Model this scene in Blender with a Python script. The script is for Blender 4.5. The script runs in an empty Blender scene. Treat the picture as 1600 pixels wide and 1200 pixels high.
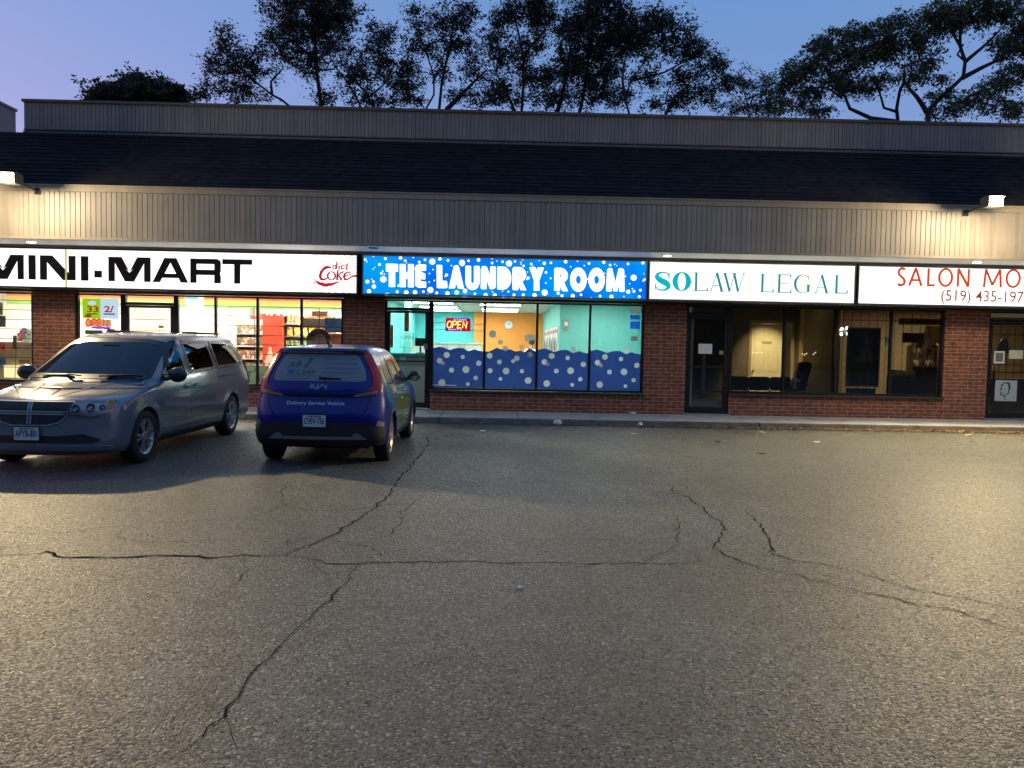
import bpy, bmesh, math, random
import numpy as np
from mathutils import Vector, Matrix
from mathutils.geometry import delaunay_2d_cdt, tessellate_polygon
random.seed(7)
R = math.radians
SC = bpy.context.scene
COL = SC.collection
# ------------------------------------------------------------------ camera
F_PX = 1202.0
CAM = Vector((0.0, -16.5, 1.48))
_y, _p, _r = R(1.1), R(2.715), R(1.09)
FWD = Vector((math.sin(_y)*math.cos(_p), math.cos(_y)*math.cos(_p), -math.sin(_p)))
_r0 = Vector((math.cos(_y), -math.sin(_y), 0)); _u0 = _r0.cross(FWD)
RGT = _r0*math.cos(_r) + _u0*math.sin(_r); UPV = RGT.cross(FWD)
cd = bpy.data.cameras.new('camera'); cam = bpy.data.objects.new('camera', cd); COL.objects.link(cam)
cd.sensor_width = 36; cd.lens = F_PX/1600*36; cd.clip_end = 2000; cd.clip_start = 0.05
m3 = Matrix((RGT, UPV, -FWD)).transposed()
cam.matrix_world = Matrix.Translation(CAM) @ m3.to_4x4()
SC.camera = cam
def at(px, py, Y=None, Z=None):
    """surveyed point of the place: where the sight line of a photo pixel meets the plane y=Y or z=Z"""
    d = FWD + RGT*((px-800)/F_PX) + UPV*((600-py)/F_PX)
    t = (Y-CAM.y)/d.y if Y is not None else (Z-CAM.z)/d.z
    return CAM + d*t
# ------------------------------------------------------------------ sky, exposure
SC.view_settings.view_transform = 'Standard'; SC.view_settings.look = 'None'
SC.view_settings.exposure = 0.0; SC.view_settings.gamma = 1
W = bpy.data.worlds.new('World'); SC.world = W; W.use_nodes = True
wn = W.node_tree.nodes; wl = W.node_tree.links
bg = wn['Background']
sky = wn.new('ShaderNodeTexSky'); sky.sky_type = 'NISHITA'; sky.sun_disc = False
sky.sun_elevation = R(1.0); sky.sun_rotation = R(-75); sky.air_density = 1.0; sky.ozone_density = 2.0
# dusk colour of the air: each channel of the sky texture gets its own contrast and level
sep_ = wn.new('ShaderNodeSeparateColor'); comb_ = wn.new('ShaderNodeCombineColor'); wl.new(sky.outputs[0], sep_.inputs[0])
for i_, (pw_, lv_) in enumerate(((.85, 5.6), (.35, 4.3), (.30, 7.4))):
    a_ = wn.new('ShaderNodeMath'); a_.operation = 'POWER'; a_.inputs[1].default_value = pw_
    b_ = wn.new('ShaderNodeMath'); b_.operation = 'MULTIPLY'; b_.inputs[1].default_value = lv_
    wl.new(sep_.outputs[i_], a_.inputs[0]); wl.new(a_.outputs[0], b_.inputs[0]); wl.new(b_.outputs[0], comb_.inputs[i_])
wl.new(comb_.outputs[0], bg.inputs['Color'])
bg.inputs['Strength'].default_value = 0.10
try:
    SC.cycles.max_bounces = 8; SC.cycles.transparent_max_bounces = 16; SC.cycles.sample_clamp_indirect = 4.0
    SC.cycles.use_denoising = True; SC.cycles.caustics_reflective = False; SC.cycles.caustics_refractive = False
except Exception: pass

# ------------------------------------------------------------------ helpers
class MB:
    """collects shapes, then links them as ONE mesh object"""
    def __init__(s): s.v = []; s.f = []
    def poly(s, pts):
        n = len(s.v); s.v += [tuple(p) for p in pts]; s.f.append(tuple(range(n, n+len(pts)))); return s
    def box(s, x0, x1, y0, y1, z0, z1):
        n = len(s.v)
        s.v += [(x0,y0,z0),(x1,y0,z0),(x1,y1,z0),(x0,y1,z0),(x0,y0,z1),(x1,y0,z1),(x1,y1,z1),(x0,y1,z1)]
        s.f += [tuple(n+i for i in q) for q in ((3,2,1,0),(4,5,6,7),(0,1,5,4),(1,2,6,5),(2,3,7,6),(3,0,4,7))]; return s
    def prism(s, pts, off):
        """closed solid: polygon pts swept by vector off"""
        n = len(s.v); k = len(pts); off = Vector(off)
        s.v += [tuple(Vector(p)) for p in pts] + [tuple(Vector(p)+off) for p in pts]
        s.f += [tuple(range(n, n+k))[::-1], tuple(range(n+k, n+2*k))]
        s.f += [(n+i, n+(i+1) % k, n+k+(i+1) % k, n+k+i) for i in range(k)]; return s
    def tube(s, path, rad, seg=8, caps=True):
        path = [Vector(p) for p in path]; n0 = len(s.v); k = len(path)
        rads = rad if isinstance(rad, (list, tuple)) else [rad]*k
        up = Vector((0,0,1)); prev = None
        for i, p in enumerate(path):
            t = (path[min(i+1,k-1)]-path[max(i-1,0)]).normalized()
            a = t.cross(up)
            if a.length < 1e-3: a = t.cross(Vector((1,0,0)))
            a.normalize()
            if prev is not None:
                a = prev - t*prev.dot(t)
                if a.length < 1e-6: a = t.orthogonal()
                a.normalize()
            prev = a; b = t.cross(a)
            for j in range(seg):
                th = 2*math.pi*j/seg
                s.v.append(tuple(p + (a*math.cos(th)+b*math.sin(th))*rads[i]))
        for i in range(k-1):
            for j in range(seg):
                q = n0+i*seg; j2 = (j+1) % seg
                s.f.append((q+j, q+j2, q+seg+j2, q+seg+j))
        if caps:
            s.f.append(tuple(n0+j for j in range(seg))[::-1]); s.f.append(tuple(n0+(k-1)*seg+j for j in range(seg)))
        return s
    def lathe(s, prof, axis_o, axis_d, seg=24, caps=True):
        """profile of (radius, height) about an axis"""
        o = Vector(axis_o); d = Vector(axis_d).normalized(); a = d.orthogonal().normalized(); b = d.cross(a); n0 = len(s.v)
        for r_, h in prof:
            for j in range(seg):
                th = 2*math.pi*j/seg; s.v.append(tuple(o+d*h+(a*math.cos(th)+b*math.sin(th))*r_))
        for i in range(len(prof)-1):
            for j in range(seg):
                q = n0+i*seg; j2 = (j+1) % seg; s.f.append((q+j, q+j2, q+seg+j2, q+seg+j))
        if caps: s.f.append(tuple(n0+j for j in range(seg))[::-1]); s.f.append(tuple(n0+(len(prof)-1)*seg+j for j in range(seg)))
        return s
    def ball(s, c, r_, seg=12, rings=8, sc=(1,1,1)):
        n0 = len(s.v); c = Vector(c)
        for i in range(rings+1):
            ph = math.pi*i/rings
            for j in range(seg):
                th = 2*math.pi*j/seg
                s.v.append((c.x+r_*sc[0]*math.sin(ph)*math.cos(th), c.y+r_*sc[1]*math.sin(ph)*math.sin(th), c.z+r_*sc[2]*math.cos(ph)))
        for i in range(rings):
            for j in range(seg):
                q = n0+i*seg; j2 = (j+1) % seg; s.f.append((q+j, q+seg+j, q+seg+j2, q+j2))
        return s
    def mesh(s, name, mat=None, smooth=False):
        me = bpy.data.meshes.new(name); me.from_pydata(s.v, [], s.f); me.update()
        if mat: me.materials.append(mat)
        if smooth:
            me.polygons.foreach_set('use_smooth', [True]*len(me.polygons))
            if smooth is not True: me.set_sharp_from_angle(angle=R(smooth))
        return me
    def build(s, name, mat=None, parent=None, smooth=False, bevel=0, wn=True):
        me = s.mesh(name, mat, smooth)
        if bevel:
            bm = bmesh.new(); bm.from_mesh(me); bmesh.ops.remove_doubles(bm, verts=bm.verts, dist=1e-5)
            es = [e for e in bm.edges if len(e.link_faces) == 2 and e.calc_face_angle(0) > R(35)]
            bmesh.ops.bevel(bm, geom=es, offset=bevel, segments=2, affect='EDGES', clamp_overlap=True)
            bm.to_mesh(me); bm.free()
        return link(name, me, parent)
def link(name, me, parent=None):
    o = bpy.data.objects.new(name, me); COL.objects.link(o)
    if parent is not None:
        o.parent = parent; o.matrix_parent_inverse = Matrix.Identity(4)
        l = parent.get('_org')
        if l is not None and False: pass
    return o
def tag(o, label=None, cat=None, group=None, kind=None):
    if label: o['label'] = label
    if cat: o['category'] = cat
    if group: o['group'] = group
    if kind: o['kind'] = kind
    return o
def thing(name, label, cat, loc=(0,0,0), rz=0.0, group=None):
    o = bpy.data.objects.new(name, None); COL.objects.link(o); o.location = loc; o.rotation_euler = (0,0,rz)
    o.empty_display_size = 0.2
    return tag(o, label, cat, group)
def adopt(parent, *objs):
    """keep world position while becoming a part"""
    off = Matrix.Translation(-parent.location)
    for o in objs:
        if o.type == 'MESH' and o.data.users == 1: o.data.transform(parent.matrix_basis.inverted() if parent.parent is None else Matrix.Identity(4))
        o.parent = parent
def dup(root, loc, rz=None, label=None, group=None):
    r = root.copy(); COL.objects.link(r); r.location = loc
    if rz is not None: r.rotation_euler = (0,0,rz)
    if label: r['label'] = label
    if group: r['group'] = group
    for ch in list(root.children):
        c = ch.copy(); COL.objects.link(c); c.parent = r
        for g in list(ch.children):
            d = g.copy(); COL.objects.link(d); d.parent = c
    return r
class Flat:
    """flat shapes in a (u,v) plane; build() maps them to a surface with map(u,v,h)"""
    def __init__(s): s.items = []; s.k = 0
    def poly(s, pts):
        s.items.append(([tuple(p) for p in pts], [tuple(range(len(pts)))], s.k)); s.k += 1; return s
    def rect(s, u0, u1, v0, v1): return s.poly([(u0,v0),(u1,v0),(u1,v1),(u0,v1)])
    def circle(s, u, v, r_, n=20, ry=None):
        ry = r_ if ry is None else ry
        return s.poly([(u+r_*math.cos(2*math.pi*i/n), v+ry*math.sin(2*math.pi*i/n)) for i in range(n)])
    def ring(s, u, v, ro, ri, n=28, ryo=None, ryi=None, a0=0, a1=360):
        ryo = ro if ryo is None else ryo; ryi = ri if ryi is None else ryi
        pts = []; fs = []
        for i in range(n+1):
            a = R(a0+(a1-a0)*i/n); pts += [(u+ro*math.cos(a), v+ryo*math.sin(a)), (u+ri*math.cos(a), v+ryi*math.sin(a))]
        for i in range(n): fs.append((2*i+1, 2*i, 2*i+2, 2*i+3))
        s.items.append((pts, fs, s.k)); s.k += 1; return s
    def stroke(s, pts, w, closed=False):
        """a band of width w (or one width per point) along a polyline"""
        P = [Vector(p) for p in pts]; n = len(P); ws = w if isinstance(w, (list, tuple)) else [w]*n
        L = []; fs = []
        for i, p in enumerate(P):
            a = P[(i-1) % n] if (closed or i > 0) else p; b = P[(i+1) % n] if (closed or i < n-1) else p
            d1 = (p-a); d2 = (b-p)
            if d1.length < 1e-9: d1 = d2
            if d2.length < 1e-9: d2 = d1
            d1 = d1.normalized(); d2 = d2.normalized(); t = d1+d2
            if t.length < 1e-6: t = d1
            t.normalize(); nn = Vector((-t.y, t.x)); c = max(0.45, nn.dot(Vector((-d1.y, d1.x))))
            h = ws[i]/2/c
            L += [tuple(p-nn*h), tuple(p+nn*h)]
        m = n if closed else n-1
        for i in range(m):
            j = (i+1) % n; fs.append((2*i, 2*j, 2*j+1, 2*i+1))
        s.items.append((L, fs, s.k)); s.k += 1; return s
    def text(s, body, u0, u1, v0, v1, bold=0.0, shear=0.0, space=1.0):
        cu = bpy.data.curves.new('t', 'FONT'); cu.body = body; cu.offset = bold; cu.shear = shear; cu.space_character = space
        cu.resolution_u = 3
        ob = bpy.data.objects.new('t', cu); COL.objects.link(ob)
        dg = bpy.context.evaluated_depsgraph_get(); dg.update()
        me = bpy.data.meshes.new_from_object(ob.evaluated_get(dg))
        V = [(v.co.x, v.co.y) for v in me.vertices]; FF = [tuple(p.vertices) for p in me.polygons]
        bpy.data.objects.remove(ob); bpy.data.curves.remove(cu); bpy.data.meshes.remove(me)
        xs = [a for a, b in V]; ys = [b for a, b in V]; x0, x1, y0, y1 = min(xs), max(xs), min(ys), max(ys)
        if u1 is None: u1 = u0 + (x1-x0)*(v1-v0)/(y1-y0)
        V = [(u0+(a-x0)/(x1-x0)*(u1-u0), v0+(b-y0)/(y1-y0)*(v1-v0)) for a, b in V]
        s.items.append((V, FF, s.k)); s.k += 1; return s
    def build(s, name, mat, parent, mp, base=0.002, step=0.0002):
        v = []; f = []
        for pts, fs, k in s.items:
            n = len(v); v += [tuple(mp(a, b, base+step*(k % 12))) for a, b in pts]; f += [tuple(n+i for i in q) for q in fs]
        me = bpy.data.meshes.new(name); me.from_pydata(v, [], f); me.update(); me.materials.append(mat)
        return link(name, me, parent)
def front(Y):               # plane facing the lot (-Y)
    return lambda u, v, h: (u, Y-h, v)

# ------------------------------------------------------------------ materials
def M(name, col=(0.5,0.5,0.5), rough=0.6, metal=0.0, spec=0.5, emit=None, es=1.0, var=0.0, vs=8.0, bump=0.0, bs=60.0, coat=0.0, bd=0.01):
    m = bpy.data.materials.new(name); m.use_nodes = True; nt = m.node_tree; N = nt.nodes; L = nt.links
    b = N['Principled BSDF']; b.inputs['Base Color'].default_value = (*col, 1); b.inputs['Roughness'].default_value = rough
    b.inputs['Metallic'].default_value = metal; b.inputs['Specular IOR Level'].default_value = spec
    if coat: b.inputs['Coat Weight'].default_value = coat; b.inputs['Coat Roughness'].default_value = 0.03
    if emit: b.inputs['Emission Color'].default_value = (*emit, 1); b.inputs['Emission Strength'].default_value = es
    if var or bump:
        tc = N.new('ShaderNodeTexCoord')
    if var:
        nz = N.new('ShaderNodeTexNoise'); nz.inputs['Scale'].default_value = vs; nz.inputs['Detail'].default_value = 5
        cr = N.new('ShaderNodeMapRange'); cr.inputs['From Min'].default_value = 0.3; cr.inputs['From Max'].default_value = 0.7
        cr.inputs['To Min'].default_value = 1-var; cr.inputs['To Max'].default_value = 1+var
        mx = N.new('ShaderNodeMix'); mx.data_type = 'RGBA'; mx.blend_type = 'MULTIPLY'; mx.inputs['Factor'].default_value = 1
        mx.inputs['A'].default_value = (*col, 1)
        L.new(tc.outputs['Object'], nz.inputs['Vector']); L.new(nz.outputs['Fac'], cr.inputs['Value']); L.new(cr.outputs[0], mx.inputs['B'])
        L.new(mx.outputs['Result'], b.inputs['Base Color'])
        rr = N.new('ShaderNodeMapRange'); rr.inputs['To Min'].default_value = max(0, rough-var*0.3); rr.inputs['To Max'].default_value = min(1, rough+var*0.3)
        L.new(nz.outputs['Fac'], rr.inputs['Value']); L.new(rr.outputs[0], b.inputs['Roughness'])
    if bump:
        n2 = N.new('ShaderNodeTexNoise'); n2.inputs['Scale'].default_value = bs; n2.inputs['Detail'].default_value = 4
        bp = N.new('ShaderNodeBump'); bp.inputs['Strength'].default_value = bump; bp.inputs['Distance'].default_value = bd
        L.new(tc.outputs['Object'], n2.inputs['Vector']); L.new(n2.outputs['Fac'], bp.inputs['Height']); L.new(bp.outputs[0], b.inputs['Normal'])
    return m
def EM(name, col, s):
    m = bpy.data.materials.new(name); m.use_nodes = True; N = m.node_tree.nodes; L = m.node_tree.links
    N.remove(N['Principled BSDF']); e = N.new('ShaderNodeEmission'); e.inputs['Color'].default_value = (*col, 1); e.inputs['Strength'].default_value = s
    L.new(e.outputs[0], N['Material Output'].inputs['Surface']); return m
def GLASS(name, tintc=(0.95,0.97,0.96), refl=1.0, rough=0.0):
    """thin pane: see-through plus a Fresnel reflection"""
    m = bpy.data.materials.new(name); m.use_nodes = True; N = m.node_tree.nodes; L = m.node_tree.links
    N.remove(N['Principled BSDF'])
    t = N.new('ShaderNodeBsdfTransparent'); t.inputs['Color'].default_value = (*tintc, 1)
    g = N.new('ShaderNodeBsdfGlossy'); g.inputs['Roughness'].default_value = rough; g.inputs['Color'].default_value = (refl, refl, refl, 1)
    fr = N.new('ShaderNodeFresnel'); fr.inputs['IOR'].default_value = 1.5
    mx = N.new('ShaderNodeMixShader'); L.new(fr.outputs[0], mx.inputs[0]); L.new(t.outputs[0], mx.inputs[1]); L.new(g.outputs[0], mx.inputs[2])
    L.new(mx.outputs[0], N['Material Output'].inputs['Surface']); return m
def brick_mat():
    m = M('brick', (0.2,0.1,0.08), 0.85); N = m.node_tree.nodes; L = m.node_tree.links; b = N['Principled BSDF']
    tc = N.new('ShaderNodeTexCoord'); sp = N.new('ShaderNodeSeparateXYZ'); ad = N.new('ShaderNodeMath'); ad.operation = 'ADD'
    cb = N.new('ShaderNodeCombineXYZ'); L.new(tc.outputs['Object'], sp.inputs[0]); L.new(sp.outputs[0], ad.inputs[0]); L.new(sp.outputs[1], ad.inputs[1])
    L.new(ad.outputs[0], cb.inputs[0]); L.new(sp.outputs[2], cb.inputs[1])
    bt = N.new('ShaderNodeTexBrick'); bt.inputs['Scale'].default_value = 1; bt.inputs['Brick Width'].default_value = 0.258; bt.inputs['Row Height'].default_value = 0.0775
    bt.inputs['Mortar Size'].default_value = 0.0055; bt.inputs['Mortar Smooth'].default_value = 0.2; bt.inputs['Bias'].default_value = -0.1
    bt.inputs['Color1'].default_value = (0.265,0.082,0.044,1); bt.inputs['Color2'].default_value = (0.165,0.055,0.033,1); bt.inputs['Mortar'].default_value = (0.42,0.29,0.19,1)
    L.new(cb.outputs[0], bt.inputs['Vector'])
    nz = N.new('ShaderNodeTexNoise'); nz.inputs['Scale'].default_value = 9; nz.inputs['Detail'].default_value = 8; L.new(tc.outputs['Object'], nz.inputs['Vector'])
    mr = N.new('ShaderNodeMapRange'); mr.inputs['From Min'].default_value = .25; mr.inputs['From Max'].default_value = .75; mr.inputs['To Min'].default_value = .6; mr.inputs['To Max'].default_value = 1.35
    L.new(nz.outputs['Fac'], mr.inputs['Value'])
    mx = N.new('ShaderNodeMix'); mx.data_type = 'RGBA'; mx.blend_type = 'MULTIPLY'; mx.inputs['Factor'].default_value = 1
    L.new(bt.outputs['Color'], mx.inputs['A']); L.new(mr.outputs[0], mx.inputs['B']); L.new(mx.outputs['Result'], b.inputs['Base Color'])
    iv = N.new('ShaderNodeMath'); iv.operation = 'SUBTRACT'; iv.inputs[0].default_value = 1; L.new(bt.outputs['Fac'], iv.inputs[1])
    n3 = N.new('ShaderNodeTexNoise'); n3.inputs['Scale'].default_value = 90; L.new(tc.outputs['Object'], n3.inputs['Vector'])
    a2 = N.new('ShaderNodeMath'); a2.operation = 'MULTIPLY_ADD'; a2.inputs[1].default_value = .35; L.new(n3.outputs['Fac'], a2.inputs[0]); L.new(iv.outputs[0], a2.inputs[2])
    bp = N.new('ShaderNodeBump'); bp.inputs['Strength'].default_value = .7; bp.inputs['Distance'].default_value = .006
    L.new(a2.outputs[0], bp.inputs['Height']); L.new(bp.outputs[0], b.inputs['Normal']); return m
def asphalt_mat():
    m = M('asphalt', (0.07,0.07,0.07), 0.6); N = m.node_tree.nodes; L = m.node_tree.links; b = N['Principled BSDF']
    tc = N.new('ShaderNodeTexCoord')
    def noise(s, d=4, ro=.6):
        n = N.new('ShaderNodeTexNoise'); n.inputs['Scale'].default_value = s; n.inputs['Detail'].default_value = d; n.inputs['Roughness'].default_value = ro
        L.new(tc.outputs['Object'], n.inputs['Vector']); return n
    def mrange(src, a, c, d, e):
        q = N.new('ShaderNodeMapRange'); q.inputs['From Min'].default_value = a; q.inputs['From Max'].default_value = c; q.inputs['To Min'].default_value = d; q.inputs['To Max'].default_value = e
        L.new(src, q.inputs['Value']); return q.outputs[0]
    big = noise(.45, 8, .65); mid = noise(3.0, 6); fine = noise(70, 5, .7)
    vo = N.new('ShaderNodeTexVoronoi'); vo.inputs['Scale'].default_value = 88; L.new(tc.outputs['Object'], vo.inputs['Vector'])
    sep = N.new('ShaderNodeSeparateColor'); L.new(vo.outputs['Color'], sep.inputs[0])
    stone0 = mrange(sep.outputs[0], 0.0, 1.0, .22, 1.55); pal_ = mrange(sep.outputs[2], .84, .90, 1.0, 2.9); st_ = N.new('ShaderNodeMath'); st_.operation = 'MULTIPLY'; L.new(stone0, st_.inputs[0]); L.new(pal_, st_.inputs[1]); stone = st_.outputs[0]
    a = N.new('ShaderNodeMath'); a.operation = 'MULTIPLY'; L.new(stone, a.inputs[0]); L.new(mrange(mid.outputs['Fac'], .3, .7, .8, 1.2), a.inputs[1])
    c = N.new('ShaderNodeMath'); c.operation = 'MULTIPLY'; L.new(a.outputs[0], c.inputs[0]); L.new(mrange(big.outputs['Fac'], .32, .68, .62, 1.25), c.inputs[1])
    mx = N.new('ShaderNodeMix'); mx.data_type = 'RGBA'; mx.blend_type = 'MULTIPLY'; mx.inputs['Factor'].default_value = 1
    mx.inputs['A'].default_value = (0.078,0.089,0.078,1); L.new(c.outputs[0], mx.inputs['B']); L.new(mx.outputs['Result'], b.inputs['Base Color'])
    L.new(mrange(sep.outputs[1], 0, 1, .22, .75), b.inputs['Roughness'])
    h = N.new('ShaderNodeMath'); h.operation = 'MULTIPLY_ADD'; h.inputs[1].default_value = -1.0; L.new(vo.outputs['Distance'], h.inputs[0])
    L.new(fine.outputs['Fac'], h.inputs[2])
    bp = N.new('ShaderNodeBump'); bp.inputs['Strength'].default_value = 1.0; bp.inputs['Distance'].default_value = .016
    L.new(h.outputs[0], bp.inputs['Height']); L.new(bp.outputs[0], b.inputs['Normal'])
    b.inputs['Specular IOR Level'].default_value = .5
    return m
def shingle_mat():
    m = M('shingle', (0.03,0.03,0.035), 0.95, spec=.15); N = m.node_tree.nodes; L = m.node_tree.links; b = N['Principled BSDF']
    tc = N.new('ShaderNodeTexCoord'); sp = N.new('ShaderNodeSeparateXYZ'); cb = N.new('ShaderNodeCombineXYZ'); L.new(tc.outputs['Object'], sp.inputs[0])
    L.new(sp.outputs[0], cb.inputs[0]); L.new(sp.outputs[2], cb.inputs[1])
    bt = N.new('ShaderNodeTexBrick'); bt.inputs['Scale'].default_value = 1; bt.inputs['Brick Width'].default_value = .16; bt.inputs['Row Height'].default_value = .0985
    bt.inputs['Mortar Size'].default_value = .003; bt.inputs['Color1'].default_value = (.019,.017,.018,1); bt.inputs['Color2'].default_value = (.010,.009,.010,1); bt.inputs['Mortar'].default_value = (.008,.008,.01,1)
    L.new(cb.outputs[0], bt.inputs['Vector']); L.new(bt.outputs['Color'], b.inputs['Base Color'])
    nz = N.new('ShaderNodeTexNoise'); nz.inputs['Scale'].default_value = 120; L.new(tc.outputs['Object'], nz.inputs['Vector'])
    bp = N.new('ShaderNodeBump'); bp.inputs['Strength'].default_value = .5; bp.inputs['Distance'].default_value = .006; L.new(nz.outputs['Fac'], bp.inputs['Height']); L.new(bp.outputs[0], b.inputs['Normal'])
    return m
def weather(m, amt=.16, island=.07):
    """vertical run-off streaks and slight panel-to-panel differences"""
    N = m.node_tree.nodes; L = m.node_tree.links; b = N['Principled BSDF']; src = b.inputs['Base Color'].links[0].from_socket
    tc = N.new('ShaderNodeTexCoord'); mp = N.new('ShaderNodeMapping'); mp.inputs['Scale'].default_value = (5,5,.35); nz = N.new('ShaderNodeTexNoise'); nz.inputs['Scale'].default_value = 1.3; nz.inputs['Detail'].default_value = 7; nz.inputs['Roughness'].default_value = .65
    L.new(tc.outputs['Object'], mp.inputs['Vector']); L.new(mp.outputs[0], nz.inputs['Vector']); mr = N.new('ShaderNodeMapRange'); mr.inputs['From Min'].default_value = .3; mr.inputs['From Max'].default_value = .7; mr.inputs['To Min'].default_value = 1-amt; mr.inputs['To Max'].default_value = 1+amt
    L.new(nz.outputs['Fac'], mr.inputs['Value']); gi = N.new('ShaderNodeNewGeometry'); m2 = N.new('ShaderNodeMapRange'); m2.inputs['To Min'].default_value = 1-island; m2.inputs['To Max'].default_value = 1+island; L.new(gi.outputs['Random Per Island'], m2.inputs['Value'])
    mu = N.new('ShaderNodeMath'); mu.operation = 'MULTIPLY'; L.new(mr.outputs[0], mu.inputs[0]); L.new(m2.outputs[0], mu.inputs[1]); mx = N.new('ShaderNodeMix'); mx.data_type = 'RGBA'; mx.blend_type = 'MULTIPLY'; mx.inputs['Factor'].default_value = 1
    L.new(src, mx.inputs['A']); L.new(mu.outputs[0], mx.inputs['B']); L.new(mx.outputs['Result'], b.inputs['Base Color']); return m
BRICK = brick_mat(); ASPH = asphalt_mat(); SHING = shingle_mat()
SIDING = M('taupe_siding', (0.32,0.265,0.20), .5, var=.10, vs=1.2)
SIDING2 = M('grey_siding', (0.21,0.178,0.152), .5, var=.10, vs=1.2)
TRIM = M('taupe_trim', (0.34,0.265,0.18), .5, var=.08, vs=3)
SOFFIT = M('soffit_white', (0.84,0.83,0.79), .5, var=.06, vs=2)
weather(SIDING); weather(SIDING2); weather(TRIM, .12, 0); weather(SHING, .30, .12); weather(BRICK, .14, .03)
DARKTRIM = M('bronze_trim', (0.05,0.042,0.036), .45, var=.15, vs=6)
FRAME = M('bronze_frame', (0.018,0.016,0.015), .4, metal=.3, var=.2, vs=12)
CONC = M('concrete', (0.37,0.36,0.33), .85, var=.22, vs=2.2, bump=.35, bs=70)
KERB = M('kerb_concrete', (0.17,0.165,0.15), .9, var=.3, vs=5, bump=.5, bs=60)
GLS = GLASS('window_glass')
WHITE = M('white_paint', (.8,.8,.78), .5, var=.04)
BLACK = M('black_plastic', (.015,.015,.016), .45, var=.1)
BLACKM = M('black_fabric', (.012,.012,.014), .8, var=.2, bump=.2, bs=200)
STEEL = M('galvanized_steel', (.5,.5,.5), .4, metal=.8, var=.1)
# ================================================================== ground
def sheet(name, x0, x1, y0, y1, z, mat, nx=1, ny=1):
    mb = MB(); 
    for i in range(nx):
        for j in range(ny):
            a0 = x0+(x1-x0)*i/nx; a1 = x0+(x1-x0)*(i+1)/nx; b0 = y0+(y1-y0)*j/ny; b1 = y0+(y1-y0)*(j+1)/ny
            mb.poly([(a0,b0,z),(a1,b0,z),(a1,b1,z),(a0,b1,z)])
    return tag(mb.build(name, mat), kind='structure')
EARTH = M('dry_earth', (.10,.09,.06), .95, var=.3, vs=1)
sheet('ground', -600, 600, -600, 600, -.012, EARTH)
sheet('parking_lot', -60, 60, -60, -1.45, 0.0, ASPH)
KY = -1.72                                    # kerb face
SWZ = .105
sw = MB(); xx = -26.0; k = 0
while xx < 30:
    sw.box(xx+.006, xx+1.549, KY+.17, .02, -.01, SWZ); xx += 1.555
tag(sw.build('sidewalk', CONC, bevel=.006), kind='structure')
kb = MB(); xx = -26.0
while xx < 30:
    kb.box(xx+.004, xx+3.106, KY, KY+.168, -.01, SWZ+.002); xx += 3.11
tag(kb.build('kerb', KERB, bevel=.012), kind='structure')

# ================================================================== strip mall
mall = thing('strip_mall', 'long one storey brick strip mall with grey siding band and dark shingle roof', 'building')
XL, XR, YB = -15.5, 19.0, 14.0
OY = -1.55                                    # face of the overhang
Z_SOF, Z_SID, Z_SHB, Z_SHT, Z_PB, Z_PT = 3.405, 4.285, 4.415, 5.775, 5.84, 6.46
PX0 = -9.98                                   # left end of the raised parapet
def siding(x0, x1, y, z0, z1, pitch, groove=.014, depth=.012):
    mb = MB(); x = x0
    while x < x1-1e-6:
        e = min(x+pitch, x1); g = min(groove, (e-x)*.4)
        mb.poly([(x,y,z0),(e-g,y,z0),(e-g,y,z1),(x,y,z1)])
        mb.poly([(e-g,y,z0),(e-g*.6,y+depth,z0),(e-g*.6,y+depth,z1),(e-g,y,z1)])
        mb.poly([(e-g*.6,y+depth,z0),(e,y,z0),(e,y,z1),(e-g*.6,y+depth,z1)])
        x = e
    return mb
siding(XL, XR, OY, Z_SOF, Z_SID, .0975).build('siding', SIDING, mall)
tb = MB(); tb.box(XL, XR, OY-.02, OY+.2, Z_SID+.002, Z_SHB-.03); tb.box(XL, XR, OY-.035, OY+.2, Z_SHB-.03, Z_SHB); tb.box(XL, XR, OY-.012, OY+.02, Z_SOF-.03, Z_SOF+.02)
tb.build('fascia_trim', TRIM, mall, bevel=.004)
siding(PX0, XR, 0.0, Z_PB, Z_PT-.05, .0825, .012, .01).build('parapet', SIDING2, mall)
cp = MB(); cp.box(PX0-.03, XR, -.05, .35, Z_PT-.055, Z_PT); cp.box(PX0, XR, -.03, .02, Z_PB-.008, Z_PB+.012)
cp.box(PX0, XR, -.045, .05, Z_SHT-.015, Z_PB-.03)
cp.build('parapet_cap', M('cap_metal', (.11,.10,.095), .9, var=.15), mall, bevel=.004)
cp2 = MB(); cp2.box(PX0, XR, .022, .08, Z_SHT-.12, Z_PB+.06); cp2.build('parapet_gap_fill', M('gap_fill_black', (.012,.012,.013), .9), mall)  # black filler added behind the open gap, blocks the sky and keeps it dark
pe = MB(); pe.box(PX0, PX0+.02, .014, 9.0, Z_PB-.2, Z_PT-.056); pe.box(PX0, XR, 8.98, 9.0, Z_PB-.2, Z_PT-.056)
pe.build('parapet_side', SIDING2, mall)
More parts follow.
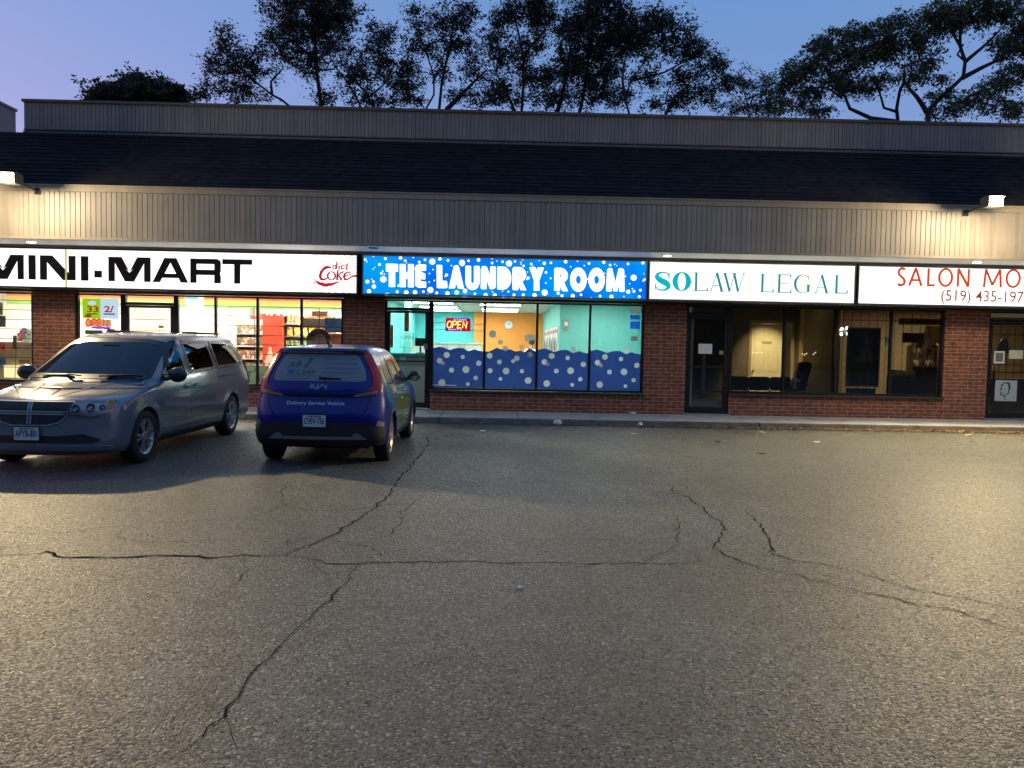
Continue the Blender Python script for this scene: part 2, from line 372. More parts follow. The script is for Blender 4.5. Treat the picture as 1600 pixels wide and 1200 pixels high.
# shingle slope in real stepped courses
sh = MB(); n = 14; y0, z0, y1, z1 = OY-.03, Z_SHB, -.02, Z_SHT
for i in range(n):
    a = i/n; b = (i+1)/n
    ya, za = y0+(y1-y0)*a, z0+(z1-z0)*a; yb, zb = y0+(y1-y0)*b, z0+(z1-z0)*b
    nn = Vector((0, -(z1-z0), (y1-y0))).normalized()*.012
    pa = (ya+nn.y, za+nn.z)
    sh.poly([(XL,pa[0],pa[1]),(XR,pa[0],pa[1]),(XR,yb,zb),(XL,yb,zb)])
    sh.poly([(XL,ya,za),(XR,ya,za),(XR,pa[0],pa[1]),(XL,pa[0],pa[1])])
sh.poly([(XL,y0,z0),(XL,y1,z0),(XL,y1,z1)])
sh.build('shingle_roof', SHING, mall)
rf = MB(); rf.box(XL, XR, .36, YB, 5.2, 5.3); rf.box(XL, PX0-.01, -.02, .36, 5.2, Z_SHT-.01); rf.build('flat_roof', M('roof_gravel', (.2,.19,.18), .9, var=.2), mall)
SY0, SY1 = -.46, .0                            # sign cabinets' depth
sf = MB(); xx = XL
while xx < XR:
    sf.box(xx, min(xx+.296, XR), OY+.012, SY0+.02, Z_SOF-.006, Z_SOF+.014); xx += .30
sf.build('soffit', SOFFIT, mall)
st = MB(); st.box(XL, XR, SY0-.015, .1, 3.352, Z_SOF-.008); st.build('soffit_trim', M('brown_trim', (.16,.13,.11), .5, var=.1), mall)
HD = 2.455                                     # window head
hb = MB(); hb.box(XL, XR, .0, .16, HD+.012, 3.35); hb.build('header', DARKTRIM, mall)
# brick piers, window bases, side and rear walls
BZ = SWZ
wl_ = MB()
for a, b in ((-9.84,-8.955),(-3.30,-2.425),(3.135,4.045),(9.66,10.615)): wl_.box(a, b, -.012, .2, BZ-.12, HD+.01)
for a, b, zt in ((XL,-9.841,.50),(-8.954,-7.96,.50),(-6.85,-3.301,.50),(-1.435,3.134,.50),(5.005,9.659,.535)): wl_.box(a, b, 0.0, .2, BZ-.12, zt)
wl_.box(11.78, XR, .0, .2, BZ-.12, HD+.01)
wl_.build('brick_wall', BRICK, mall)
ow = MB(); ow.box(XL, XL+.2, .202, YB-.2, -.02, 5.19); ow.box(XR-.2, XR, .202, YB-.2, -.02, 5.19); ow.box(XL, XR, YB-.198, YB, -.02, 5.19)
ow.build('outer_wall', BRICK, mall)
# ---- windows: part 'window' = its frame, sub-parts pane, sill, film ...
def window(xs, z0, z1, sill=True, m=.05, y0=.03, y1=.10, name='window'):
    """xs: mullion centre lines, first and last are the jambs' outer edges"""
    mb = MB(); x0, x1 = xs[0], xs[-1]
    mb.box(x0, x1, y0-.012, y1, z0, z0+m); mb.box(x0, x1, y0-.012, y1, z1-m*.7, z1)
    mb.box(x0, x0+m, y0-.01, y1, z0+m, z1-m*.7); mb.box(x1-m, x1, y0-.01, y1, z0+m, z1-m*.7)
    for x in xs[1:-1]: mb.box(x-m/2, x+m/2, y0-.008, y1, z0+m, z1-m*.7)
    w = mb.build(name, FRAME, mall, bevel=.003)
    ed = [x0+m] + [x for x in xs[1:-1]] + [x1-m]
    for a, b in zip(ed[:-1], ed[1:]):
        a2 = a+(m/2 if a != ed[0] else 0); b2 = b-(m/2 if b != ed[-1] else 0)
        MB().box(a2, b2, y0+.028, y0+.034, z0+m, z1-m*.7).build('pane', GLS, w)
    if sill: MB().box(x0-.02, x1+.02, -.055, y0-.013, z0-.045, z0-.002).build('sill', DARKTRIM, w, bevel=.004)
    return w
def door(x0, x1, zt=HD, glass0=.26, gt=2.175, tb=2.29, hinge='l', name='door'):
    """storefront door with transom; x0,x1 outer frame"""
    mb = MB(); y0, y1 = .03, .11; f = .05
    mb.box(x0, x0+f, y0, y1, BZ+.03, zt); mb.box(x1-f, x1, y0, y1, BZ+.03, zt); mb.box(x0+f, x1-f, y0, y1, zt-.03, zt); mb.box(x0+f, x1-f, y0, y1, tb-.06, tb)
    d = mb.build(name, FRAME, mall, bevel=.003)
    l = MB(); a, b = x0+f+.004, x1-f-.004
    l.box(a, b, y0+.008, y1-.02, BZ+.04, glass0); l.box(a, b, y0+.008, y1-.02, gt, tb-.065)
    l.box(a, a+.06, y0+.008, y1-.02, glass0, gt); l.box(b-.07, b, y0+.008, y1-.02, glass0, gt)
    l.build('door_leaf', FRAME, d, bevel=.003)
    MB().box(a+.06, b-.07, .065, .071, glass0, gt).build('pane', GLS, d)
    MB().box(x0+f, x1-f, .065, .071, tb, zt-.03).build('pane', GLS, d)
    h = MB(); hx = b-.035
    h.tube([(hx,y0-.0,1.02),(hx,y0-.05,1.02),(hx,y0-.05,1.32),(hx,y0-.0,1.32)], .014, 8); h.box(hx-.03, hx+.03, y0-.006, y0+.008, .98, 1.36)
    h.box(a+.06, b-.07, .05, .064, 1.13, 1.16)
    h.build('handle', BLACK, d)
    MB().box(x0-.03, x1+.03, -.06, .2, BZ-.002, BZ+.03).build('threshold', STEEL, d, bevel=.004)
    return d
w_mm1 = window([XL+.2,-13.4,-11.6,-9.841], .545, HD)
w_mm2 = window([-8.953,-7.965], .545, HD)
d_mm = door(-7.964,-6.852)
w_mm3 = window([-6.85,-6.02,-5.13,-4.2,-3.302], .545, HD)
d_l = door(-2.423,-1.437)
w_l = window([-1.435,-.29,.835,1.97,3.133], .545, HD)
d_s = door(4.047,5.003)
w_s = window([5.005,6.19,7.33,8.51,9.658], .58, HD+.01)
d_h = door(10.617,11.778)
# ================================================================== lit fascia signs
SGY = SY0-.001
def PX(px, py=430, Y=SGY): return at(px, py, Y=Y).x
def PZ(px, py, Y=SGY): return at(px, py, Y=Y).z
def uv(px, py, Y=SGY):
    p = at(px, py, Y=Y); return (p.x, p.z)
ALU = M('sign_aluminium', (.34,.33,.32), .4, metal=.7, var=.1); BRNZ = M('sign_bronze_frame', (.06,.05,.045), .45, var=.1)
def lit_face(name, col, s, var=.12, vs=.9, col2=None):
    """back-lit acrylic: tubes behind it give slightly uneven light"""
    m = EM(name, col, s); N = m.node_tree.nodes; L = m.node_tree.links; e = [n for n in N if n.type == 'EMISSION'][0]
    tc = N.new('ShaderNodeTexCoord'); nz = N.new('ShaderNodeTexNoise'); nz.inputs['Scale'].default_value = vs; nz.inputs['Detail'].default_value = 3
    mr = N.new('ShaderNodeMapRange'); mr.inputs['From Min'].default_value = .3; mr.inputs['From Max'].default_value = .7; mr.inputs['To Min'].default_value = s*(1-var); mr.inputs['To Max'].default_value = s*(1+var)
    L.new(tc.outputs['Object'], nz.inputs['Vector']); L.new(nz.outputs['Fac'], mr.inputs['Value']); L.new(mr.outputs[0], e.inputs['Strength'])
    if col2:
        mc = N.new('ShaderNodeMix'); mc.data_type = 'RGBA'; mc.inputs['A'].default_value = (*col, 1); mc.inputs['B'].default_value = (*col2, 1); m3_ = N.new('ShaderNodeMapRange'); m3_.inputs['From Min'].default_value = .42; m3_.inputs['From Max'].default_value = .66; L.new(nz.outputs['Fac'], m3_.inputs['Value']); L.new(m3_.outputs[0], mc.inputs['Factor']); L.new(mc.outputs['Result'], e.inputs['Color'])
    g = N.new('ShaderNodeBsdfGlossy'); g.inputs['Roughness'].default_value = .25; g.inputs['Color'].default_value = (.03,.03,.03,1)
    ad = N.new('ShaderNodeAddShader'); L.new(e.outputs[0], ad.inputs[0]); L.new(g.outputs[0], ad.inputs[1]); L.new(ad.outputs[0], N['Material Output'].inputs['Surface'])
    return m
def sign(name, label, x0, x1, facemat, framemat, z0=2.515, z1=3.345, fr=.03):
    s = thing(name, label, 'sign', (0,0,0))
    mb = MB(); mb.box(x0, x1, SY0, -.002, z0, z0+fr); mb.box(x0, x1, SY0, -.002, z1-fr, z1); mb.box(x0, x0+fr, SY0, -.002, z0+fr, z1-fr); mb.box(x1-fr, x1, SY0, -.002, z0+fr, z1-fr)
    mb.box(x0+fr, x1-fr, -.04, -.02, z0+fr, z1-fr)
    mb.build('cabinet', framemat, s, bevel=.003)
    MB().box(x0+fr, x1-fr, SY0+.012, SY0+.02, z0+fr, z1-fr).build('face', facemat, s)
    return s
FY = SY0+.010      # front of a face
# ---------- convenience store
mm = sign('mini_mart_sign', 'white lit sign reading MINI-MART in wide black capitals', XL, PX(559), lit_face('face_white_cool', (1,.98,.99), 1.7, var=.28, vs=1.6), BRNZ)
L1 = Flat(); zt, zb = 3.185, 2.685
def gx(px): return PX(px, 420)
def mpoly(*pts): L1.poly([(gx(a), zb+(zt-zb)*b) for a, b in pts])
def let_M(a, b):
    w = b-a; s = .155*w; mid = (a+b)/2
    mpoly((a,0),(a+s,0),(a+s,.80),(a+s*1.05,1),(a,1)); mpoly((b-s,0),(b,0),(b,1),(b-s*1.05,1),(b-s,.80))
    mpoly((a+s*.9,1),(mid,.36),(mid,0),(mid-.11*w,0),(a+s*.9,.80)); mpoly((b-s*.9,1),(b-s*.9,.80),(mid+.11*w,0),(mid,0),(mid,.36))
    mpoly((a+s*.8,1),(a+s*2.05,1),(mid,.40),(a+s*.8,.9)); mpoly((b-s*2.05,1),(b-s*.8,1),(b-s*.8,.9),(mid,.40))
def let_N(a, b):
    w = b-a; s = .20*w
    mpoly((a,0),(a+s,0),(a+s,1),(a,1)); mpoly((b-s,0),(b,0),(b,1),(b-s,1)); mpoly((a+s*.9,1),(a+s*1.75,1),(b-s*.9,.27),(b-s*.9,0),(b-s*1.8,0),(a+s*.9,.76))
def let_I(a, b): mpoly((a,0),(b,0),(b,1),(a,1))
def let_A(a, b):
    w = b-a; m = (a+b)/2; s = .2*w
    mpoly((a,0),(a+s*1.05,0),(m+.02*w,.86),(m+.05*w,1),(m-.17*w,1)); mpoly((b-s*1.05,0),(b,0),(m+.17*w,1),(m-.05*w,1),(m-.02*w,.86)); mpoly((a+.24*w,.18),(b-.24*w,.18),(b-.31*w,.36),(a+.31*w,.36))
def let_R(a, b):
    w = b-a; s = .21*w
    mpoly((a,0),(a+s,0),(a+s,1),(a,1)); mpoly((a+s*.9,1),(a+s*.9,.78),(b-s*1.05,.78),(b-.02*w,.93),(b-.12*w,1)); mpoly((b-s*1.05,.78),(b-s*1.05,.55),(b-.0*w,.50),(b,.85),(b-.02*w,.93))
    mpoly((a+s*.9,.55),(a+s*.9,.33),(b-s*1.05,.33),(b-.02*w,.42),(b,.50),(b-s*1.05,.55)); mpoly((b-s*1.05,.35),(b-s*1.05,0),(b,0),(b,.28),(b-.03*w,.42))
def let_T(a, b):
    w = b-a; s = .21*w; m = (a+b)/2; mpoly((a,.79),(b,.79),(b,1),(a,1)); mpoly((m-s/2,0),(m+s/2,0),(m+s/2,.8),(m-s/2,.8))
let_M(-29,37); let_I(44,55.6); let_N(62,118); let_I(126,138); mpoly((147,.14),(159,.14),(159,.42),(147,.42)); let_M(169,235); let_A(238,294); let_R(297,345); let_T(347,394)
INK = M('black_vinyl', (.012,.01,.012), .5)
L1.build('lettering', INK, mm, front(FY))
MB().box(gx(103)-.02, gx(103)+.015, FY-.004, FY-.001, 2.546, 3.314).build('panel_seam', M('yellowed_seam', (.5,.42,.08), .5, emit=(.9,.8,.25), es=.5), mm)
ds = Flat(); xa, xb = gx(490), PX(559)-.031; za, zb2 = 2.546, 3.314; stp = .062; k = -22
while k < 30:      # slanting pinstripes clipped to the panel
    c = za+k*stp; pts = []
    p0 = (xa, c); sl = .42; p1 = (xb, c+sl*(xb-xa))
    u0, v0, u1, v1 = *p0, *p1
    if v1 > za and v0 < zb2:
        if v0 < za: u0 += (za-v0)/sl; v0 = za
        if v1 > zb2: u1 -= (v1-zb2)/sl; v1 = zb2
        if u1-u0 > .02: ds.stroke([(u0,v0+.004),(u1,v1-.004)] if v1-.004 > v0+.004 else [(u0,v0),(u1,v1)], .010)
    k += 1
ds.build('pinstripes', M('grey_pinstripe', (.25,.25,.33), .5), mm, front(FY), base=.0015)
RED = M('red_vinyl', (.55,.01,.03), .5, emit=(.8,.01,.04), es=.55)
ck = Flat()
def cz(px, py):     # pixel of the 16x enlarged survey crop (470..570, 390..465)
    return uv(470+px/16, 390+py/16)
def cstroke(pts, ws): ck.stroke([cz(*p) for p in pts], [w/16/73.5 for w in ws] if isinstance(ws, (list, tuple)) else w/16/73.5)
cstroke([(745,470),(720,440),(640,440),(560,490),(500,580),(480,660),(500,725),(550,750),(620,735),(680,690)], [36,50,60,66,68,66,60,52,40,30])
ck.ring(*cz(765,655), 1.0, 1.0, n=3) if False else None
def celps(cx_, cy_, rx, ry, tx, ty):
    c = cz(cx_, cy_); s_ = 1/16/73.5; ck.ring(c[0], c[1], rx*s_, (rx-tx)*s_, ryo=ry*s_, ryi=(ry-ty)*s_)
celps(765,655,115,112,46,22)
cstroke([(925,520),(915,640),(905,765)], [44,48,50]); cstroke([(1070,550),(1000,585),(925,655)], [40,32,26]); cstroke([(935,640),(985,700),(1020,765)], [30,46,60])
cstroke([(1075,660),(1180,640),(1235,610),(1225,565),(1165,560),(1100,610),(1075,680),(1110,750),(1180,740),(1270,670),(1390,655)], [20,20,22,30,36,48,54,48,34,40,60])
cstroke([(335,755),(450,840),(600,885),(760,870),(900,820),(1010,790)], [4,70,84,70,40,6]); cstroke([(340,800),(345,870)], [20,20])
celps(838,435,52,60,34,14); cstroke([(905,310),(895,400),(880,492)], [36,36,38]); cstroke([(965,400),(950,492)], [34,36]); ck.circle(*cz(978,345), .014)
cstroke([(1010,440),(1085,425),(1085,385),(1040,380),(1010,430),(1010,470),(1045,490),(1095,470)], [14,18,22,26,30,32,30,18]); cstroke([(1160,340),(1150,420),(1135,485),(1170,480)], [30,34,36,20]); cstroke([(1110,392),(1195,384)], [16,16])
ck.build('drink_logo', RED, mm, front(FY), base=.003)
# ---------- laundry
lx0, lx1 = PX(565.5), PX(1012)
BLUE = lit_face('face_blue', (.0,.165,.95), .95, var=.06, vs=.8, col2=(.0,.36,1.0))
ls = sign('laundry_sign', 'bright blue lit sign reading THE LAUNDRY ROOM among white bubbles', lx0, lx1, BLUE, ALU)
WLIT = EM('white_lit_vinyl', (1,1,.98), 1.6)
def q1(a, b): return uv(560+a/6.667, 390+b/6.667)
def q2(a, b): return uv(790+a/6.667, 390+b/6.667)
bub1 = [(70,102,14),(88,125,7),(155,72,6),(166,60,7),(280,94,15),(220,155,15),(170,185,6),(153,203,7),(438,86,19),(487,114,14),(502,138,6),(571,83,7),(634,131,15),(693,106,14),(770,125,33),(849,97,18),(933,113,14),(969,166,8),(1080,137,33),(1147,116,14),(1251,107,19),(1392,93,8),(1393,139,14),(1443,119,7),(1502,126,14),(1567,145,32),(777,208,8),(740,249,8),(790,321,8),(737,337,8),(918,263,16),(903,280,7),(93,333,21),(156,333,15),(139,306,7),(161,384,23),(110,434,23),(259,309,34),(239,247,14),(270,256,8),(253,224,8),(289,464,14),(310,456,8),(404,439,16),(498,447,25),(590,444,24),(677,437,14),(750,420,33),(721,466,7),(815,450,16),(927,456,23),(1023,446,23),(1111,430,24),(1100,484,13),(1123,477,7),(1214,460,14),(1326,473,23),(1421,475,22),(1397,440,8),(1508,492,14),(1530,486,7),(1502,433,7),(1563,437,11),(1080,170,7),(665,240,10),(584,197,8)]
bub2 = [(36,144,33),(98,123,13),(180,106,6),(160,130,7),(160,150,7),(187,170,14),(267,149,14),(283,172,7),(351,115,6),(403,142,18),(472,137,14),(626,126,19),(749,122,7),(680,179,8),(821,167,8),(870,144,14),(1023,132,18),(1090,160,14),(1138,152,7),(1159,167,6),(1166,114,7),(1277,148,14),(1432,137,18),(421,237,14),(230,233,6),(236,295,17),(222,310,8),(470,299,10),(420,348,8),(1032,246,7),(1249,278,8),(1335,292,33),(1440,250,6),(1447,312,14),(1433,328,7),(1293,356,7),(1278,438,22),(1322,407,8),(1338,435,15),(1405,423,15),(1393,490,16),(1233,488,7),(1104,490,22),(986,484,15),(893,501,7),(787,470,14),(700,482,22),(588,480,16),(548,455,16),(407,447,34),(497,495,7),(302,475,24),(184,470,16),(88,470,16),(70,494,13),(30,437,11),(857,307,8)]
bf = Flat()
for a, b, r_ in bub1: bf.circle(*q1(a, b), r_/6.667/73.6*.95, 18)
for a, b, r_ in bub2:
    if a > 12: bf.circle(*q2(a, b), r_/6.667/73.6*.95, 18)
bf.build('bubble_print', EM('bubble_lit_vinyl', (.93,1,.97), 1.25), ls, front(FY), base=.001)
def rpoly(pts, r_=.02, n=4):
    """polygon with rounded corners"""
    P = [Vector(p) for p in pts]; out = []
    for i, p in enumerate(P):
        a, b = P[i-1], P[(i+1) % len(P)]; d1 = (a-p); d2 = (b-p); rr = min(r_, d1.length*.45, d2.length*.45)
        s_, e_ = p+d1.normalized()*rr, p+d2.normalized()*rr
        for k in range(n+1):
            t = k/n; out.append(tuple(s_*(1-t)**2+p*2*t*(1-t)+e_*t*t))
    return out
lt = Flat()
def LQ(fn, pts, r_=.018): lt.poly(rpoly([fn(*p) for p in pts], r_))
def chunky(fn, ch, x0, x1, t0, t1, b0, b1):
    """chunky cut-paper capitals: x0..x1, top y at left/right t0,t1, bottom y b0,b1 (survey pixels)"""
    def g(u, v):   # u 0..1 left-right, v 0..1 bottom-top
        return fn(x0+(x1-x0)*u, (b0+(b1-b0)*u)*(1-v)+(t0+(t1-t0)*u)*v)
    def P(pts, r_=.018): lt.poly(rpoly([g(*p) for p in pts], r_))
    def ell(cu, cv, ru, rv, hu, hv, a0=0, a1=360, n=30):
        pts = []; fs = []
        for i in range(n+1):
            a = R(a0+(a1-a0)*i/n); pts += [g(cu+ru*math.cos(a), cv+rv*math.sin(a)), g(cu+hu*math.cos(a), cv+hv*math.sin(a))]
        for i in range(n): fs.append((2*i, 2*i+2, 2*i+3, 2*i+1))
        lt.items.append((pts, fs, lt.k)); lt.k += 1
    if ch == 'T': P([(0,.66),(1,.66),(1,1),(0,1)]); P([(.24,0),(.76,0),(.76,.9),(.24,.9)])
    if ch == 'H': P([(0,0),(.42,0),(.42,1),(0,1)]); P([(.58,0),(1,0),(1,1),(.58,1)]); P([(.2,.36),(.8,.36),(.8,.66),(.2,.66)], .002); P([(-.17,.02),(.2,.0),(.2,.12),(-.13,.12)])
    if ch == 'E': P([(0,.06),(.5,0),(.52,1),(.05,.97),(0,.8)], .04); P([(.2,.72),(.98,.74),(1,1),(.3,1)]); P([(.3,.38),(.92,.36),(.92,.62),(.3,.62)]); P([(.2,0),(1,.02),(1,.27),(.3,.28)])
    if ch == 'L': P([(.02,.02),(.52,.02),(.52,1),(.0,1)]); P([(.05,.0),(1,.02),(.96,.33),(.3,.33)], .03)
    if ch == 'A':
        P([(0,0),(.42,.02),(.54,.9),(.50,1),(.34,.97)], .02); P([(.58,.02),(1,0),(.66,.97),(.50,1),(.46,.9)], .02); P([(.25,.16),(.75,.16),(.70,.44),(.30,.44)], .002); P([(.36,.8),(.64,.8),(.6,1),(.4,1)], .03)
    if ch == 'U': P([(0,.3),(.40,.3),(.40,1),(0,1)]); P([(.60,.3),(1,.3),(1,1),(.60,1)]); ell(.5,.34,.5,.34,.10,.06,180,360)
    if ch == 'N': P([(0,0),(.38,0),(.38,.95),(.2,1),(.0,.9)], .03); P([(.62,.06),(.8,0),(1,.1),(1,1),(.62,1)], .03); P([(.05,1),(.38,1),(.95,.05),(.62,0)], .02)
    if ch == 'D': P([(0,.0),(.42,.0),(.42,1),(0,1)], .03); ell(.40,.5,.6,.5,.06,.16,-90,90)
    if ch == 'R': P([(0,0),(.42,0),(.42,1),(.06,1),(.0,.9)], .03); ell(.42,.67,.56,.33,.08,.09,-90,90); P([(.3,.40),(.66,.42),(1,0),(.58,0)], .02)
    if ch == 'Y': P([(0,1),(.44,1),(.66,.45),(.34,.40)], .02); P([(.56,1),(1,1),(.66,.40),(.36,.45)], .02); P([(.30,0),(.70,0),(.68,.52),(.32,.52)], .02)
    if ch == 'O': ell(.5,.5,.5,.5,.15,.17)
    if ch == 'M':
        P([(0,0),(.30,0),(.30,.9),(.20,1),(.05,.95)], .03); P([(.70,0),(1,0),(.98,.95),(.82,1),(.70,.9)], .03); P([(.10,1),(.32,1),(.60,.05),(.40,.0)], .02); P([(.90,1),(.68,1),(.40,.05),(.60,.0)], .02)
chunky(q1,'T',286,413,145,149,388,390); chunky(q1,'H',430,578,149,151,390,394); chunky(q1,'E',592,706,152,156,396,400)
chunky(q1,'L',814,928,158,162,402,406); chunky(q1,'A',940,1100,160,164,405,409); chunky(q1,'U',1115,1262,167,170,420,420); chunky(q1,'N',1275,1432,172,175,412,416); chunky(q1,'D',1447,1593,175,179,416,418)
chunky(q2,'R',72,218,180,182,422,424); chunky(q2,'Y',246,400,183,186,427,429); chunky(q2,'R',507,652,186,190,430,434); chunky(q2,'O',672,845,186,188,440,442); chunky(q2,'O',863,1034,186,190,440,442); chunky(q2,'M',1048,1240,192,194,436,440)
lt.build('lettering', WLIT, ls, front(FY), base=.004, step=.0003)
# ---------- law office
sx0, sx1 = PX(1013.5), PX(1338)
so = sign('law_office_sign', 'yellowish white lit sign reading SOLAW LEGAL in turquoise serif letters', sx0, sx1, lit_face('face_white_warm', (1,1,.90), 1.25, var=.22, vs=2.2), ALU)
TEAL = M('teal_vinyl', (.02,.30,.33), .5, emit=(.03,.42,.47), es=.5); TEALB = M('bright_teal_vinyl', (.0,.5,.58), .5, emit=(.0,.62,.72), es=.6)
def q3(a, b): return uv(1000+a/4.139, 390+b/4.139)
tl = Flat(); tbd = Flat()
def serif(F, ch, x0, x1, t, b):
    """high-contrast roman capitals: stems, hairlines, bowls and slab serifs"""
    c0 = q3(x0, b); c1 = q3(x1, t); u0, v0, u1, v1 = c0[0], c0[1], c1[0], c1[1]; H = v1-v0; w = u1-u0; st = .125*H; hl = .035*H
    def rc(a, b_, c, d): F.rect(u0+a*w, u0+b_*w, v0+c*H, v0+d*H)
    def sf_(cx, v, half): F.rect(cx-half, cx+half, v, v+hl)
    if ch in 'LE':
        sx = u0+.12*w; F.rect(sx, sx+st, v0, v1); sf_(sx+st/2, v0, st*1.1); sf_(sx+st/2, v1-hl, st*1.1)
        F.rect(sx, u1, v0, v0+hl*1.3); F.poly([(u1-.12*w,v0+hl),(u1,v0),(u1,v0+.26*H)])
        if ch == 'E':
            F.rect(sx, u1-.04*w, v1-hl*1.3, v1); F.poly([(u1-.16*w,v1-hl),(u1-.04*w,v1-.24*H),(u1-.04*w,v1)]); F.rect(sx, u1-.28*w, v0+.5*H, v0+.5*H+hl); F.rect(u1-.31*w, u1-.28*w, v0+.38*H, v0+.64*H)
    if ch == 'A':
        m = (u0+u1)/2; F.stroke([(u0+.13*w,v0),(m,v1)], hl*1.1); F.stroke([(m-st*.15,v1),(u1-.14*w-st*.2,v0)], st*1.05); F.rect(u0+.28*w, u1-.32*w, v0+.30*H, v0+.30*H+hl); sf_(u0+.13*w, v0, st*.8); sf_(u1-.16*w, v0, st*1.1)
    if ch == 'W':
        F.stroke([(u0+.1*w,v1),(u0+.33*w,v0)], st); F.stroke([(u0+.33*w,v0),(u0+.52*w,v1)], hl*1.1); F.stroke([(u0+.50*w,v1),(u0+.69*w,v0)], st); F.stroke([(u0+.69*w,v0),(u0+.92*w,v1)], hl*1.1)
        sf_(u0+.1*w, v1-hl, st*1.0); sf_(u0+.5*w, v1-hl, st*.9); sf_(u0+.91*w, v1-hl, st*.8)
    if ch == 'G':
        cu, cv = u0+.5*w, v0+.5*H; pts = []; ws = []
        for i in range(29):
            a = R(42+i*(318-42)/28); pts.append((cu+.46*w*math.cos(a), cv+(.5*H-hl/2)*math.sin(a))); ws.append(hl+(st*1.1-hl)*max(0, -math.cos(a))**1.5)
        F.stroke(pts, ws); F.rect(u1-.15*w-st/2, u1-.15*w+st/2, v0+.08*H, v0+.42*H); sf_(u1-.15*w, v0+.42*H, st*1.05); F.rect(u1-.17*w, u1-.14*w, v0+.70*H, v1-.02*H)
    if ch == 'O': F.ring(u0+w/2, v0+H/2, w/2, w/2*.42, ryo=H/2, ryi=H/2*.90)
    if ch == 'S':
        cu = u0+w/2; pts = []; ws = []
        key = [(.86,.80,.05),(.74,.93,.07),(.5,.965,.08),(.24,.90,.15),(.15,.74,.24),(.32,.58,.30),(.55,.48,.32),(.78,.36,.30),(.86,.22,.22),(.72,.08,.13),(.48,.035,.08),(.24,.07,.07),(.10,.22,.05)]
        K = [Vector(k) for k in key]
        for i in range(len(K)-1):
            for t_ in (0,.25,.5,.75):
                p0 = K[max(i-1,0)]; p1 = K[i]; p2 = K[i+1]; p3 = K[min(i+2,len(K)-1)]
                c = .5*((2*p1)+(p2-p0)*t_+(2*p0-5*p1+4*p2-p3)*t_*t_+(3*p1-p0-3*p2+p3)*t_**3); pts.append((u0+c.x*w, v0+c.y*H)); ws.append(c.z*H)
        pts.append((u0+.10*w, v0+.22*H)); ws.append(.05*H); F.stroke(pts, ws); F.poly([(u0+.83*w,v0+.66*H),(u0+.92*w,v0+.66*H),(u0+.92*w,v0+H),(u0+.85*w,v0+.9*H)]); F.poly([(u0+.03*w,v0),(u0+.10*w,v0+.1*H),(u0+.12*w,v0+.34*H),(u0+.03*w,v0+.34*H)])
for ch, x0, x1, t, b in (('S',92,202,144,265),('O',208,334,145,267)): serif(tbd, ch, x0, x1, t, b)
for ch, x0, x1, t, b in (('L',343,444,149,267),('A',444,552,150,270),('W',530,686,153,270),('L',772,870,158,275),('E',880,985,161,278),('G',998,1108,162,281),('A',1122,1232,164,281),('L',1252,1348,167,283)): serif(tl, ch, x0, x1, t, b)
tl.build('lettering', TEAL, so, front(FY)); tbd.build('bold_lettering', TEALB, so, front(FY))
# ---------- hair salon
hs = sign('salon_sign', 'white lit sign reading SALON MO in red with a phone number', PX(1341), XR, lit_face('face_white_bright', (1,.99,.95), 1.6, var=.22, vs=1.4), ALU)
ht = Flat()
def q4(a, b): return uv(1300+a/4.137, 390+b/4.137)
def sans(F, ch, x0, x1, t, b, wd=.052):
    c0 = q4(x0, b); c1 = q4(x1, t); u0, v0, u1, v1 = c0[0]+wd/2, c0[1]+wd*.0, c1[0]-wd/2, c1[1]; w = u1-u0; H = v1-v0
    g = lambda a, c: (u0+a*w, v0+c*H)
    if ch == 'S': F.stroke([g(.93,.90),g(.7,.955),g(.45,.965),g(.2,.90),g(.08,.76),g(.2,.61),g(.5,.50),g(.82,.38),g(.94,.23),g(.82,.09),g(.5,.035),g(.25,.045),g(.02,.10)], wd)
    if ch == 'A': F.stroke([g(0,0),g(.5,1)], wd); F.stroke([g(.5,1),g(1,0)], wd); F.stroke([g(.18,.32),g(.82,.32)], wd*.85)
    if ch == 'L': F.stroke([g(0,1),g(0,0)], wd); F.stroke([g(-.03,.045),g(1,.045)], wd*.9)
    if ch == 'N': F.stroke([g(0,0),g(0,1)], wd); F.stroke([g(0,1),g(1,0)], wd*1.1); F.stroke([g(1,0),g(1,1)], wd)
    if ch == 'M': F.stroke([g(0,0),g(.08,1)], wd); F.stroke([g(.08,1),g(.5,.12)], wd); F.stroke([g(.5,.12),g(.92,1)], wd); F.stroke([g(.92,1),g(1,0)], wd)
    if ch == 'O': F.ring(u0+w/2, v0+H/2, w/2+wd/2, w/2-wd/2, ryo=H/2+wd*.1, ryi=H/2-wd*.8)
for ch, x0, x1, t, b in (('S',416,486,118,233),('A',492,592,120,233),('L',614,678,122,235),('O',684,788,121,239),('N',806,895,126,239),('M',975,1106,129,243),('O',1120,1226,127,246)): sans(ht, ch, x0, x1, t, b)
ht.build('lettering', M('orange_red_vinyl', (.55,.05,.01), .5, emit=(.75,.075,.012), es=.7), hs, front(FY))
hp = Flat(); sa, sb = q4(705,350), q4(1237,268); hp.text('(519) 435-197', sa[0], sb[0]+.02, sa[1]-.012, sb[1]-.006, bold=.004)
hp.build('phone_number', M('brown_red_vinyl', (.33,.06,.02), .5, emit=(.5,.09,.03), es=.5), hs, front(FY))

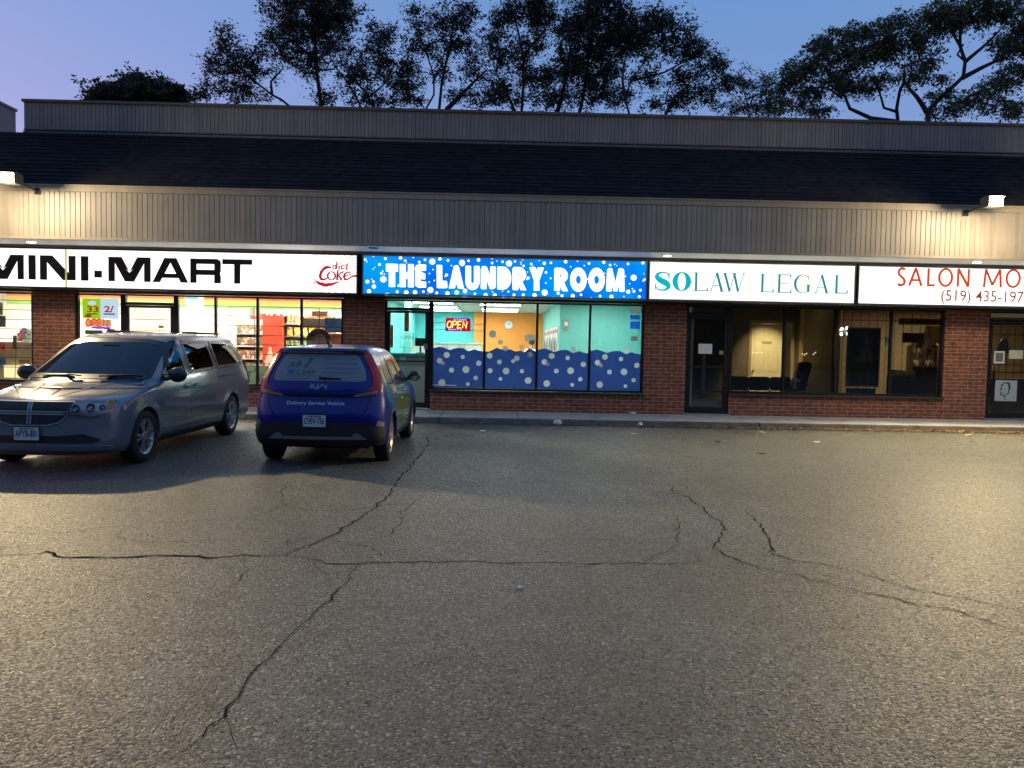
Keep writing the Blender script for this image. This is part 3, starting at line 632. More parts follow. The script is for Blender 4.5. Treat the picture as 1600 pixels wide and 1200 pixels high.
# ================================================================== floodlights and soffit lights
HOT = EM('lamp_lens', (1,.86,.58), 90)
def floodlight(px_, py_, label):
    q_ = at(px_, py_, Y=OY-.96); x, pz = q_.x, q_.z-.085
    y = OY-.02; z = pz
    t = thing('floodlight', label, 'floodlight', (x, y, z), 0, 'floodlights on the roof edge')
    MB().prism([(-.135,-.92,.0),(-.135,-.915,.165),(-.135,-.80,.21),(-.135,-.66,.18),(-.135,-.64,.05),(-.135,-.70,-.01)], (.27,0,0)).box(-.145, .145, -.96, -.90, .167, .178).build('housing', M('lamp_housing', (.10,.085,.07), .5), t, bevel=.012)
    MB().tube([(0,.02,.03),(0,-.30,.05),(0,-.70,.08)], .017, 10).box(-.055, .055, -.005, .02, -.03, .09).build('bracket', FRAME, t)
    MB().box(-.12, .12, -.932, -.921, .012, .155).build('lens', HOT, t, bevel=.002)
    ld = bpy.data.lights.new('floodlight_lamp', 'SPOT'); ld.energy = 4300; ld.color = (1,.75,.38); ld.spot_size = R(162); ld.spot_blend = .5; ld.shadow_soft_size = .09
    lo = bpy.data.objects.new('floodlight_lamp', ld); COL.objects.link(lo); lo.parent = t; lo.location = (0,-.98,.07); lo.rotation_euler = (R(-54),0,0)
    pd = bpy.data.lights.new('floodlight_spill', 'POINT'); pd.energy = 440; pd.color = (1,.85,.58); pd.shadow_soft_size = .10; po_ = bpy.data.objects.new('floodlight_spill', pd); COL.objects.link(po_); po_.parent = t; po_.location = (0,-1.0,.04)
    return t
floodlight(9, 277, 'glowing floodlight on the roof edge above the convenience store sign')
floodlight(1558, 314, 'glowing floodlight on the roof edge above the salon sign')
DL = EM('downlight_lens', (1,.97,.86), 9)
def downlight(x, label, y=-.95):
    t = thing('soffit_light', label, 'downlight', (x, y, Z_SOF-.006), 0, 'round downlights in the soffit')
    MB().lathe([(.115,0),(.115,-.008),(.085,-.012)], (0,0,0), (0,0,1), 20).build('trim_ring', WHITE, t)
    MB().lathe([(.08,-.0125),(.08,-.020),(.03,-.028)], (0,0,0), (0,0,1), 20).build('lens', DL, t, smooth=True)
downlight(-9.29, 'lit round downlight in the soffit left of the MINI-MART hyphen'); downlight(3.38, 'lit round downlight in the soffit above the law office sign'); downlight(9.70, 'lit round downlight in the soffit under the salon floodlight')
d2 = thing('soffit_vent', 'small dark round vent in the soffit left of the laundry sign', 'vent', (-2.5, -1.1, Z_SOF-.006))
MB().lathe([(.10,0),(.10,-.01),(.07,-.012)], (0,0,0), (0,0,1), 18).build('collar', BLACK, d2)
MB().lathe([(.065,-.013),(.02,-.02)], (0,0,0), (0,0,1), 18).build('grille', FRAME, d2)
# ================================================================== rooms behind the glass
def item(name, label, cat, mb, mat, group=None, **kw):
    return tag(mb.build(name, mat, None, **kw), label, cat, group)
def panel(name, label, cat, p0, p1, Y, mat, th=.012, group=None):
    """flat panel whose corners were surveyed at photo pixels p0 (top-left) and p1 (bottom-right) in plane Y"""
    a = at(*p0, Y=Y); b = at(*p1, Y=Y)
    return item(name, label, cat, MB().box(a.x, b.x, Y, Y+th, b.z, a.z), mat, group)
def room(x0, x1, y1, zc, wall, ceil, floor, back=None):
    y0 = .205
    MB().box(x0-.05, x0, y0, y1, -.01, zc+.1).build('room_wall', wall, mall); MB().box(x1, x1+.05, y0, y1, -.01, zc+.1).build('room_wall', wall, mall)
    MB().box(x0-.05, x1+.05, y1, y1+.1, -.01, zc+.1).build('back_wall', back or wall, mall)
    MB().box(x0, x1, y0, y1, zc, zc+.05).build('ceiling', ceil, mall)
    MB().box(x0, x1, y0, y1, .04, .10).build('room_floor', floor, mall)
    MB().box(x0, x1, .165, y0-.001, HD+.02, zc+.1).build('inner_header', wall, mall)
CEIL = M('ceiling_tile', (.75,.76,.72), .8, var=.05); TILE = M('floor_tile', (.5,.48,.42), .3, var=.08)
def ceil_light(x0, x1, y0, y1, z, mat, label, group):
    t = thing('ceiling_light', label, 'light', ((x0+x1)/2, (y0+y1)/2, z), 0, group); w = (x1-x0)/2; d = (y1-y0)/2
    mb = MB(); mb.box(-w, w, -d, -d+.03, -.03, -.002); mb.box(-w, w, d-.03, d, -.03, -.002); mb.box(-w, -w+.03, -d+.03, d-.03, -.03, -.002); mb.box(w-.03, w, -d+.03, d-.03, -.03, -.002)
    mb.build('frame', WHITE, t); MB().box(-w+.03, w-.03, -d+.03, d-.03, -.024, -.004).build('diffuser', mat, t); return t
# ---------------------------------------------------------------- laundry
TEALW = M('teal_wall_paint', (.07,.46,.46), .6, var=.05); ORG = M('orange_wall_paint', (.88,.30,.05), .6, var=.05); PALET = M('pale_teal_paint', (.16,.52,.46), .6, var=.05)
room(-2.88, 3.56, 10.6, 2.70, TEALW, CEIL, TILE)
ox = at(741,500,Y=10.5).x
MB().box(ox, 1.549, 10.5, 10.599, .10, 2.69).build('accent_wall', ORG, mall)
MB().box(1.55, 3.555, 3.0, 10.598, .10, 2.69).build('partition_wall', PALET, mall)
LITE = EM('laundry_light', (1,1,.96), 38)
for k, (x, y) in enumerate([(-1.85,2.6),(-1.85,5.0),(-1.85,7.4),(-1.85,9.4),(.05,2.8),(.05,5.4),(.05,8.0),(2.5,1.6)]):
    ceil_light(x-.6, x+.6, y-.28, y+.28, 2.70, LITE, 'white ceiling light panel in the turquoise laundry room', 'laundry ceiling lights')
ceil_light(-.55, .65, 9.0, 9.5, 2.70, EM('laundry_fill_light', (1,.98,.9), 17), 'dim ceiling light panel added to brighten the orange laundry wall', 'laundry ceiling lights')  # added panel, a fill light that brightens the deep orange wall
gr = MB()
for y in (1.2,2.4,3.6,4.8,6.0,7.2,8.4,9.6): gr.box(-2.87, 1.54, y-.012, y+.012, 2.694, 2.699)
for x in (-2.4,-1.2,0,1.2): gr.box(x-.012, x+.012, .3, 10.4, 2.6942, 2.6992)
gr.build('ceiling_grid', M('grid_grey', (.45,.47,.44), .6), mall)
FILM = bpy.data.materials.new('navy_window_film'); FILM.use_nodes = True
def film_mat(m, col, tr):
    N = m.node_tree.nodes; L = m.node_tree.links; N.remove(N['Principled BSDF'])
    d = N.new('ShaderNodeBsdfDiffuse'); d.inputs[0].default_value = (*col, 1); t = N.new('ShaderNodeBsdfTranslucent'); t.inputs[0].default_value = (*[min(1, c*tr) for c in col], 1)
    a = N.new('ShaderNodeAddShader'); L.new(d.outputs[0], a.inputs[0]); L.new(t.outputs[0], a.inputs[1]); L.new(a.outputs[0], N['Material Output'].inputs['Surface'])
film_mat(FILM, (.016,.036,.15), .95)
BUBM = bpy.data.materials.new('bubble_film'); BUBM.use_nodes = True; film_mat(BUBM, (.55,.56,.55), .55)
BUB2 = bpy.data.materials.new('grey_bubble_film'); BUB2.use_nodes = True; film_mat(BUB2, (.36,.36,.34), .7)
YF = .068
f = Flat()
for px, py, r_ in ((769.8,522,5.9),(781.8,534.8,4),(789.6,544.4,4.3),(825.5,528,5.5),(832.5,527.5,4.2),(815,541.4,3.2),(896,546,4.2)): f.circle(*uv(px, py, YF-.002), r_/72.6, 22)
f.build('bubble_decal', BUB2, w_l, front(YF-.001), base=.0005)
MB().box(-1.385, -.88, .05, .056, .632, .655).build('vent_strip', WHITE, w_l)
# neon OPEN sign in the window
def letters_open(name, mat, parent, x0, x1, z0, z1, y, w, slant=.12):
    f = Flat(); W_ = (x1-x0)/4.25
    def g(k, u, v): return (x0+k*W_*1.08+u*W_*.92+slant*(z1-z0)*v, z0+(z1-z0)*v)
    f.stroke([g(0,.5+.5*math.cos(2*math.pi*i/20), .5+.5*math.sin(2*math.pi*i/20)) for i in range(20)], w, closed=True)
    f.stroke([g(1,.08,0),g(1,.08,1),g(1,.7,1),g(1,.92,.87),g(1,.92,.65),g(1,.7,.5),g(1,.08,.5)], w)
    f.stroke([g(2,.9,1),g(2,.08,1),g(2,.08,0),g(2,.9,0)], w); f.stroke([g(2,.08,.5),g(2,.75,.5)], w)
    f.stroke([g(3,.08,0),g(3,.08,1),g(3,.92,0),g(3,.92,1)], w)
    return f.build(name, mat, parent, front(y))
na, nb = at(696,496.5,Y=.2), at(735,518,Y=.2)
ns = thing('neon_sign', 'red and violet lit OPEN sign hanging in the laundry window', 'neon sign', ((na.x+nb.x)/2, .2, nb.z))
hw = (nb.x-na.x)/2; hh = na.z-nb.z
MB().box(-hw, hw, 0, .04, 0, hh).build('case', M('neon_red_back', (.12,.0,.02), .35, emit=(.75,.0,.05), es=.8), ns, bevel=.012)
letters_open('lettering', EM('neon_yellow', (1,.60,.12), 2.4), ns, -hw*.88, hw*.72, hh*.25, hh*.75, -.004, .024)
ed = Flat()
for u in (-.25,-.05,.15,.33,.48,.62): ed.circle(hw*u, hh*(.90-.05*abs(u)), .014, 10)
for u in (-.7,-.55,-.4,-.22,-.02,.25): ed.circle(hw*u, hh*(.13+.0*u), .014, 10)
ed.build('led_dots', EM('neon_violet', (.75,.4,1), 2.2), ns, front(0), base=.003)
eb = Flat(); eb.rect(-.3*hw, .9*hw, hh*.80, hh*.97); eb.rect(-.95*hw, .1*hw, hh*.03, hh*.22); eb.build('violet_band', EM('neon_indigo', (.16,.0,.5), .55), ns, front(0), base=.001)
wr = MB(); wr.tube([(-hw*.45,.02,hh),(-hw*.25,.02,2.46-nb.z)], .003, 5); wr.tube([(hw*.55,.02,hh),(hw*.35,.02,2.46-nb.z)], .003, 5); wr.build('wire', BLACK, ns)
for i, py in enumerate((505.3,516)):
    z = at(715,py,Y=.26).z; item('window_rail', ('upper' if i == 0 else 'lower')+' thin rail crossing the laundry window behind the OPEN sign', 'rail', MB().tube([(-1.385,.26,z+.01),(-.31,.26,z-.012)], .007, 6), STEEL, 'rails in the laundry window')
# clock, counters, machines
ck_ = at(795,507.6,Y=10.45); ct = thing('wall_clock', 'round white wall clock on the orange wall', 'clock', (ck_.x, 10.49, ck_.z))
MB().lathe([(.155,0),(.155,.03),(.135,.035),(.135,.02)], (0,0,0), (0,-1,0), 28).build('rim', M('clock_rim', (.45,.45,.42), .4), ct); MB().lathe([(.134,.021),(.0,.0215)], (0,0,0), (0,-1,0), 28).build('dial', WHITE, ct)
hnd = Flat(); hnd.stroke([(0,0),(.05,.05)], .012); hnd.stroke([(0,0),(-.02,.10)], .009); hnd.build('clock_hand', BLACK, ct, front(-.022), base=.001)
CW = M('counter_white', (.62,.66,.60), .4, var=.04); CG = M('counter_grey', (.36,.42,.38), .4, var=.1)
rc = thing('reception_counter', 'tall white reception counter with turquoise top behind the laundry door', 'counter', (-2.1,1.5,.1))
MB().box(-.76, .9, 0, .5, 0, .90).build('front_panel', CW, rc); MB().box(-.76, .9, .02, .5, .902, 1.10).build('upper_panel', CG, rc); MB().box(-.78, .93, -.08, .55, 1.12, 1.20).build('counter_top', TEALW, rc); MB().box(-.76, .9, .04, .5, 1.101, 1.119).build('rail', BLACK, rc)
pt = at(629,558,Y=1.47); pm = thing('payment_terminal', 'small white card terminal fixed on the laundry counter', 'terminal', (pt.x, 1.5, pt.z-.1)); MB().box(-.06, .06, -.06, .015, 0, .19).build('case', WHITE, pm, bevel=.008); MB().box(-.035, .035, -.066, -.0605, .10, .15).build('screen', BLACK, pm)
mo = at(657,537,Y=1.8); mn = thing('monitor', 'small black monitor on the laundry counter', 'monitor', (mo.x, 1.8, 1.301)); MB().box(-.13, .13, -.02, .01, .17, .36).build('screen', BLACK, mn, bevel=.006); MB().box(-.02, .02, -.01, .02, .02, .169).build('neck', BLACK, mn); MB().box(-.09, .09, -.07, .07, 0, .018).build('foot', BLACK, mn)
bk = item('washer_bulkhead', 'long white bulkhead behind the washers against the turquoise wall', 'bulkhead', MB().box(-2.87, -.5, 7.2, 7.9, .10, 1.555).box(-2.87,-.42,7.14,7.96,1.556,1.60), CW)
for a, b, lb in (((690,538.5),(700,546),'left small framed notice on the white laundry bulkhead'),((714,538.5),(727,546),'right small framed notice on the white laundry bulkhead')): panel('notice', lb, 'notice', a, b, 7.12, CG, group='framed notices on the bulkhead')
def dryer(y, label):
    t = thing('dryer', label, 'dryer', (1.548, y, .1), 0, 'stacked dryers along the laundry wall')
    MB().box(-.03, 0, -.36, .36, .0, 1.95).build('cabinet', WHITE, t, bevel=.006)
    for z in (.55,1.45): d = MB().lathe([(.24,.0),(.24,.03),(.19,.04)], (-.031,0,z), (-1,0,0), 22).build('door', STEEL, t); MB().lathe([(.185,.041),(.10,.048)], (-.031,0,z), (-1,0,0), 22).build('door_glass', BLACK, d)
    MB().box(-.036, -.031, -.3, .3, 1.78, 1.88).build('control_panel', M('red_label', (.5,.04,.02), .5), t)
for i, (y, lb) in enumerate(((3.6,'stacked white dryer nearest the window'),(4.6,'second stacked white dryer from the window'),(5.6,'third stacked white dryer from the window'),(6.8,'fourth stacked white dryer from the window'),(8.0,'stacked white dryer nearest the orange wall'))): dryer(y, lb)
th = at(884.5,507,Y=2.97); tp = thing('wall_control', 'small grey control box on the pale turquoise partition', 'control box', (th.x, 2.995, th.z)); MB().box(-.075, .075, -.04, 0, -.13, .13).build('case', M('control_grey', (.3,.32,.28), .5), tp, bevel=.008); MB().box(-.045, .045, -.047, -.041, -.03, .07).build('screen', WHITE, tp)
PWH = M('paper_white', (.75,.75,.72), .7, var=.05); PTR = bpy.data.materials.new('backlit_paper'); PTR.use_nodes = True; film_mat(PTR, (.45,.47,.45), .8); PBL = bpy.data.materials.new('backlit_blue_paper'); PBL.use_nodes = True; film_mat(PBL, (.06,.22,.5), 1.2)
for i, (a, b, m_, lb) in enumerate((((985,477),(1001,489),PTR,'white notice high beside the right laundry window jamb'),((985,492),(1000,499),PBL,'pale blue notice strip under the white one in the laundry window'),((985,502),(1000,514),PBL,'larger blue notice in the right laundry window'),((986,525),(997,533),PTR,'small white notice lowest in the right laundry window'))): panel('notice', lb, 'notice', a, b, .35, m_, group='notices in the laundry window')
panel('door_poster', 'narrow red and white poster just inside the laundry door', 'poster', (632,488), (639,518), 1.2, M('poster_red', (.6,.12,.05), .6, var=.4, vs=6))
panel('side_poster', 'pale poster with red marks left inside the laundry door', 'poster', (609,508), (614,543), .5, M('poster_pale', (.65,.5,.35), .6, var=.4, vs=9))
cl_ = item('wall_column', 'pale turquoise column inside the laundry beside the door', 'column', MB().box(at(632,500,Y=3).x, at(642,500,Y=3).x, 3, 3.3, .1, 2.69), PALET)
of = Flat(); a, b = uv(627,530,.06), uv(645.5,524.5,.06); of.text('OPEN', a[0], b[0], a[1], b[1]); a, b = uv(625,543,.06), uv(646,521.5,.06)
for q in (((a[0],a[1]),(b[0],a[1])),((b[0],a[1]),(b[0],b[1])),((b[0],b[1]),(a[0],b[1])),((a[0],b[1]),(a[0],a[1]))): of.stroke(q, .006)
of.build('door_lettering', M('dark_grey_vinyl', (.03,.05,.05), .5), d_l, front(.063), base=.001)
MB().box(at(662,540,Y=.02).x, at(668,540,Y=.02).x, .02, .03, at(665,546,Y=.02).z, at(665,537,Y=.02).z).build('door_sticker', M('sticker_grey', (.2,.2,.2), .5), d_l)
# ---------------------------------------------------------------- convenience store
MW = M('cream_wall', (.82,.79,.69), .7, var=.05); MF = M('shop_floor', (.6,.55,.45), .35, var=.1)
room(-15.2, -2.99, 7.5, 3.0, MW, CEIL, MF)
ML = EM('shop_light', (1,.97,.90), 80)
for x in (-13.5,-11.0,-8.4,-5.9,-3.9):
    for y in (1.3,3.4,5.8): ceil_light(x-.6, x+.6, y-.3, y+.3, 3.0, ML, 'bright ceiling light panel in the convenience store', 'store ceiling lights')
for nm, z0, z1, c, lb in (('red_stripe',2.78,2.95,(.80,.26,.17),'red'),('yellow_stripe',2.62,2.778,(.88,.62,.16),'yellow'),('green_stripe',2.52,2.618,(.32,.58,.24),'green')):
    MB().box(-15.1, -3.0, 7.48, 7.499, z0, z1).build('wall_stripe', M(nm, c, .6, var=.06), mall)
def bars(xa, xb, zs, y=.26, r_=.008, w=None, vx=()):
    mb = MB()
    for z in zs: mb.tube([(xa,y,z),(xb,y,z)], r_, 6)
    for x in vx: mb.tube([(x,y+.018,zs[0]),(x+.02,y+.018,zs[-1])], r_, 6)
    return mb.build('security_bars', DARKTRIM, w)
zz = [2.255-.205*k for k in range(8)]
bars(-6.80, -3.35, zz, w=w_mm3, vx=(-5.80,-5.28,-3.88)); bars(-8.92, -8.0, zz, w=w_mm2, vx=()); bars(-12.0, -9.88, [2.29-.205*k for k in range(8)], w=w_mm1); bars(-7.84, -7.05, [1.93,1.70,1.47], y=.12, w=d_mm)
wg = MB()
for k in range(42): x = -5.72+k*.046; wg.tube([(x,.33,2.24),(x,.33,1.45)], .0022, 4, caps=False)
for k in range(15): z = 2.22-k*.055; wg.tube([(-5.74,.336,z),(-3.8,.336,z)], .0022, 4, caps=False)
wg.build('wire_grid', M('wire_grey', (.10,.09,.08), .5), w_mm3)
gf = Flat(); gf.rect(-5.10,-4.23,.60,.98); gf.rect(-6.0,-5.16,.60,1.0); gf.rect(-4.17,-3.36,.60,.98)
GRF = bpy.data.materials.new('green_window_film'); GRF.use_nodes = True; film_mat(GRF, (.10,.15,.10), .5)
gf.build('window_film', GRF, w_mm3, front(.068), base=.0005)
gw = Flat(); a, b = uv(380,592,.066), uv(396,580,.066); gw.text('WAY', a[0], b[0], a[1], b[1]); a, b = uv(408,591,.066), uv(423,583,.066); gw.text('OZ', a[0], b[0], a[1], b[1], bold=.02); gw.build('film_lettering', WHITE, w_mm3, front(.066), base=.001)
# shelving with goods
PAL = {'orange':(.75,.22,.04),'yellow':(.8,.5,.06),'green':(.2,.42,.10),'white':(.75,.74,.70),'violet':(.20,.17,.30),'red':(.6,.05,.03),'blue':(.08,.2,.55),'brown':(.25,.13,.06)}
def pack_mat(nm, c):
    m = M(nm, c, .4); N = m.node_tree.nodes; L = m.node_tree.links; b = N['Principled BSDF']; tc = N.new('ShaderNodeTexCoord'); oi = N.new('ShaderNodeObjectInfo'); ad = N.new('ShaderNodeVectorMath'); ad.operation = 'ADD'
    L.new(tc.outputs['Object'], ad.inputs[0]); L.new(oi.outputs['Random'], ad.inputs[1]); v = N.new('ShaderNodeTexVoronoi'); v.distance = 'CHEBYCHEV'; v.inputs['Scale'].default_value = 17; L.new(ad.outputs[0], v.inputs['Vector']); sp = N.new('ShaderNodeSeparateColor'); L.new(v.outputs['Color'], sp.inputs[0])
    cr = N.new('ShaderNodeValToRGB'); cr.color_ramp.interpolation = 'CONSTANT'; e = cr.color_ramp.elements; e[0].color = (*c, 1); e[1].position = .52; e[1].color = (*[min(1, x*1.5+.12) for x in c], 1)
    for p, q in ((.72,(.75,.72,.66)),(.86,tuple(x*.35 for x in c)),(.94,(.7,.5,.08))): k = cr.color_ramp.elements.new(p); k.color = (*q, 1)
    L.new(sp.outputs[0], cr.inputs[0]); L.new(cr.outputs[0], b.inputs['Base Color']); return m
PM = {k: pack_mat('package_'+k, c) for k, c in PAL.items()}
SHM = M('shelf_metal', (.5,.47,.4), .5)
protos = {}
def goods(x0, x1, y, z, w, h, col, where, n=None):
    n = n or max(1, int((x1-x0)/(w*1.12)))
    for k in range(n):
        x = x0+(x1-x0)*(k+.5)/n
        key = (col, round(w, 3), round(h, 3))
        if key not in protos:
            me = MB().box(-w/2, w/2, -.05, .05, 0, h).mesh('package', PM[col]); protos[key] = me
        o = link('package', protos[key]); o.location = (x, y, z); o.rotation_euler = (0,0,random.uniform(-.06,.06))
        tag(o, 'small %s package on the %s' % (col, where), 'package', '%s packages on the %s' % (col, where))
def shelf(x0, x1, y, zs, label, d=.4, top=None):
    t = thing('shelf_unit', label, 'shelf', ((x0+x1)/2, y, .1)); w = (x1-x0)/2; top = top or zs[-1]+.35
    MB().box(-w, w, d-.02, d, 0, top-.1).build('back_panel', SHM, t)
    for z in zs: MB().box(-w, w, 0, d-.021, z-.125, z-.10).build('shelf', SHM, t)
    m = MB(); m.box(-w-.03, -w, 0, d, 0, top-.1); m.box(w, w+.03, 0, d, 0, top-.1); m.build('upright', SHM, t); return t
shelf(-5.08,-3.98,1.9,[.5,.86,1.12,1.38,1.66,1.95],'shelf unit of bright packages behind the middle store window', top=2.25)
WH = 'shelf behind the middle store window'
goods(-5.05,-4.0,2.0,1.952,.16,.22,'orange',WH); goods(-5.05,-4.35,2.0,1.662,.13,.2,'yellow',WH); goods(-4.35,-4.0,2.0,1.662,.13,.2,'orange',WH); goods(-5.05,-4.0,2.0,1.382,.09,.17,'green',WH); goods(-5.05,-4.5,2.0,1.122,.10,.16,'white',WH); goods(-4.5,-4.0,2.0,1.122,.10,.16,'yellow',WH); goods(-5.05,-4.0,2.0,.862,.06,.17,'violet',WH); goods(-5.05,-4.0,2.0,.502,.10,.2,'violet',WH)
shelf(-7.4,-3.15,6.6,[.55,.95,1.35,1.75,2.10],'long wall shelf of goods along the back of the store', top=2.5)
for k_, (z, cols) in enumerate(((2.102,('red','white','orange')),(1.752,('yellow','blue','white')),(1.352,('green','orange','white')),(.952,('white','violet','red')))):
    for j_, c_ in enumerate(cols): goods(-7.3+j_*1.38, -7.3+(j_+1)*1.38-.06, 6.7, z, .19+.02*j_, .24, c_, 'long wall shelf at the back of the store')
shelf(-6.3,-5.62,2.2,[.5,.8,1.1,1.4,1.7],'dark shelf unit left of the red cooler in the store', top=2.05)
WH2 = 'dark shelf left of the red cooler'
for z in (1.702,1.402,1.102,.802): goods(-6.28,-5.64,2.3,z,.045,.2,'brown',WH2)
co = thing('drinks_cooler', 'tall red drinks cooler with white figures in the store window', 'cooler', (-5.30,1.6,.1)); MB().box(-.20, .22, 0, .5, 0, 2.02).build('cabinet', M('cooler_red', (.72,.07,.03), .4, var=.08), co, bevel=.012)
cf = Flat()
for u, v, s_ in ((-.02,1.0,1),(-.10,.85,.8),(.07,.82,.85)): cf.circle(u, v+.25*s_, .035*s_, 14); cf.poly([(u-.05*s_,v-.25*s_),(u+.05*s_,v-.25*s_),(u+.06*s_,v+.12*s_),(u+.03*s_,v+.21*s_),(u-.03*s_,v+.21*s_),(u-.06*s_,v+.12*s_)])
cf.build('figure_print', M('cooler_print', (.8,.66,.5), .5), co, front(0)); MB().box(-.20, .22, -.01, -.001, .3, .42).build('yellow_band', PM['yellow'], co)
panel('blue_poster', 'blue and orange poster at the right end of the store window', 'poster', (507,497), (533,520), .45, M('poster_blue', (.12,.28,.62), .6, var=.5, vs=3)); panel('orange_poster', 'pink and orange poster below the blue one in the store window', 'poster', (512,521), (533,545), .45, M('poster_orange', (.8,.35,.18), .6, var=.4, vs=5))
panel('banner', 'orange banner with pale lettering on the upper store shelf', 'banner', (487,486), (512,495), .6, M('banner_orange', (.8,.4,.15), .6, var=.4, vs=12)); panel('white_poster', 'white poster with grey figures in the right store window', 'poster', (473,497), (507,509), .5, M('poster_white2', (.7,.68,.62), .6, var=.25, vs=22))
bp_ = at(498,540,Y=.4); bt_ = thing('arched_display', 'brown arched cardboard display with a cream centre in the store window', 'display', (bp_.x, .4, 0.6))
def arch(w, h, z0, y, n=18): return [(w*math.cos(math.pi*i/n), y, z0+h*math.sin(math.pi*i/n)) for i in range(n+1)]
MB().prism([(-.27,0,.0),(.27,0,.0)]+arch(.27,.30,.92,0), (0,.03,0)).build('backing', M('cardboard_brown', (.17,.085,.04), .7, var=.2), bt_); MB().prism([(-.10,0,.55),(.13,0,.55),(.17,0,.95),(.12,0,1.06),(.03,0,1.10),(-.07,0,1.06),(-.10,0,.95)], (0,-.008,0)).build('centre', M('cream_card', (.75,.55,.38), .6), bt_); MB().box(-.265, -.12, -.02, -.002, .86, .95).build('price_tag', M('tag_blue', (.45,.6,.7), .5), bt_)
# lit posters and open sign in the small window
GP = EM('poster_green_lit', (.42,.75,.02), .9); WP = EM('poster_white_lit', (.62,.80,1), 1.0)
lp = thing('price_poster', 'lit green and white price poster in the small store window', 'poster', (-8.45,.2,2.0)); a, c_, b = at(128.5,466,Y=.2), at(156.5,466,Y=.2), at(184.5,498.5,Y=.2)
MB().box(a.x+8.45, c_.x+8.45, 0, .03, b.z-2, a.z-2).build('green_half', GP, lp); MB().box(c_.x+8.451, b.x+8.45, 0, .03, b.z-2, a.z-2).build('white_half', WP, lp)
rt = Flat(); q = lambda px, py: (at(px,py,Y=.2).x+8.45, at(px,py,Y=.2).z-2)
def rtx(s_, x0, y1, x1, y0, bold=.03): u = q(x0, y1); v = q(x1, y0); rt.text(s_, u[0], v[0], u[1], v[1], bold=bold)
rtx('33', 136, 488, 154, 478); rtx('2/', 163, 488, 178, 478); rt.rect(*[f_ for pr_ in zip(q(133,495.5), q(143,491.5)) for f_ in pr_]); rt.build('price', M('price_red', (.6,.02,.02), .5, emit=(.8,.05,.02), es=.5), lp, front(0))
wt = Flat(); u = q(136,477); v = q(152,470); wt.text('Joy!', u[0], v[0], u[1], v[1], bold=.02) if False else wt.circle((u[0]+v[0])/2, (u[1]+v[1])/2, .09, 20, ry=.045); u = q(164,476); v = q(178,470); wt.circle((u[0]+v[0])/2, (u[1]+v[1])/2, .10, 20, ry=.05); wt.build('white_print', WP, lp, front(0), base=.003)
wt2 = Flat(); u = q(136,491); wt2.rect(u[0], u[0]+.22, u[1], u[1]+.02); u = q(162,491.5); wt2.rect(u[0], u[0]+.24, u[1], u[1]+.025); u = q(164,476); wt2.text('GUM', u[0]+.02, u[0]+.17, u[1]+.03, u[1]+.08) if False else None; wt2.build('small_print', M('poster_print', (.05,.1,.3), .5), lp, front(0), base=.003)
no = thing('open_sign', 'red and yellow neon OPEN letters low in the small store window', 'neon sign', (-8.6,.22,1.7)); ua, ub = at(134,511.5,Y=.22), at(173,499.5,Y=.22)
letters_open('lettering', EM('neon_orange', (1,.10,.02), 1.1), no, ua.x+8.6, ub.x+8.6-.05, ua.z-1.7+.02, ub.z-1.7, 0, .034, slant=.05)
MB().box(ua.x+8.6+.12, ub.x+8.6-.02, .0, .02, ua.z-1.7-.03, ua.z-1.7+.015).build('blue_strip', EM('neon_blue', (.10,.03,1), 1.2), no); MB().box(ua.x+8.6, ub.x+8.6, .012, .02, ua.z-1.7+.02, ub.z-1.7).build('backing', M('neon_backing', (.8,.7,.5), .5, emit=(1,.75,.4), es=.35), no)
panel('red_notice', 'small red notice below the neon letters in the small store window', 'notice', (166,513.5), (180,520), .25, M('notice_red', (.7,.12,.08), .5, emit=(.8,.15,.1), es=.4)); panel('green_notice', 'pale green notice at the foot of the small store window', 'notice', (133,515.5), (160,523), .25, M('notice_green', (.5,.75,.3), .5))
ds_ = Flat(); a, b = uv(226.5,496,.06), uv(231,492,.06); ds_.text('18', a[0], b[0], a[1], b[1]); ds_.rect(*[f_ for pr_ in zip(uv(247.5,512.5,.06), uv(256,508.5,.06)) for f_ in pr_]); ds_.build('door_sticker', M('sticker_brown', (.2,.08,.03), .5), d_mm, front(.063), base=.001)
item('store_column', 'white column inside the store between door and shelves', 'column', MB().box(at(289,500,Y=2.6).x, at(309,500,Y=2.6).x, 2.6, 3.0, .1, 2.99), WHITE); panel('teal_band', 'teal band around the top of the white store column', 'band', (289,463), (309,468.5), 2.59, M('band_teal', (.15,.5,.42), .6), th=.008)
panel('store_partition', 'cream partition behind the store door', 'partition', (196,470), (262,640), 3.2, M('cream_panel', (.85,.76,.54), .6, var=.03), th=.06)
# left window
lc = thing('lottery_counter', 'pale counter full of tickets in the left store window', 'counter', (-11.2,.9,.1)); MB().box(-2.2, 1.32, 0, .5, 0, 1.26).build('front_panel', M('counter_cream', (.62,.58,.36), .5, var=.2, vs=5), lc); MB().box(-2.25, 1.36, -.05, .55, 1.262, 1.30).build('counter_top', WHITE, lc)
for a, b, m_, lb in (((-6,472),(4.5,492),M('notice_grey1',(.5,.45,.3),.6),'tan notice high in the left store window'),((-6,493),(9,511),M('notice_grey2',(.32,.31,.26),.6),'grey notice under the tan one in the left store window'),((-4,560),(8.5,570),PM['blue'],'pale blue notice on the lottery counter'),((29.5,562),(46.5,568.5),M('notice_brown',(.3,.2,.08),.6,var=.5,vs=30),'brown lettered notice on the lottery counter'),((20,524),(26,545),M('notice_dark',(.15,.12,.10),.6),'narrow dark box on the lottery counter'),((-5,537),(8,546),PM['red'],'red box at the left edge of the store window')): panel('notice', lb, 'notice', a, b, .5 if a[1] < 520 else .8, m_)
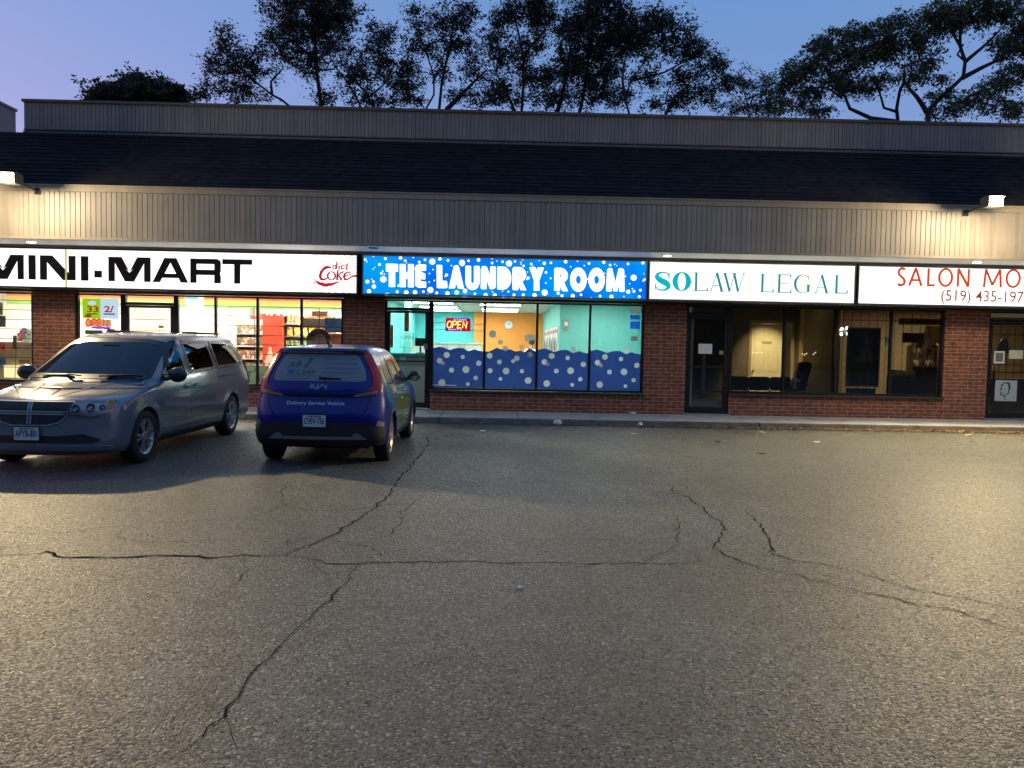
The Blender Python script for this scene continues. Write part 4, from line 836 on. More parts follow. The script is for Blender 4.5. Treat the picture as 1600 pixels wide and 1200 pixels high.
for k, (px, c) in enumerate(((30,'brown'),(34,'red'),(38,'violet'),(42,'green'),(46,'white'))):
    p = at(px,545,Y=1.1); goods(p.x-.05, p.x+.05, 1.15, 1.402-.0, .09, .2+.06*(k % 3), c, 'counter in the left store window', 1)
lg = item('counter_lamp', 'glowing lottery display along the bottom of the left store window', 'display', MB().box(at(6,570,Y=.75).x, at(45,570,Y=.75).x, .75, .80, at(20,590,Y=.75).z, at(20,571,Y=.75).z), EM('lottery_glow', (1,.85,.45), 1.3))
# ---------------------------------------------------------------- law office (dark, lit room behind)
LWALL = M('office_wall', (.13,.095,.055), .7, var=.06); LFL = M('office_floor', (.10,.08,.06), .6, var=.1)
x0, x1, yd = 3.62, 7.31, 2.3
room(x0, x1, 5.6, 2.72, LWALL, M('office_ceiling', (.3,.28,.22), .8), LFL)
da = at(1172,600,Y=yd); db = at(1234,600,Y=yd); dz = at(1200,505,Y=yd).z
pw = MB(); pw.box(x0+.001, da.x, yd, yd+.1, .10, 2.715); pw.box(db.x, x1-.001, yd, yd+.1, .10, 2.715); pw.box(da.x+.001, db.x-.001, yd, yd+.1, dz, 2.714); pw.build('partition_wall', LWALL, mall)
dfm = MB(); dfm.box(da.x-.07, da.x, yd-.02, yd-.001, .10, dz+.07); dfm.box(db.x, db.x+.07, yd-.02, yd-.001, .10, dz+.07); dfm.box(da.x, db.x, yd-.02, yd-.001, dz, dz+.07); dfm.build('door_casing', M('casing_tan', (.33,.25,.13), .5), mall)
idr = thing('inner_door', 'cream six panel door standing ajar in the law office', 'door', (da.x+.005, yd+.06, .1), R(6)); DW = at(1223,600,Y=yd).x-da.x
DOORM = M('door_cream', (.80,.70,.42), .45, var=.03); md = MB(); HDr = dz-.12; md.box(0, DW, 0, .04, 0, HDr)
cells = []
for a, b in ((.12,.45),(.56,.90)):
    for c, d in ((.06,.36),(.43,.76),(.81,.94)): cells.append((a*DW, b*DW, c*HDr, d*HDr))
md.build('leaf', DOORM, idr)
for (a, b, c, d) in cells:
    m2 = MB()
    for q_ in ((a,b,c,c+.025),(a,b,d-.025,d),(a,a+.025,c+.026,d-.026),(b-.025,b,c+.026,d-.026)): m2.box(q_[0], q_[1], -.012, -.0005, q_[2], q_[3])
    m2.build('panel_moulding', DOORM, idr, bevel=.003)
MB().box(DW*.36, DW*.66, -.01, -.0006, HDr*.765, HDr*.795).build('name_plate', M('plate_tan', (.35,.27,.12), .4), idr); MB().ball((.06,-.05,.92), .028).build('knob', STEEL, idr, smooth=True)
HALL = EM('hall_lamp', (1,.80,.42), 25)
ceil_light(da.x+.05, db.x+.35, 4.2, 4.5, 2.719, HALL, 'warm ceiling lamp in the back room of the law office', 'law office lamps')
ceil_light(da.x+.1, db.x-.15, .75, .95, 2.719, EM('office_lamp', (1,.80,.45), 5), 'small warm ceiling lamp above the law office window', 'law office lamps')
dl_ = thing('ceiling_light', 'small recessed spot lamp lighting the cream door of the law office', 'light', (da.x+.38, .95, 2.715), 0, 'law office lamps'); MB().lathe([(.08,0),(.08,-.01),(.055,-.012)], (0,0,0), (0,0,1), 18).build('trim_ring', WHITE, dl_); MB().lathe([(.05,-.0125),(.03,-.02)], (0,0,0), (0,0,1), 18).build('lens', EM('spot_lens', (1,.8,.45), 8), dl_)
sp_ = bpy.data.lights.new('spot_lamp', 'SPOT'); sp_.energy = 300; sp_.color = (1,.80,.46); sp_.spot_size = R(60); sp_.spot_blend = .75; sp_.shadow_soft_size = .04; so_ = bpy.data.objects.new('spot_lamp', sp_); COL.objects.link(so_); so_.parent = dl_; so_.location = (0,0,-.03); so_.rotation_euler = (R(40),0,0)
item('tan_screen', 'tan wall panel beside the office chair in the law office', 'partition', MB().prism([(at(1251,500,Y=1.9).x,1.9,.1),(at(1308,500,Y=1.2).x,1.0,.1),(at(1308,500,Y=1.2).x+.05,1.05,.1),(at(1251,500,Y=1.9).x+.02,1.98,.1)], (0,0,2.61)), M('tan_panel', (.42,.29,.13), .6, var=.05))
def visitor_chair(px, label):
    p = at(px, 612, Y=.75); t = thing('visitor_chair', label, 'chair', (p.x, .95, .1), 0, 'black visitor chairs in the law office window')
    w = .235
    mb = MB(); mb.prism(rpoly3([(-w,-.28,.52),(w,-.28,.52),(w,-.25,.83),(-w,-.25,.83)], .07), (0,.05,0)); mb.build('backrest', BLACKM, t, bevel=.01)
    MB().box(-w, w, -.22, .22, .42, .48).build('seat', BLACKM, t, bevel=.02)
    for sx in (-1, 1):
        MB().tube([(sx*w*.95,.2,0),(sx*w*.95,.2,.42)], .012, 8).build('leg', STEEL, t); MB().tube([(sx*w*.95,-.27,0),(sx*w*.95,-.24,.75)], .012, 8).build('leg', STEEL, t)
    MB().box(-w*.9, w*.9, -.245, -.225, .475, .50).build('white_edge', WHITE, t); return t
def rpoly3(pts, r_=.03, n=4):
    P = [Vector(p) for p in pts]; out = []
    for i, p in enumerate(P):
        a, b = P[i-1], P[(i+1) % len(P)]; d1 = a-p; d2 = b-p; rr = min(r_, d1.length*.45, d2.length*.45); s_, e_ = p+d1.normalized()*rr, p+d2.normalized()*rr
        for k in range(n+1): t = k/n; out.append(s_*(1-t)**2+p*2*t*(1-t)+e_*t*t)
    return out
visitor_chair(1185, 'left black visitor chair before the cream door'); visitor_chair(1218, 'middle black visitor chair beside the tall office chair'); visitor_chair(1152, 'black visitor chair in the dark beside the law office door')
oc = at(1252, 600, Y=.75); och = thing('office_chair', 'tall black office chair in the law office window', 'chair', (oc.x, .85, .1))
hb_ = [(-.19,.62),(.12,.62),(.17,.85),(.25,1.12),(.27,1.22),(.22,1.28),(.04,1.285),(-.03,1.24),(-.05,1.12),(-.13,.85)]
MB().prism(rpoly3([(u*.95,-.06,v-.1) for u, v in hb_], .05), (0,.16,0)).build('backrest', BLACKM, och, bevel=.03)
MB().box(-.34, .16, -.25, .25, .40, .50).build('seat', BLACKM, och, bevel=.04); MB().tube([(-.1,0,.08),(-.1,0,.40)], .03, 10).build('gas_lift', STEEL, och)
bs_ = MB()
for k in range(5): a = 2*math.pi*k/5; bs_.tube([(-.1,0,.08),(-.1+.3*math.cos(a),.3*math.sin(a),.05)], [.025,.015], 8); bs_.ball((-.1+.3*math.cos(a),.3*math.sin(a),.03), .03, 8, 6)
bs_.build('star_base', BLACK, och)
for sy in (-1, 1): MB().tube([(-.2,sy*.27,.48),(-.2,sy*.29,.68),(.0,sy*.29,.70),(.08,sy*.27,.66)], .02, 8).build('armrest', BLACK, och)
fg = at(1241, 608, Y=.45); ft = thing('table_figurine', 'small pale figurine on a stand beside the office chair', 'figurine', (fg.x, .45, .62)); MB().box(-.06, .06, -.05, .05, 0, .06).build('plinth', M('wood_dark', (.08,.05,.03), .5), ft)
FG = M('figurine_stone', (.45,.38,.28), .6, var=.3, vs=30); MB().lathe([(.05,.061),(.065,.10),(.035,.16),(.055,.22),(.07,.27),(.02,.32),(.03,.35),(.034,.375),(.02,.40)], (0,0,0), (0,0,1), 14).build('body', FG, ft, smooth=True); MB().tube([(-.05,0,.26),(-.10,-.02,.20),(-.07,-.03,.15)], .014, 6).tube([(.05,0,.26),(.09,-.02,.21),(.10,-.03,.28)], .014, 6).build('arm', FG, ft, smooth=True)
item('low_table', 'low dark table under the law office window', 'table', MB().box(3.9, 7.2, .28, .62, .57, .60).box(4.0,4.06,.3,.6,.1,.57).box(7.1,7.16,.3,.6,.1,.57), M('table_dark', (.03,.025,.02), .4))
panel('door_notice', 'white paper notice taped on the law office door glass', 'notice', (1091.5,537), (1112.5,553), .055, PWH, th=.004); panel('door_plaque', 'small yellow plaque on the law office door glass', 'plaque', (1124,548), (1132,554), .055, M('plaque_yellow', (.45,.35,.08), .5), th=.004)
panel('dark_board', 'dark framed board on the wall behind the law office door', 'board', (1103,499), (1131,555), 1.6, M('board_dark', (.015,.017,.022), .3)); panel('white_board_edge', 'pale door frame edge standing inside the law office', 'frame', (1097.5,555), (1101,612), 1.6, M('edge_pale', (.35,.33,.26), .5)); panel('transom_card', 'white card at the left of the law office transom', 'card', (1074,479), (1081.5,488), .055, PWH, th=.004)
panel('transom_blind', 'tan blind behind the law office transom', 'blind', (1081.6,480), (1137,488.4), .12, M('blind_tan', (.2,.18,.13), .7), th=.01); panel('kick_ledge', 'grey ledge low behind the law office door glass', 'ledge', (1077,624), (1130,637), .2, M('ledge_grey', (.25,.24,.2), .7), th=.02)
panel('white_post', 'narrow white post inside the left edge of the law office door', 'post', (1077,497), (1080.5,637), .16, M('post_white', (.6,.55,.42), .5), th=.03)
lp_ = item('string_light', 'string of tiny lights hung across the law office window', 'string light', None or MB(), EM('tiny_lights', (1,.9,.6), 4)) if False else None
sl = MB()
for px, py in ((1254,553),(1257,554.5),(1260,552.5),(1271,553.5),(1274,551),(1294,555.5),(1298,554.5),(1301,554),(1177,551),(1182,551.5),(1186,550.5),(1190,551)): p = at(px,py,Y=.5); sl.ball(p, .011, 6, 4)
item('string_lights', 'string of tiny warm lights across the law office window', 'string lights', sl, EM('tiny_lights', (1,.85,.55), 2.5))
# ---------------------------------------------------------------- salon
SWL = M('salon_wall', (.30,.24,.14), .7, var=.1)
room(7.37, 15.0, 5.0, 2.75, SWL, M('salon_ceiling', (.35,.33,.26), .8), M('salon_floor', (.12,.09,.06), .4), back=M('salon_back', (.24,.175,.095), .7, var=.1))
SL = EM('salon_lamp', (1,.82,.5), 20)
ceil_light(8.9, 10.1, 3.6, 3.75, 2.749, SL, 'narrow warm ceiling lamp at the back of the salon window', 'salon lamps'); ceil_light(11.2, 12.4, 2.4, 3.0, 2.749, EM('salon_lamp_door', (1,.82,.5), 60), 'warm ceiling lamp behind the salon door', 'salon lamps')
zb_ = [2.25,1.84,1.45,1.05]
vb = MB()
for z in (2.22,): vb.tube([(7.40,.24,z),(9.62,.24,z)], .009, 6)
for x in [7.55+.19*k for k in range(11)]: vb.tube([(x,.25,.64),(x,.25,2.40)], .006, 5)
vb.build('security_bars', BLACK, w_s)
db2 = MB()
for px in (1550,1562,1574,1586,1598): p = at(px,540,Y=.16); db2.tube([(p.x,.16,.3),(p.x,.16,2.16)], .007, 5)
for py in (523,550.5,570,592.5,627): z = at(1570,py,Y=.15).z; db2.tube([(10.70,.15,z),(11.72,.15,z)], .011, 6)
db2.build('security_bars', BLACK, d_h)
po = thing('salon_poster', 'large dark framed portrait poster in the salon window', 'poster', (0,.34,0)); a, b = at(1325,511,Y=.34), at(1373,605,Y=.34)
MB().box(a.x, b.x, 0, .03, b.z, a.z).build('frame', M('poster_frame', (.10,.09,.07), .4), po); MB().box(a.x+.03, b.x-.03, -.006, -.001, b.z+.03, a.z-.03).build('print', M('poster_dark', (.012,.013,.016), .35, var=.4, vs=4), po)
pf = Flat(); c = at(1355,533,Y=.33); pf.circle(c.x, c.z, .075, 18, ry=.10); pf.poly([(c.x-.05,c.z-.12),(c.x+.05,c.z-.12),(c.x+.22,c.z-.45),(c.x-.26,c.z-.45)]); pf.build('portrait', M('portrait_tone', (.05,.042,.035), .5, var=.5, vs=12), po, front(-.006), base=.001)
panel('window_card', 'small dark card with pale lettering at the foot of the salon poster', 'card', (1322,606), (1368,617), .33, M('card_dark', (.03,.027,.02), .5, var=.3, vs=40))
lm = at(1320,516,Y=.6); wl2 = thing('vanity_lamp', 'cluster of small bright bulbs high in the left salon window', 'lamp', (lm.x, .6, lm.z)); MB().box(-.14, .14, 0, .03, -.05, .02).build('bracket', STEEL, wl2)
for dx, dz_ in ((-.08,.03),(.03,.05),(-.09,-.09),(.05,-.08)): MB().ball((dx,-.04,dz_), .035, 10, 8).build('bulb', EM('bulb_white', (1,.93,.8), 5), wl2, smooth=True)
sh_ = thing('salon_shelf', 'cream display shelf of bottles inside the salon window', 'shelf', (0,1.2,0)); a, b = at(1427,540,Y=1.2), at(1464,600,Y=1.2); SC_ = M('shelf_cream', (.6,.5,.32), .5)
for z in (at(1440,544,Y=1.2).z, at(1440,562,Y=1.2).z, at(1440,580,Y=1.2).z): MB().box(a.x, b.x, 0, .25, z-.02, z+.01).build('shelf', SC_, sh_)
for x in (a.x, (a.x*.5+b.x*.5), b.x): MB().box(x-.015, x+.015, .02, .25, .1, at(1440,540,Y=1.2).z).build('upright', SC_, sh_)
BM_ = [M('bottle_'+n, c, .3) for n, c in (('white',(.6,.58,.5)),('amber',(.3,.14,.04)),('dark',(.03,.03,.03)),('green',(.2,.3,.15)))]
bn = ('white','amber','dark','green')
def bottle(x, y, z, k, where, s=1.0):
    t = tag(MB().lathe([(.028*s,0),(.028*s,.11*s),(.012*s,.14*s),(.012*s,.18*s)], (0,0,0), (0,0,1), 10).build('bottle', BM_[k], smooth=40), '%s hair product bottle standing on the %s' % (bn[k], where), 'bottle', '%s bottles on the %s' % (bn[k], where)); t.location = (x, y, z)
for r_, py in enumerate((543,561,579)):
    z = at(1440,py+1,Y=1.2).z+.011
    for k in range(7): bottle(a.x+.05+k*(b.x-a.x-.1)/6, 1.3, z, (k*3+r_) % 4, 'cream salon shelf', 1.0+.2*((k+r_) % 3))
panel('wall_screen', 'black screen hanging in the salon window', 'screen', (1411,520), (1444,536), 1.0, BLACK, th=.03); panel('salon_mirror', 'greenish mirror on the salon wall', 'mirror', (1448,539), (1465,553), 1.5, M('mirror_green', (.16,.25,.22), .2, metal=.6)); panel('salon_counter', 'dark salon counter under the window shelf', 'counter', (1438,573), (1463,618), .9, M('counter_dark', (.02,.02,.02), .5), th=.3); panel('salon_desk', 'long low dark desk in the right salon window', 'desk', (1396,588), (1437,618), .8, M('desk_dark', (.025,.02,.016), .5), th=.3); panel('wood_ledge', 'tan ledge above the dark salon desk', 'ledge', (1398,578), (1430,588), .95, M('ledge_tan', (.25,.19,.10), .6), th=.2)
panel('calendar', 'narrow white calendar on the salon wall between the windows', 'calendar', (1383,527), (1389,546), .5, PWH)
panel('red_sign_back', 'dark red sign seen from behind in the salon window', 'sign', (1405,497), (1470,508), .5, M('sign_dark_red', (.10,.03,.015), .6, var=.3, vs=10)); panel('wall_cabinet', 'tan wall cabinet right in the salon window', 'cabinet', (1446,509), (1470,537), 2.2, M('cabinet_tan', (.34,.25,.13), .5, var=.15))
# salon door pictures
pdp = thing('portrait_poster', 'grey portrait drawing taped low on the salon door', 'poster', (0,.05,0)); a, b = at(1555.5,594,Y=.05), at(1588,627,Y=.05); MB().box(a.x, b.x, 0, .004, b.z, a.z).build('paper', M('paper_grey', (.42,.46,.46), .7, var=.05), pdp)
pp = Flat(); w = b.x-a.x; g = lambda u, v: (a.x+u*w, b.z+v*(a.z-b.z)); pp.stroke([g(.28,.55),g(.30,.78),g(.45,.9),g(.62,.85),g(.66,.65),g(.62,.45)], [.012,.03,.02,.05,.045,.03]); pp.circle(*g(.27,.56), .022); pp.stroke([g(.42,.6),g(.5,.61)], .014); pp.stroke([g(.32,.40),g(.42,.39)], .012); pp.stroke([g(.22,.5),g(.28,.3),g(.45,.26),g(.66,.42)], [.012,.03,.012,.03]); pp.stroke([g(.44,.26),g(.46,.05)], [.03,.01]); pp.build('drawing', M('charcoal', (.05,.05,.055), .8), pdp, front(.05), base=-.045-.0055+.001) if False else pp.build('drawing', M('charcoal', (.05,.05,.055), .8), pdp, lambda u, v, h: (u, -h, v), base=.001)
panel('door_card', 'white bordered card on the left of the salon door glass', 'card', (1554,548.5), (1569,568), .055, PWH, th=.004); panel('door_card_print', 'grey print on the white bordered salon door card', 'print', (1556,551), (1567,565), .050, M('print_grey', (.16,.17,.14), .6, var=.3, vs=20), th=.003); panel('door_notice', 'wide pale notice on the right of the salon door glass', 'notice', (1577,547), (1598,561), .055, M('paper_cream', (.6,.56,.42), .7, var=.08), th=.004)
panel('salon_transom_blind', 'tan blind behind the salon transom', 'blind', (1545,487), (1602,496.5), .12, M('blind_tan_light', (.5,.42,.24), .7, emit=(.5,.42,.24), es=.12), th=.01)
bgp = at(1570,545,Y=.6); bg_ = thing('hanging_bag', 'grey handbag hanging behind the salon door', 'bag', (bgp.x, .6, bgp.z)); MB().prism(rpoly3([(-.15,0,-.06),(.15,0,-.06),(.11,0,.12),(.05,0,.22),(-.05,0,.22),(-.11,0,.12)], .05), (0,.1,0)).build('body', M('bag_grey', (.12,.12,.115), .6), bg_, bevel=.02); MB().tube([(-.05,.05,.21),(-.02,.05,.33),(.02,.05,.33),(.05,.05,.21)], .008, 6).build('strap', M('strap_red', (.3,.02,.03), .5), bg_)
sc2 = item('salon_door_counter', 'dark counter behind the salon door', 'counter', MB().box(10.75, 12.4, 1.0, 1.4, .1, .98), M('counter_dark2', (.03,.022,.018), .5)); 
for k in range(6): bottle(10.95+k*.11, 1.1, .981, (0,3,3,0,2,1)[k], 'counter behind the salon door', 1.5)
# person at the back of the laundry
def skin_person(name, label, joints, edges, radii, mat, loc, rz=0):
    me = bpy.data.meshes.new(name); me.from_pydata(joints, edges, []); me.update(); o = link(name, me); o.location = loc; o.rotation_euler = (0,0,rz)
    sm = o.modifiers.new('skin', 'SKIN'); ly = me.skin_vertices[0] if me.skin_vertices else None
    if ly is None:
        bm = bmesh.new(); bm.from_mesh(me); bm.verts.layers.skin.verify(); bm.to_mesh(me); bm.free(); ly = me.skin_vertices[0]
    for v, r_ in zip(ly.data, radii): v.radius = r_ if isinstance(r_, tuple) else (r_, r_)
    ly.data[0].use_root = True; sb = o.modifiers.new('sub', 'SUBSURF'); sb.levels = 2; sb.render_levels = 2
    dg = bpy.context.evaluated_depsgraph_get(); dg.update(); m2 = bpy.data.meshes.new_from_object(o.evaluated_get(dg)); o.modifiers.clear(); o.data = m2; m2.materials.clear(); m2.materials.append(mat)
    m2.polygons.foreach_set('use_smooth', [True]*len(m2.polygons)); return tag(o, label, 'person')
pj = [(0,0,.92),(0,0,1.10),(0,.02,1.32),(0,.02,1.46),(0,.0,1.53),(0,-.03,1.66),(-.18,.02,1.40),(-.24,-.08,1.15),(-.22,-.28,1.02),(-.20,-.36,.99),(.18,.02,1.40),(.24,-.08,1.15),(.20,-.28,1.00),(.18,-.36,.97),(-.09,0,.86),(-.10,0,.48),(-.10,.03,.09),(-.10,-.12,.03),(.09,0,.86),(.10,0,.48),(.10,.03,.09),(.10,-.12,.03)]
pe_ = [(0,1),(1,2),(2,3),(3,4),(4,5),(2,6),(6,7),(7,8),(8,9),(2,10),(10,11),(11,12),(12,13),(0,14),(14,15),(15,16),(16,17),(0,18),(18,19),(19,20),(20,21)]
pr_ = [(.15,.11),(.14,.10),(.17,.11),(.07,.07),(.055,.055),(.085,.10),(.075,.07),(.05,.05),(.04,.04),(.03,.04),(.075,.07),(.05,.05),(.04,.04),(.03,.04),(.10,.10),(.065,.065),(.05,.05),(.04,.04),(.10,.10),(.065,.065),(.05,.05),(.04,.04)]
pp_ = at(831, 530, Y=8.6)
per = skin_person('person', 'person with dark hair and white shirt turned away at the laundry machines', pj, pe_, pr_, M('skin_tone', (.42,.24,.16), .5), (pp_.x, 8.6, .1-.12), R(150))
sj = [(0,0,.90),(0,0,1.10),(0,.02,1.33),(0,.02,1.45),(-.18,.02,1.40),(-.235,-.06,1.20),(.18,.02,1.40),(.235,-.06,1.20)]
shirt = skin_person('shirt', None, sj, [(0,1),(1,2),(2,3),(2,4),(4,5),(2,6),(6,7)], [(.17,.13),(.16,.12),(.19,.13),(.08,.08),(.09,.085),(.07,.07),(.09,.085),(.07,.07)], M('shirt_white', (.8,.8,.78), .7), (0,0,0)); shirt.parent = per; del shirt['category']
MB().ball((0,-.0,1.70), .108, 14, 10, (.92,1.08,1.05)).build('hair', M('hair_dark', (.03,.022,.02), .6), per, smooth=True)
tr = skin_person('trousers', None, [(0,0,.95),(-.09,0,.86),(-.10,0,.48),(-.10,.03,.12),(.09,0,.86),(.10,0,.48),(.10,.03,.12)], [(0,1),(1,2),(2,3),(0,4),(4,5),(5,6)], [(.17,.13),.115,.08,.065,.115,.08,.065], M('trousers_dark', (.03,.035,.05), .8), (0,0,0)); tr.parent = per; del tr['category']
# ================================================================== cars
def pchip(xs, ys):
    """smooth monotone interpolation"""
    xs = np.array(xs, float); ys = np.array(ys, float); h = np.diff(xs); d = np.diff(ys)/h; m = np.zeros_like(ys)
    for i in range(1, len(xs)-1):
        if d[i-1]*d[i] > 0:
            w1 = 2*h[i]+h[i-1]; w2 = h[i]+2*h[i-1]; m[i] = (w1+w2)/(w1/d[i-1]+w2/d[i])
    m[0] = d[0]; m[-1] = d[-1]
    def f(x):
        x = min(max(x, xs[0]), xs[-1]); i = min(max(int(np.searchsorted(xs, x))-1, 0), len(h)-1); t = (x-xs[i])/h[i]
        return float((1+2*t)*(1-t)**2*ys[i]+t*(1-t)**2*h[i]*m[i]+t*t*(3-2*t)*ys[i+1]+t*t*(t-1)*h[i]*m[i+1])
    return f
class Body:
    """a car body as a stack of plan outlines: front and rear profile, half width and corner rounding by height"""
    def __init__(s, xf, xr, w, bf, br, pf, pr, zs, taper=.03, xm=0, wheels=(), flare=.02, fr=.36):
        s.xf = pchip(*zip(*xf)); s.xr = pchip(*zip(*xr)); s.w = pchip(*zip(*w)); s.bf = pchip(*zip(*bf)); s.br = pchip(*zip(*br)); s.pf = pchip(*zip(*pf)); s.pr = pchip(*zip(*pr))
        s.zs = zs; s.taper = taper; s.xm = xm; s.wheels = wheels; s.flare = flare; s.fr = fr
    def mod(s, x, z):
        L = max(.5, (s.xf(.6)-s.xr(.6))/2); t = 1-s.taper*min(1.2, abs((x-s.xm)/L))**3; f = 0
        for wx, wz in s.wheels:
            r_ = math.hypot(x-wx, z-wz)
            if r_ < s.fr+.25: f += s.flare*math.exp(-((r_-s.fr-.01)/.055)**2)
        return t, f
    def side(s, x, z):
        xf, xr, w, bf, br = s.xf(z), s.xr(z), s.w(z), s.bf(z), s.br(z); t, f = s.mod(x, z); k = 1
        if x > xf-bf: u = min(1, (x-xf+bf)/bf); k = max(0, 1-u*u)**(1/s.pf(z))
        elif x < xr+br: u = min(1, (xr+br-x)/br); k = max(0, 1-u*u)**(1/s.pr(z))
        return w*k*t+f*(1 if k > .97 else 0)
    def front(s, y, z):
        xf, bf = s.xf(z), s.bf(z); u = min(1, abs(y)/s.w(z)); return xf-bf+bf*math.sqrt(max(0, 1-u**s.pf(z)))
    def rear(s, y, z):
        xr, br = s.xr(z), s.br(z); u = min(1, abs(y)/s.w(z)); return xr+br-br*math.sqrt(max(0, 1-u**s.pr(z)))
    def outline(s, z, nq=22, nm=70):
        xf, xr, w, bf, br, pf, pr = s.xf(z), s.xr(z), s.w(z), s.bf(z), s.br(z), s.pf(z), s.pr(z); pts = []
        for i in range(nq):
            a = math.pi/2*i/nq; y = w*math.sin(a)**(2/pf); x = xf-bf+bf*math.cos(a); pts.append((x, y))
        for i in range(nm+1):
            pts.append((xf-bf+(xr+br-xf+bf)*i/nm, w))
        for i in range(nq-1, -1, -1):
            a = math.pi/2*i/nq; y = w*math.sin(a)**(2/pr); x = xr+br-br*math.cos(a); pts.append((x, y))
        out = []
        for i, (x, y) in enumerate(pts):
            t, f = s.mod(x, z); side_ = nq-2 <= i <= nq+nm+2
            out.append((x, y*t+(f if side_ else 0)))
        return out
    def mesh(s, name):
        v = []; f = []; rows = []
        for z in s.zs:
            o = s.outline(z); n = len(o); base = len(v)
            v += [(x, y, z) for x, y in o]+[(x, -y, z) for x, y in o[-2:0:-1]]; rows.append(base)
        m = 2*n-2
        for a, b in zip(rows[:-1], rows[1:]):
            for i in range(m): j = (i+1) % m; f.append((a+i, a+j, b+j, b+i))
        f.append(tuple(rows[0]+i for i in range(m))[::-1]); f.append(tuple(rows[-1]+i for i in range(m)))
        me = bpy.data.meshes.new(name); me.from_pydata(v, [], f); me.update(); return me
    # maps (u,v,h) -> point for patches
    def msurf(s, P, du, dv, u, v, h):
        p = P(u, v); a = P(u+1e-3, v)-P(u-1e-3, v); b = P(u, v+1e-3)-P(u, v-1e-3); n = a.cross(b)
        n = n.normalized() if n.length > 1e-12 else Vector((0,0,1)); return p, n
    def m_side(s, sgn):
        P = lambda x, z: Vector((x, sgn*s.side(x, z), z))
        def f(x, z, h): p, n = s.msurf(P, 0, 0, x, z, h); n = n if n.y*sgn > 0 else -n; return p+n*h
        return f
    def m_front(s):
        P = lambda y, z: Vector((s.front(y, z), y, z))
        def f(y, z, h): p, n = s.msurf(P, 0, 0, y, z, h); n = n if n.x > 0 else -n; return p+n*h
        return f
    def m_rear(s, flip=True):
        P = lambda y, z: Vector((s.rear(y, z), y, z))
        def f(y, z, h): p, n = s.msurf(P, 0, 0, y, z, h); n = n if n.x < 0 else -n; return p+n*h
        return f
def resample(poly, d):
    out = []
    for i, p in enumerate(poly):
        q = poly[(i+1) % len(poly)]; L = math.dist(p, q); n = max(1, int(L/d))
        out += [(p[0]+(q[0]-p[0])*k/n, p[1]+(q[1]-p[1])*k/n) for k in range(n)]
    return out
def inside(poly, x, y):
    c = False; n = len(poly)
    for i in range(n):
        (x1, y1), (x2, y2) = poly[i], poly[i-1]
        if (y1 > y) != (y2 > y) and x < (x2-x1)*(y-y1)/(y2-y1)+x1: c = not c
    return c
def rounded(pts, r_=.03, n=4): return [tuple(p) for p in rpoly(pts, r_, n)]
def patch(name, poly, mp, mat, parent, h=.004, skirt=.01, d=.04, holes=(), smooth=True):
    """a piece of sheet lying h above the surface mp, with an edge that turns in by skirt"""
    B = resample(poly, d); allv = list(B); edges = [(i, (i+1) % len(B)) for i in range(len(B))]; H = []
    for hp in holes:
        q = resample(hp, d); k = len(allv); allv += q; edges += [(k+i, k+(i+1) % len(q)) for i in range(len(q))]; H.append(q)
    xs = [p[0] for p in B]; ys = [p[1] for p in B]; X0, X1, Y0, Y1 = min(xs), max(xs), min(ys), max(ys)
    x = X0+d*.5
    while x < X1:
        y = Y0+d*.5
        while y < Y1:
            if inside(B, x, y) and not any(inside(q, x, y) for q in H):
                if min(math.dist((x, y), p) for p in allv) > d*.45: allv.append((x, y))
            y += d
        x += d
    V, E, F, *_ = delaunay_2d_cdt([Vector(p) for p in allv], edges, [], 1 if not holes else 0, 1e-5)
    fs = []
    for f in F:
        c = sum((V[i] for i in f), Vector((0,0)))/len(f)
        if inside(B, c.x, c.y) and not any(inside(q, c.x, c.y) for q in H): fs.append(tuple(f))
    v3 = [tuple(mp(p.x, p.y, h)) for p in V]; n0 = len(v3)
    # orient outward
    if fs:
        a, b, c = (Vector(v3[i]) for i in fs[0][:3]); p = V[fs[0][0]]; up = Vector(mp(p.x, p.y, h+.01))-Vector(mp(p.x, p.y, h))
        if (b-a).cross(c-a).dot(up) < 0: fs = [f[::-1] for f in fs]
    if skirt:
        cnt = {}
        for f in fs:
            for i in range(len(f)): cnt[(f[i], f[(i+1) % len(f)])] = 1
        bd = [(a, b) for (a, b) in cnt if (b, a) not in cnt]; mapv = {}
        for a, b in bd:
            for i in (a, b):
                if i not in mapv: mapv[i] = len(v3); v3.append(tuple(mp(V[i].x, V[i].y, h-skirt)))
            fs.append((b, a, mapv[a], mapv[b]))
    me = bpy.data.meshes.new(name); me.from_pydata(v3, [], fs); me.update(); me.materials.append(mat)
    if smooth: me.polygons.foreach_set('use_smooth', [True]*len(me.polygons)); me.set_sharp_from_angle(angle=R(50))
    return link(name, me, parent)
def ringpoly(poly, k):
    cx_ = sum(p[0] for p in poly)/len(poly); cy_ = sum(p[1] for p in poly)/len(poly); P = [Vector(p) for p in poly]; out = []
    A = sum(P[i].x*P[(i+1) % len(P)].y-P[(i+1) % len(P)].x*P[i].y for i in range(len(P))); sg = 1 if A > 0 else -1
    for i, p in enumerate(P):
        a, b = P[i-1], P[(i+1) % len(P)]; t = (b-a)
        if t.length < 1e-9: out.append(tuple(p)); continue
        t.normalize(); out.append((p.x-t.y*k*sg, p.y+t.x*k*sg))
    return out
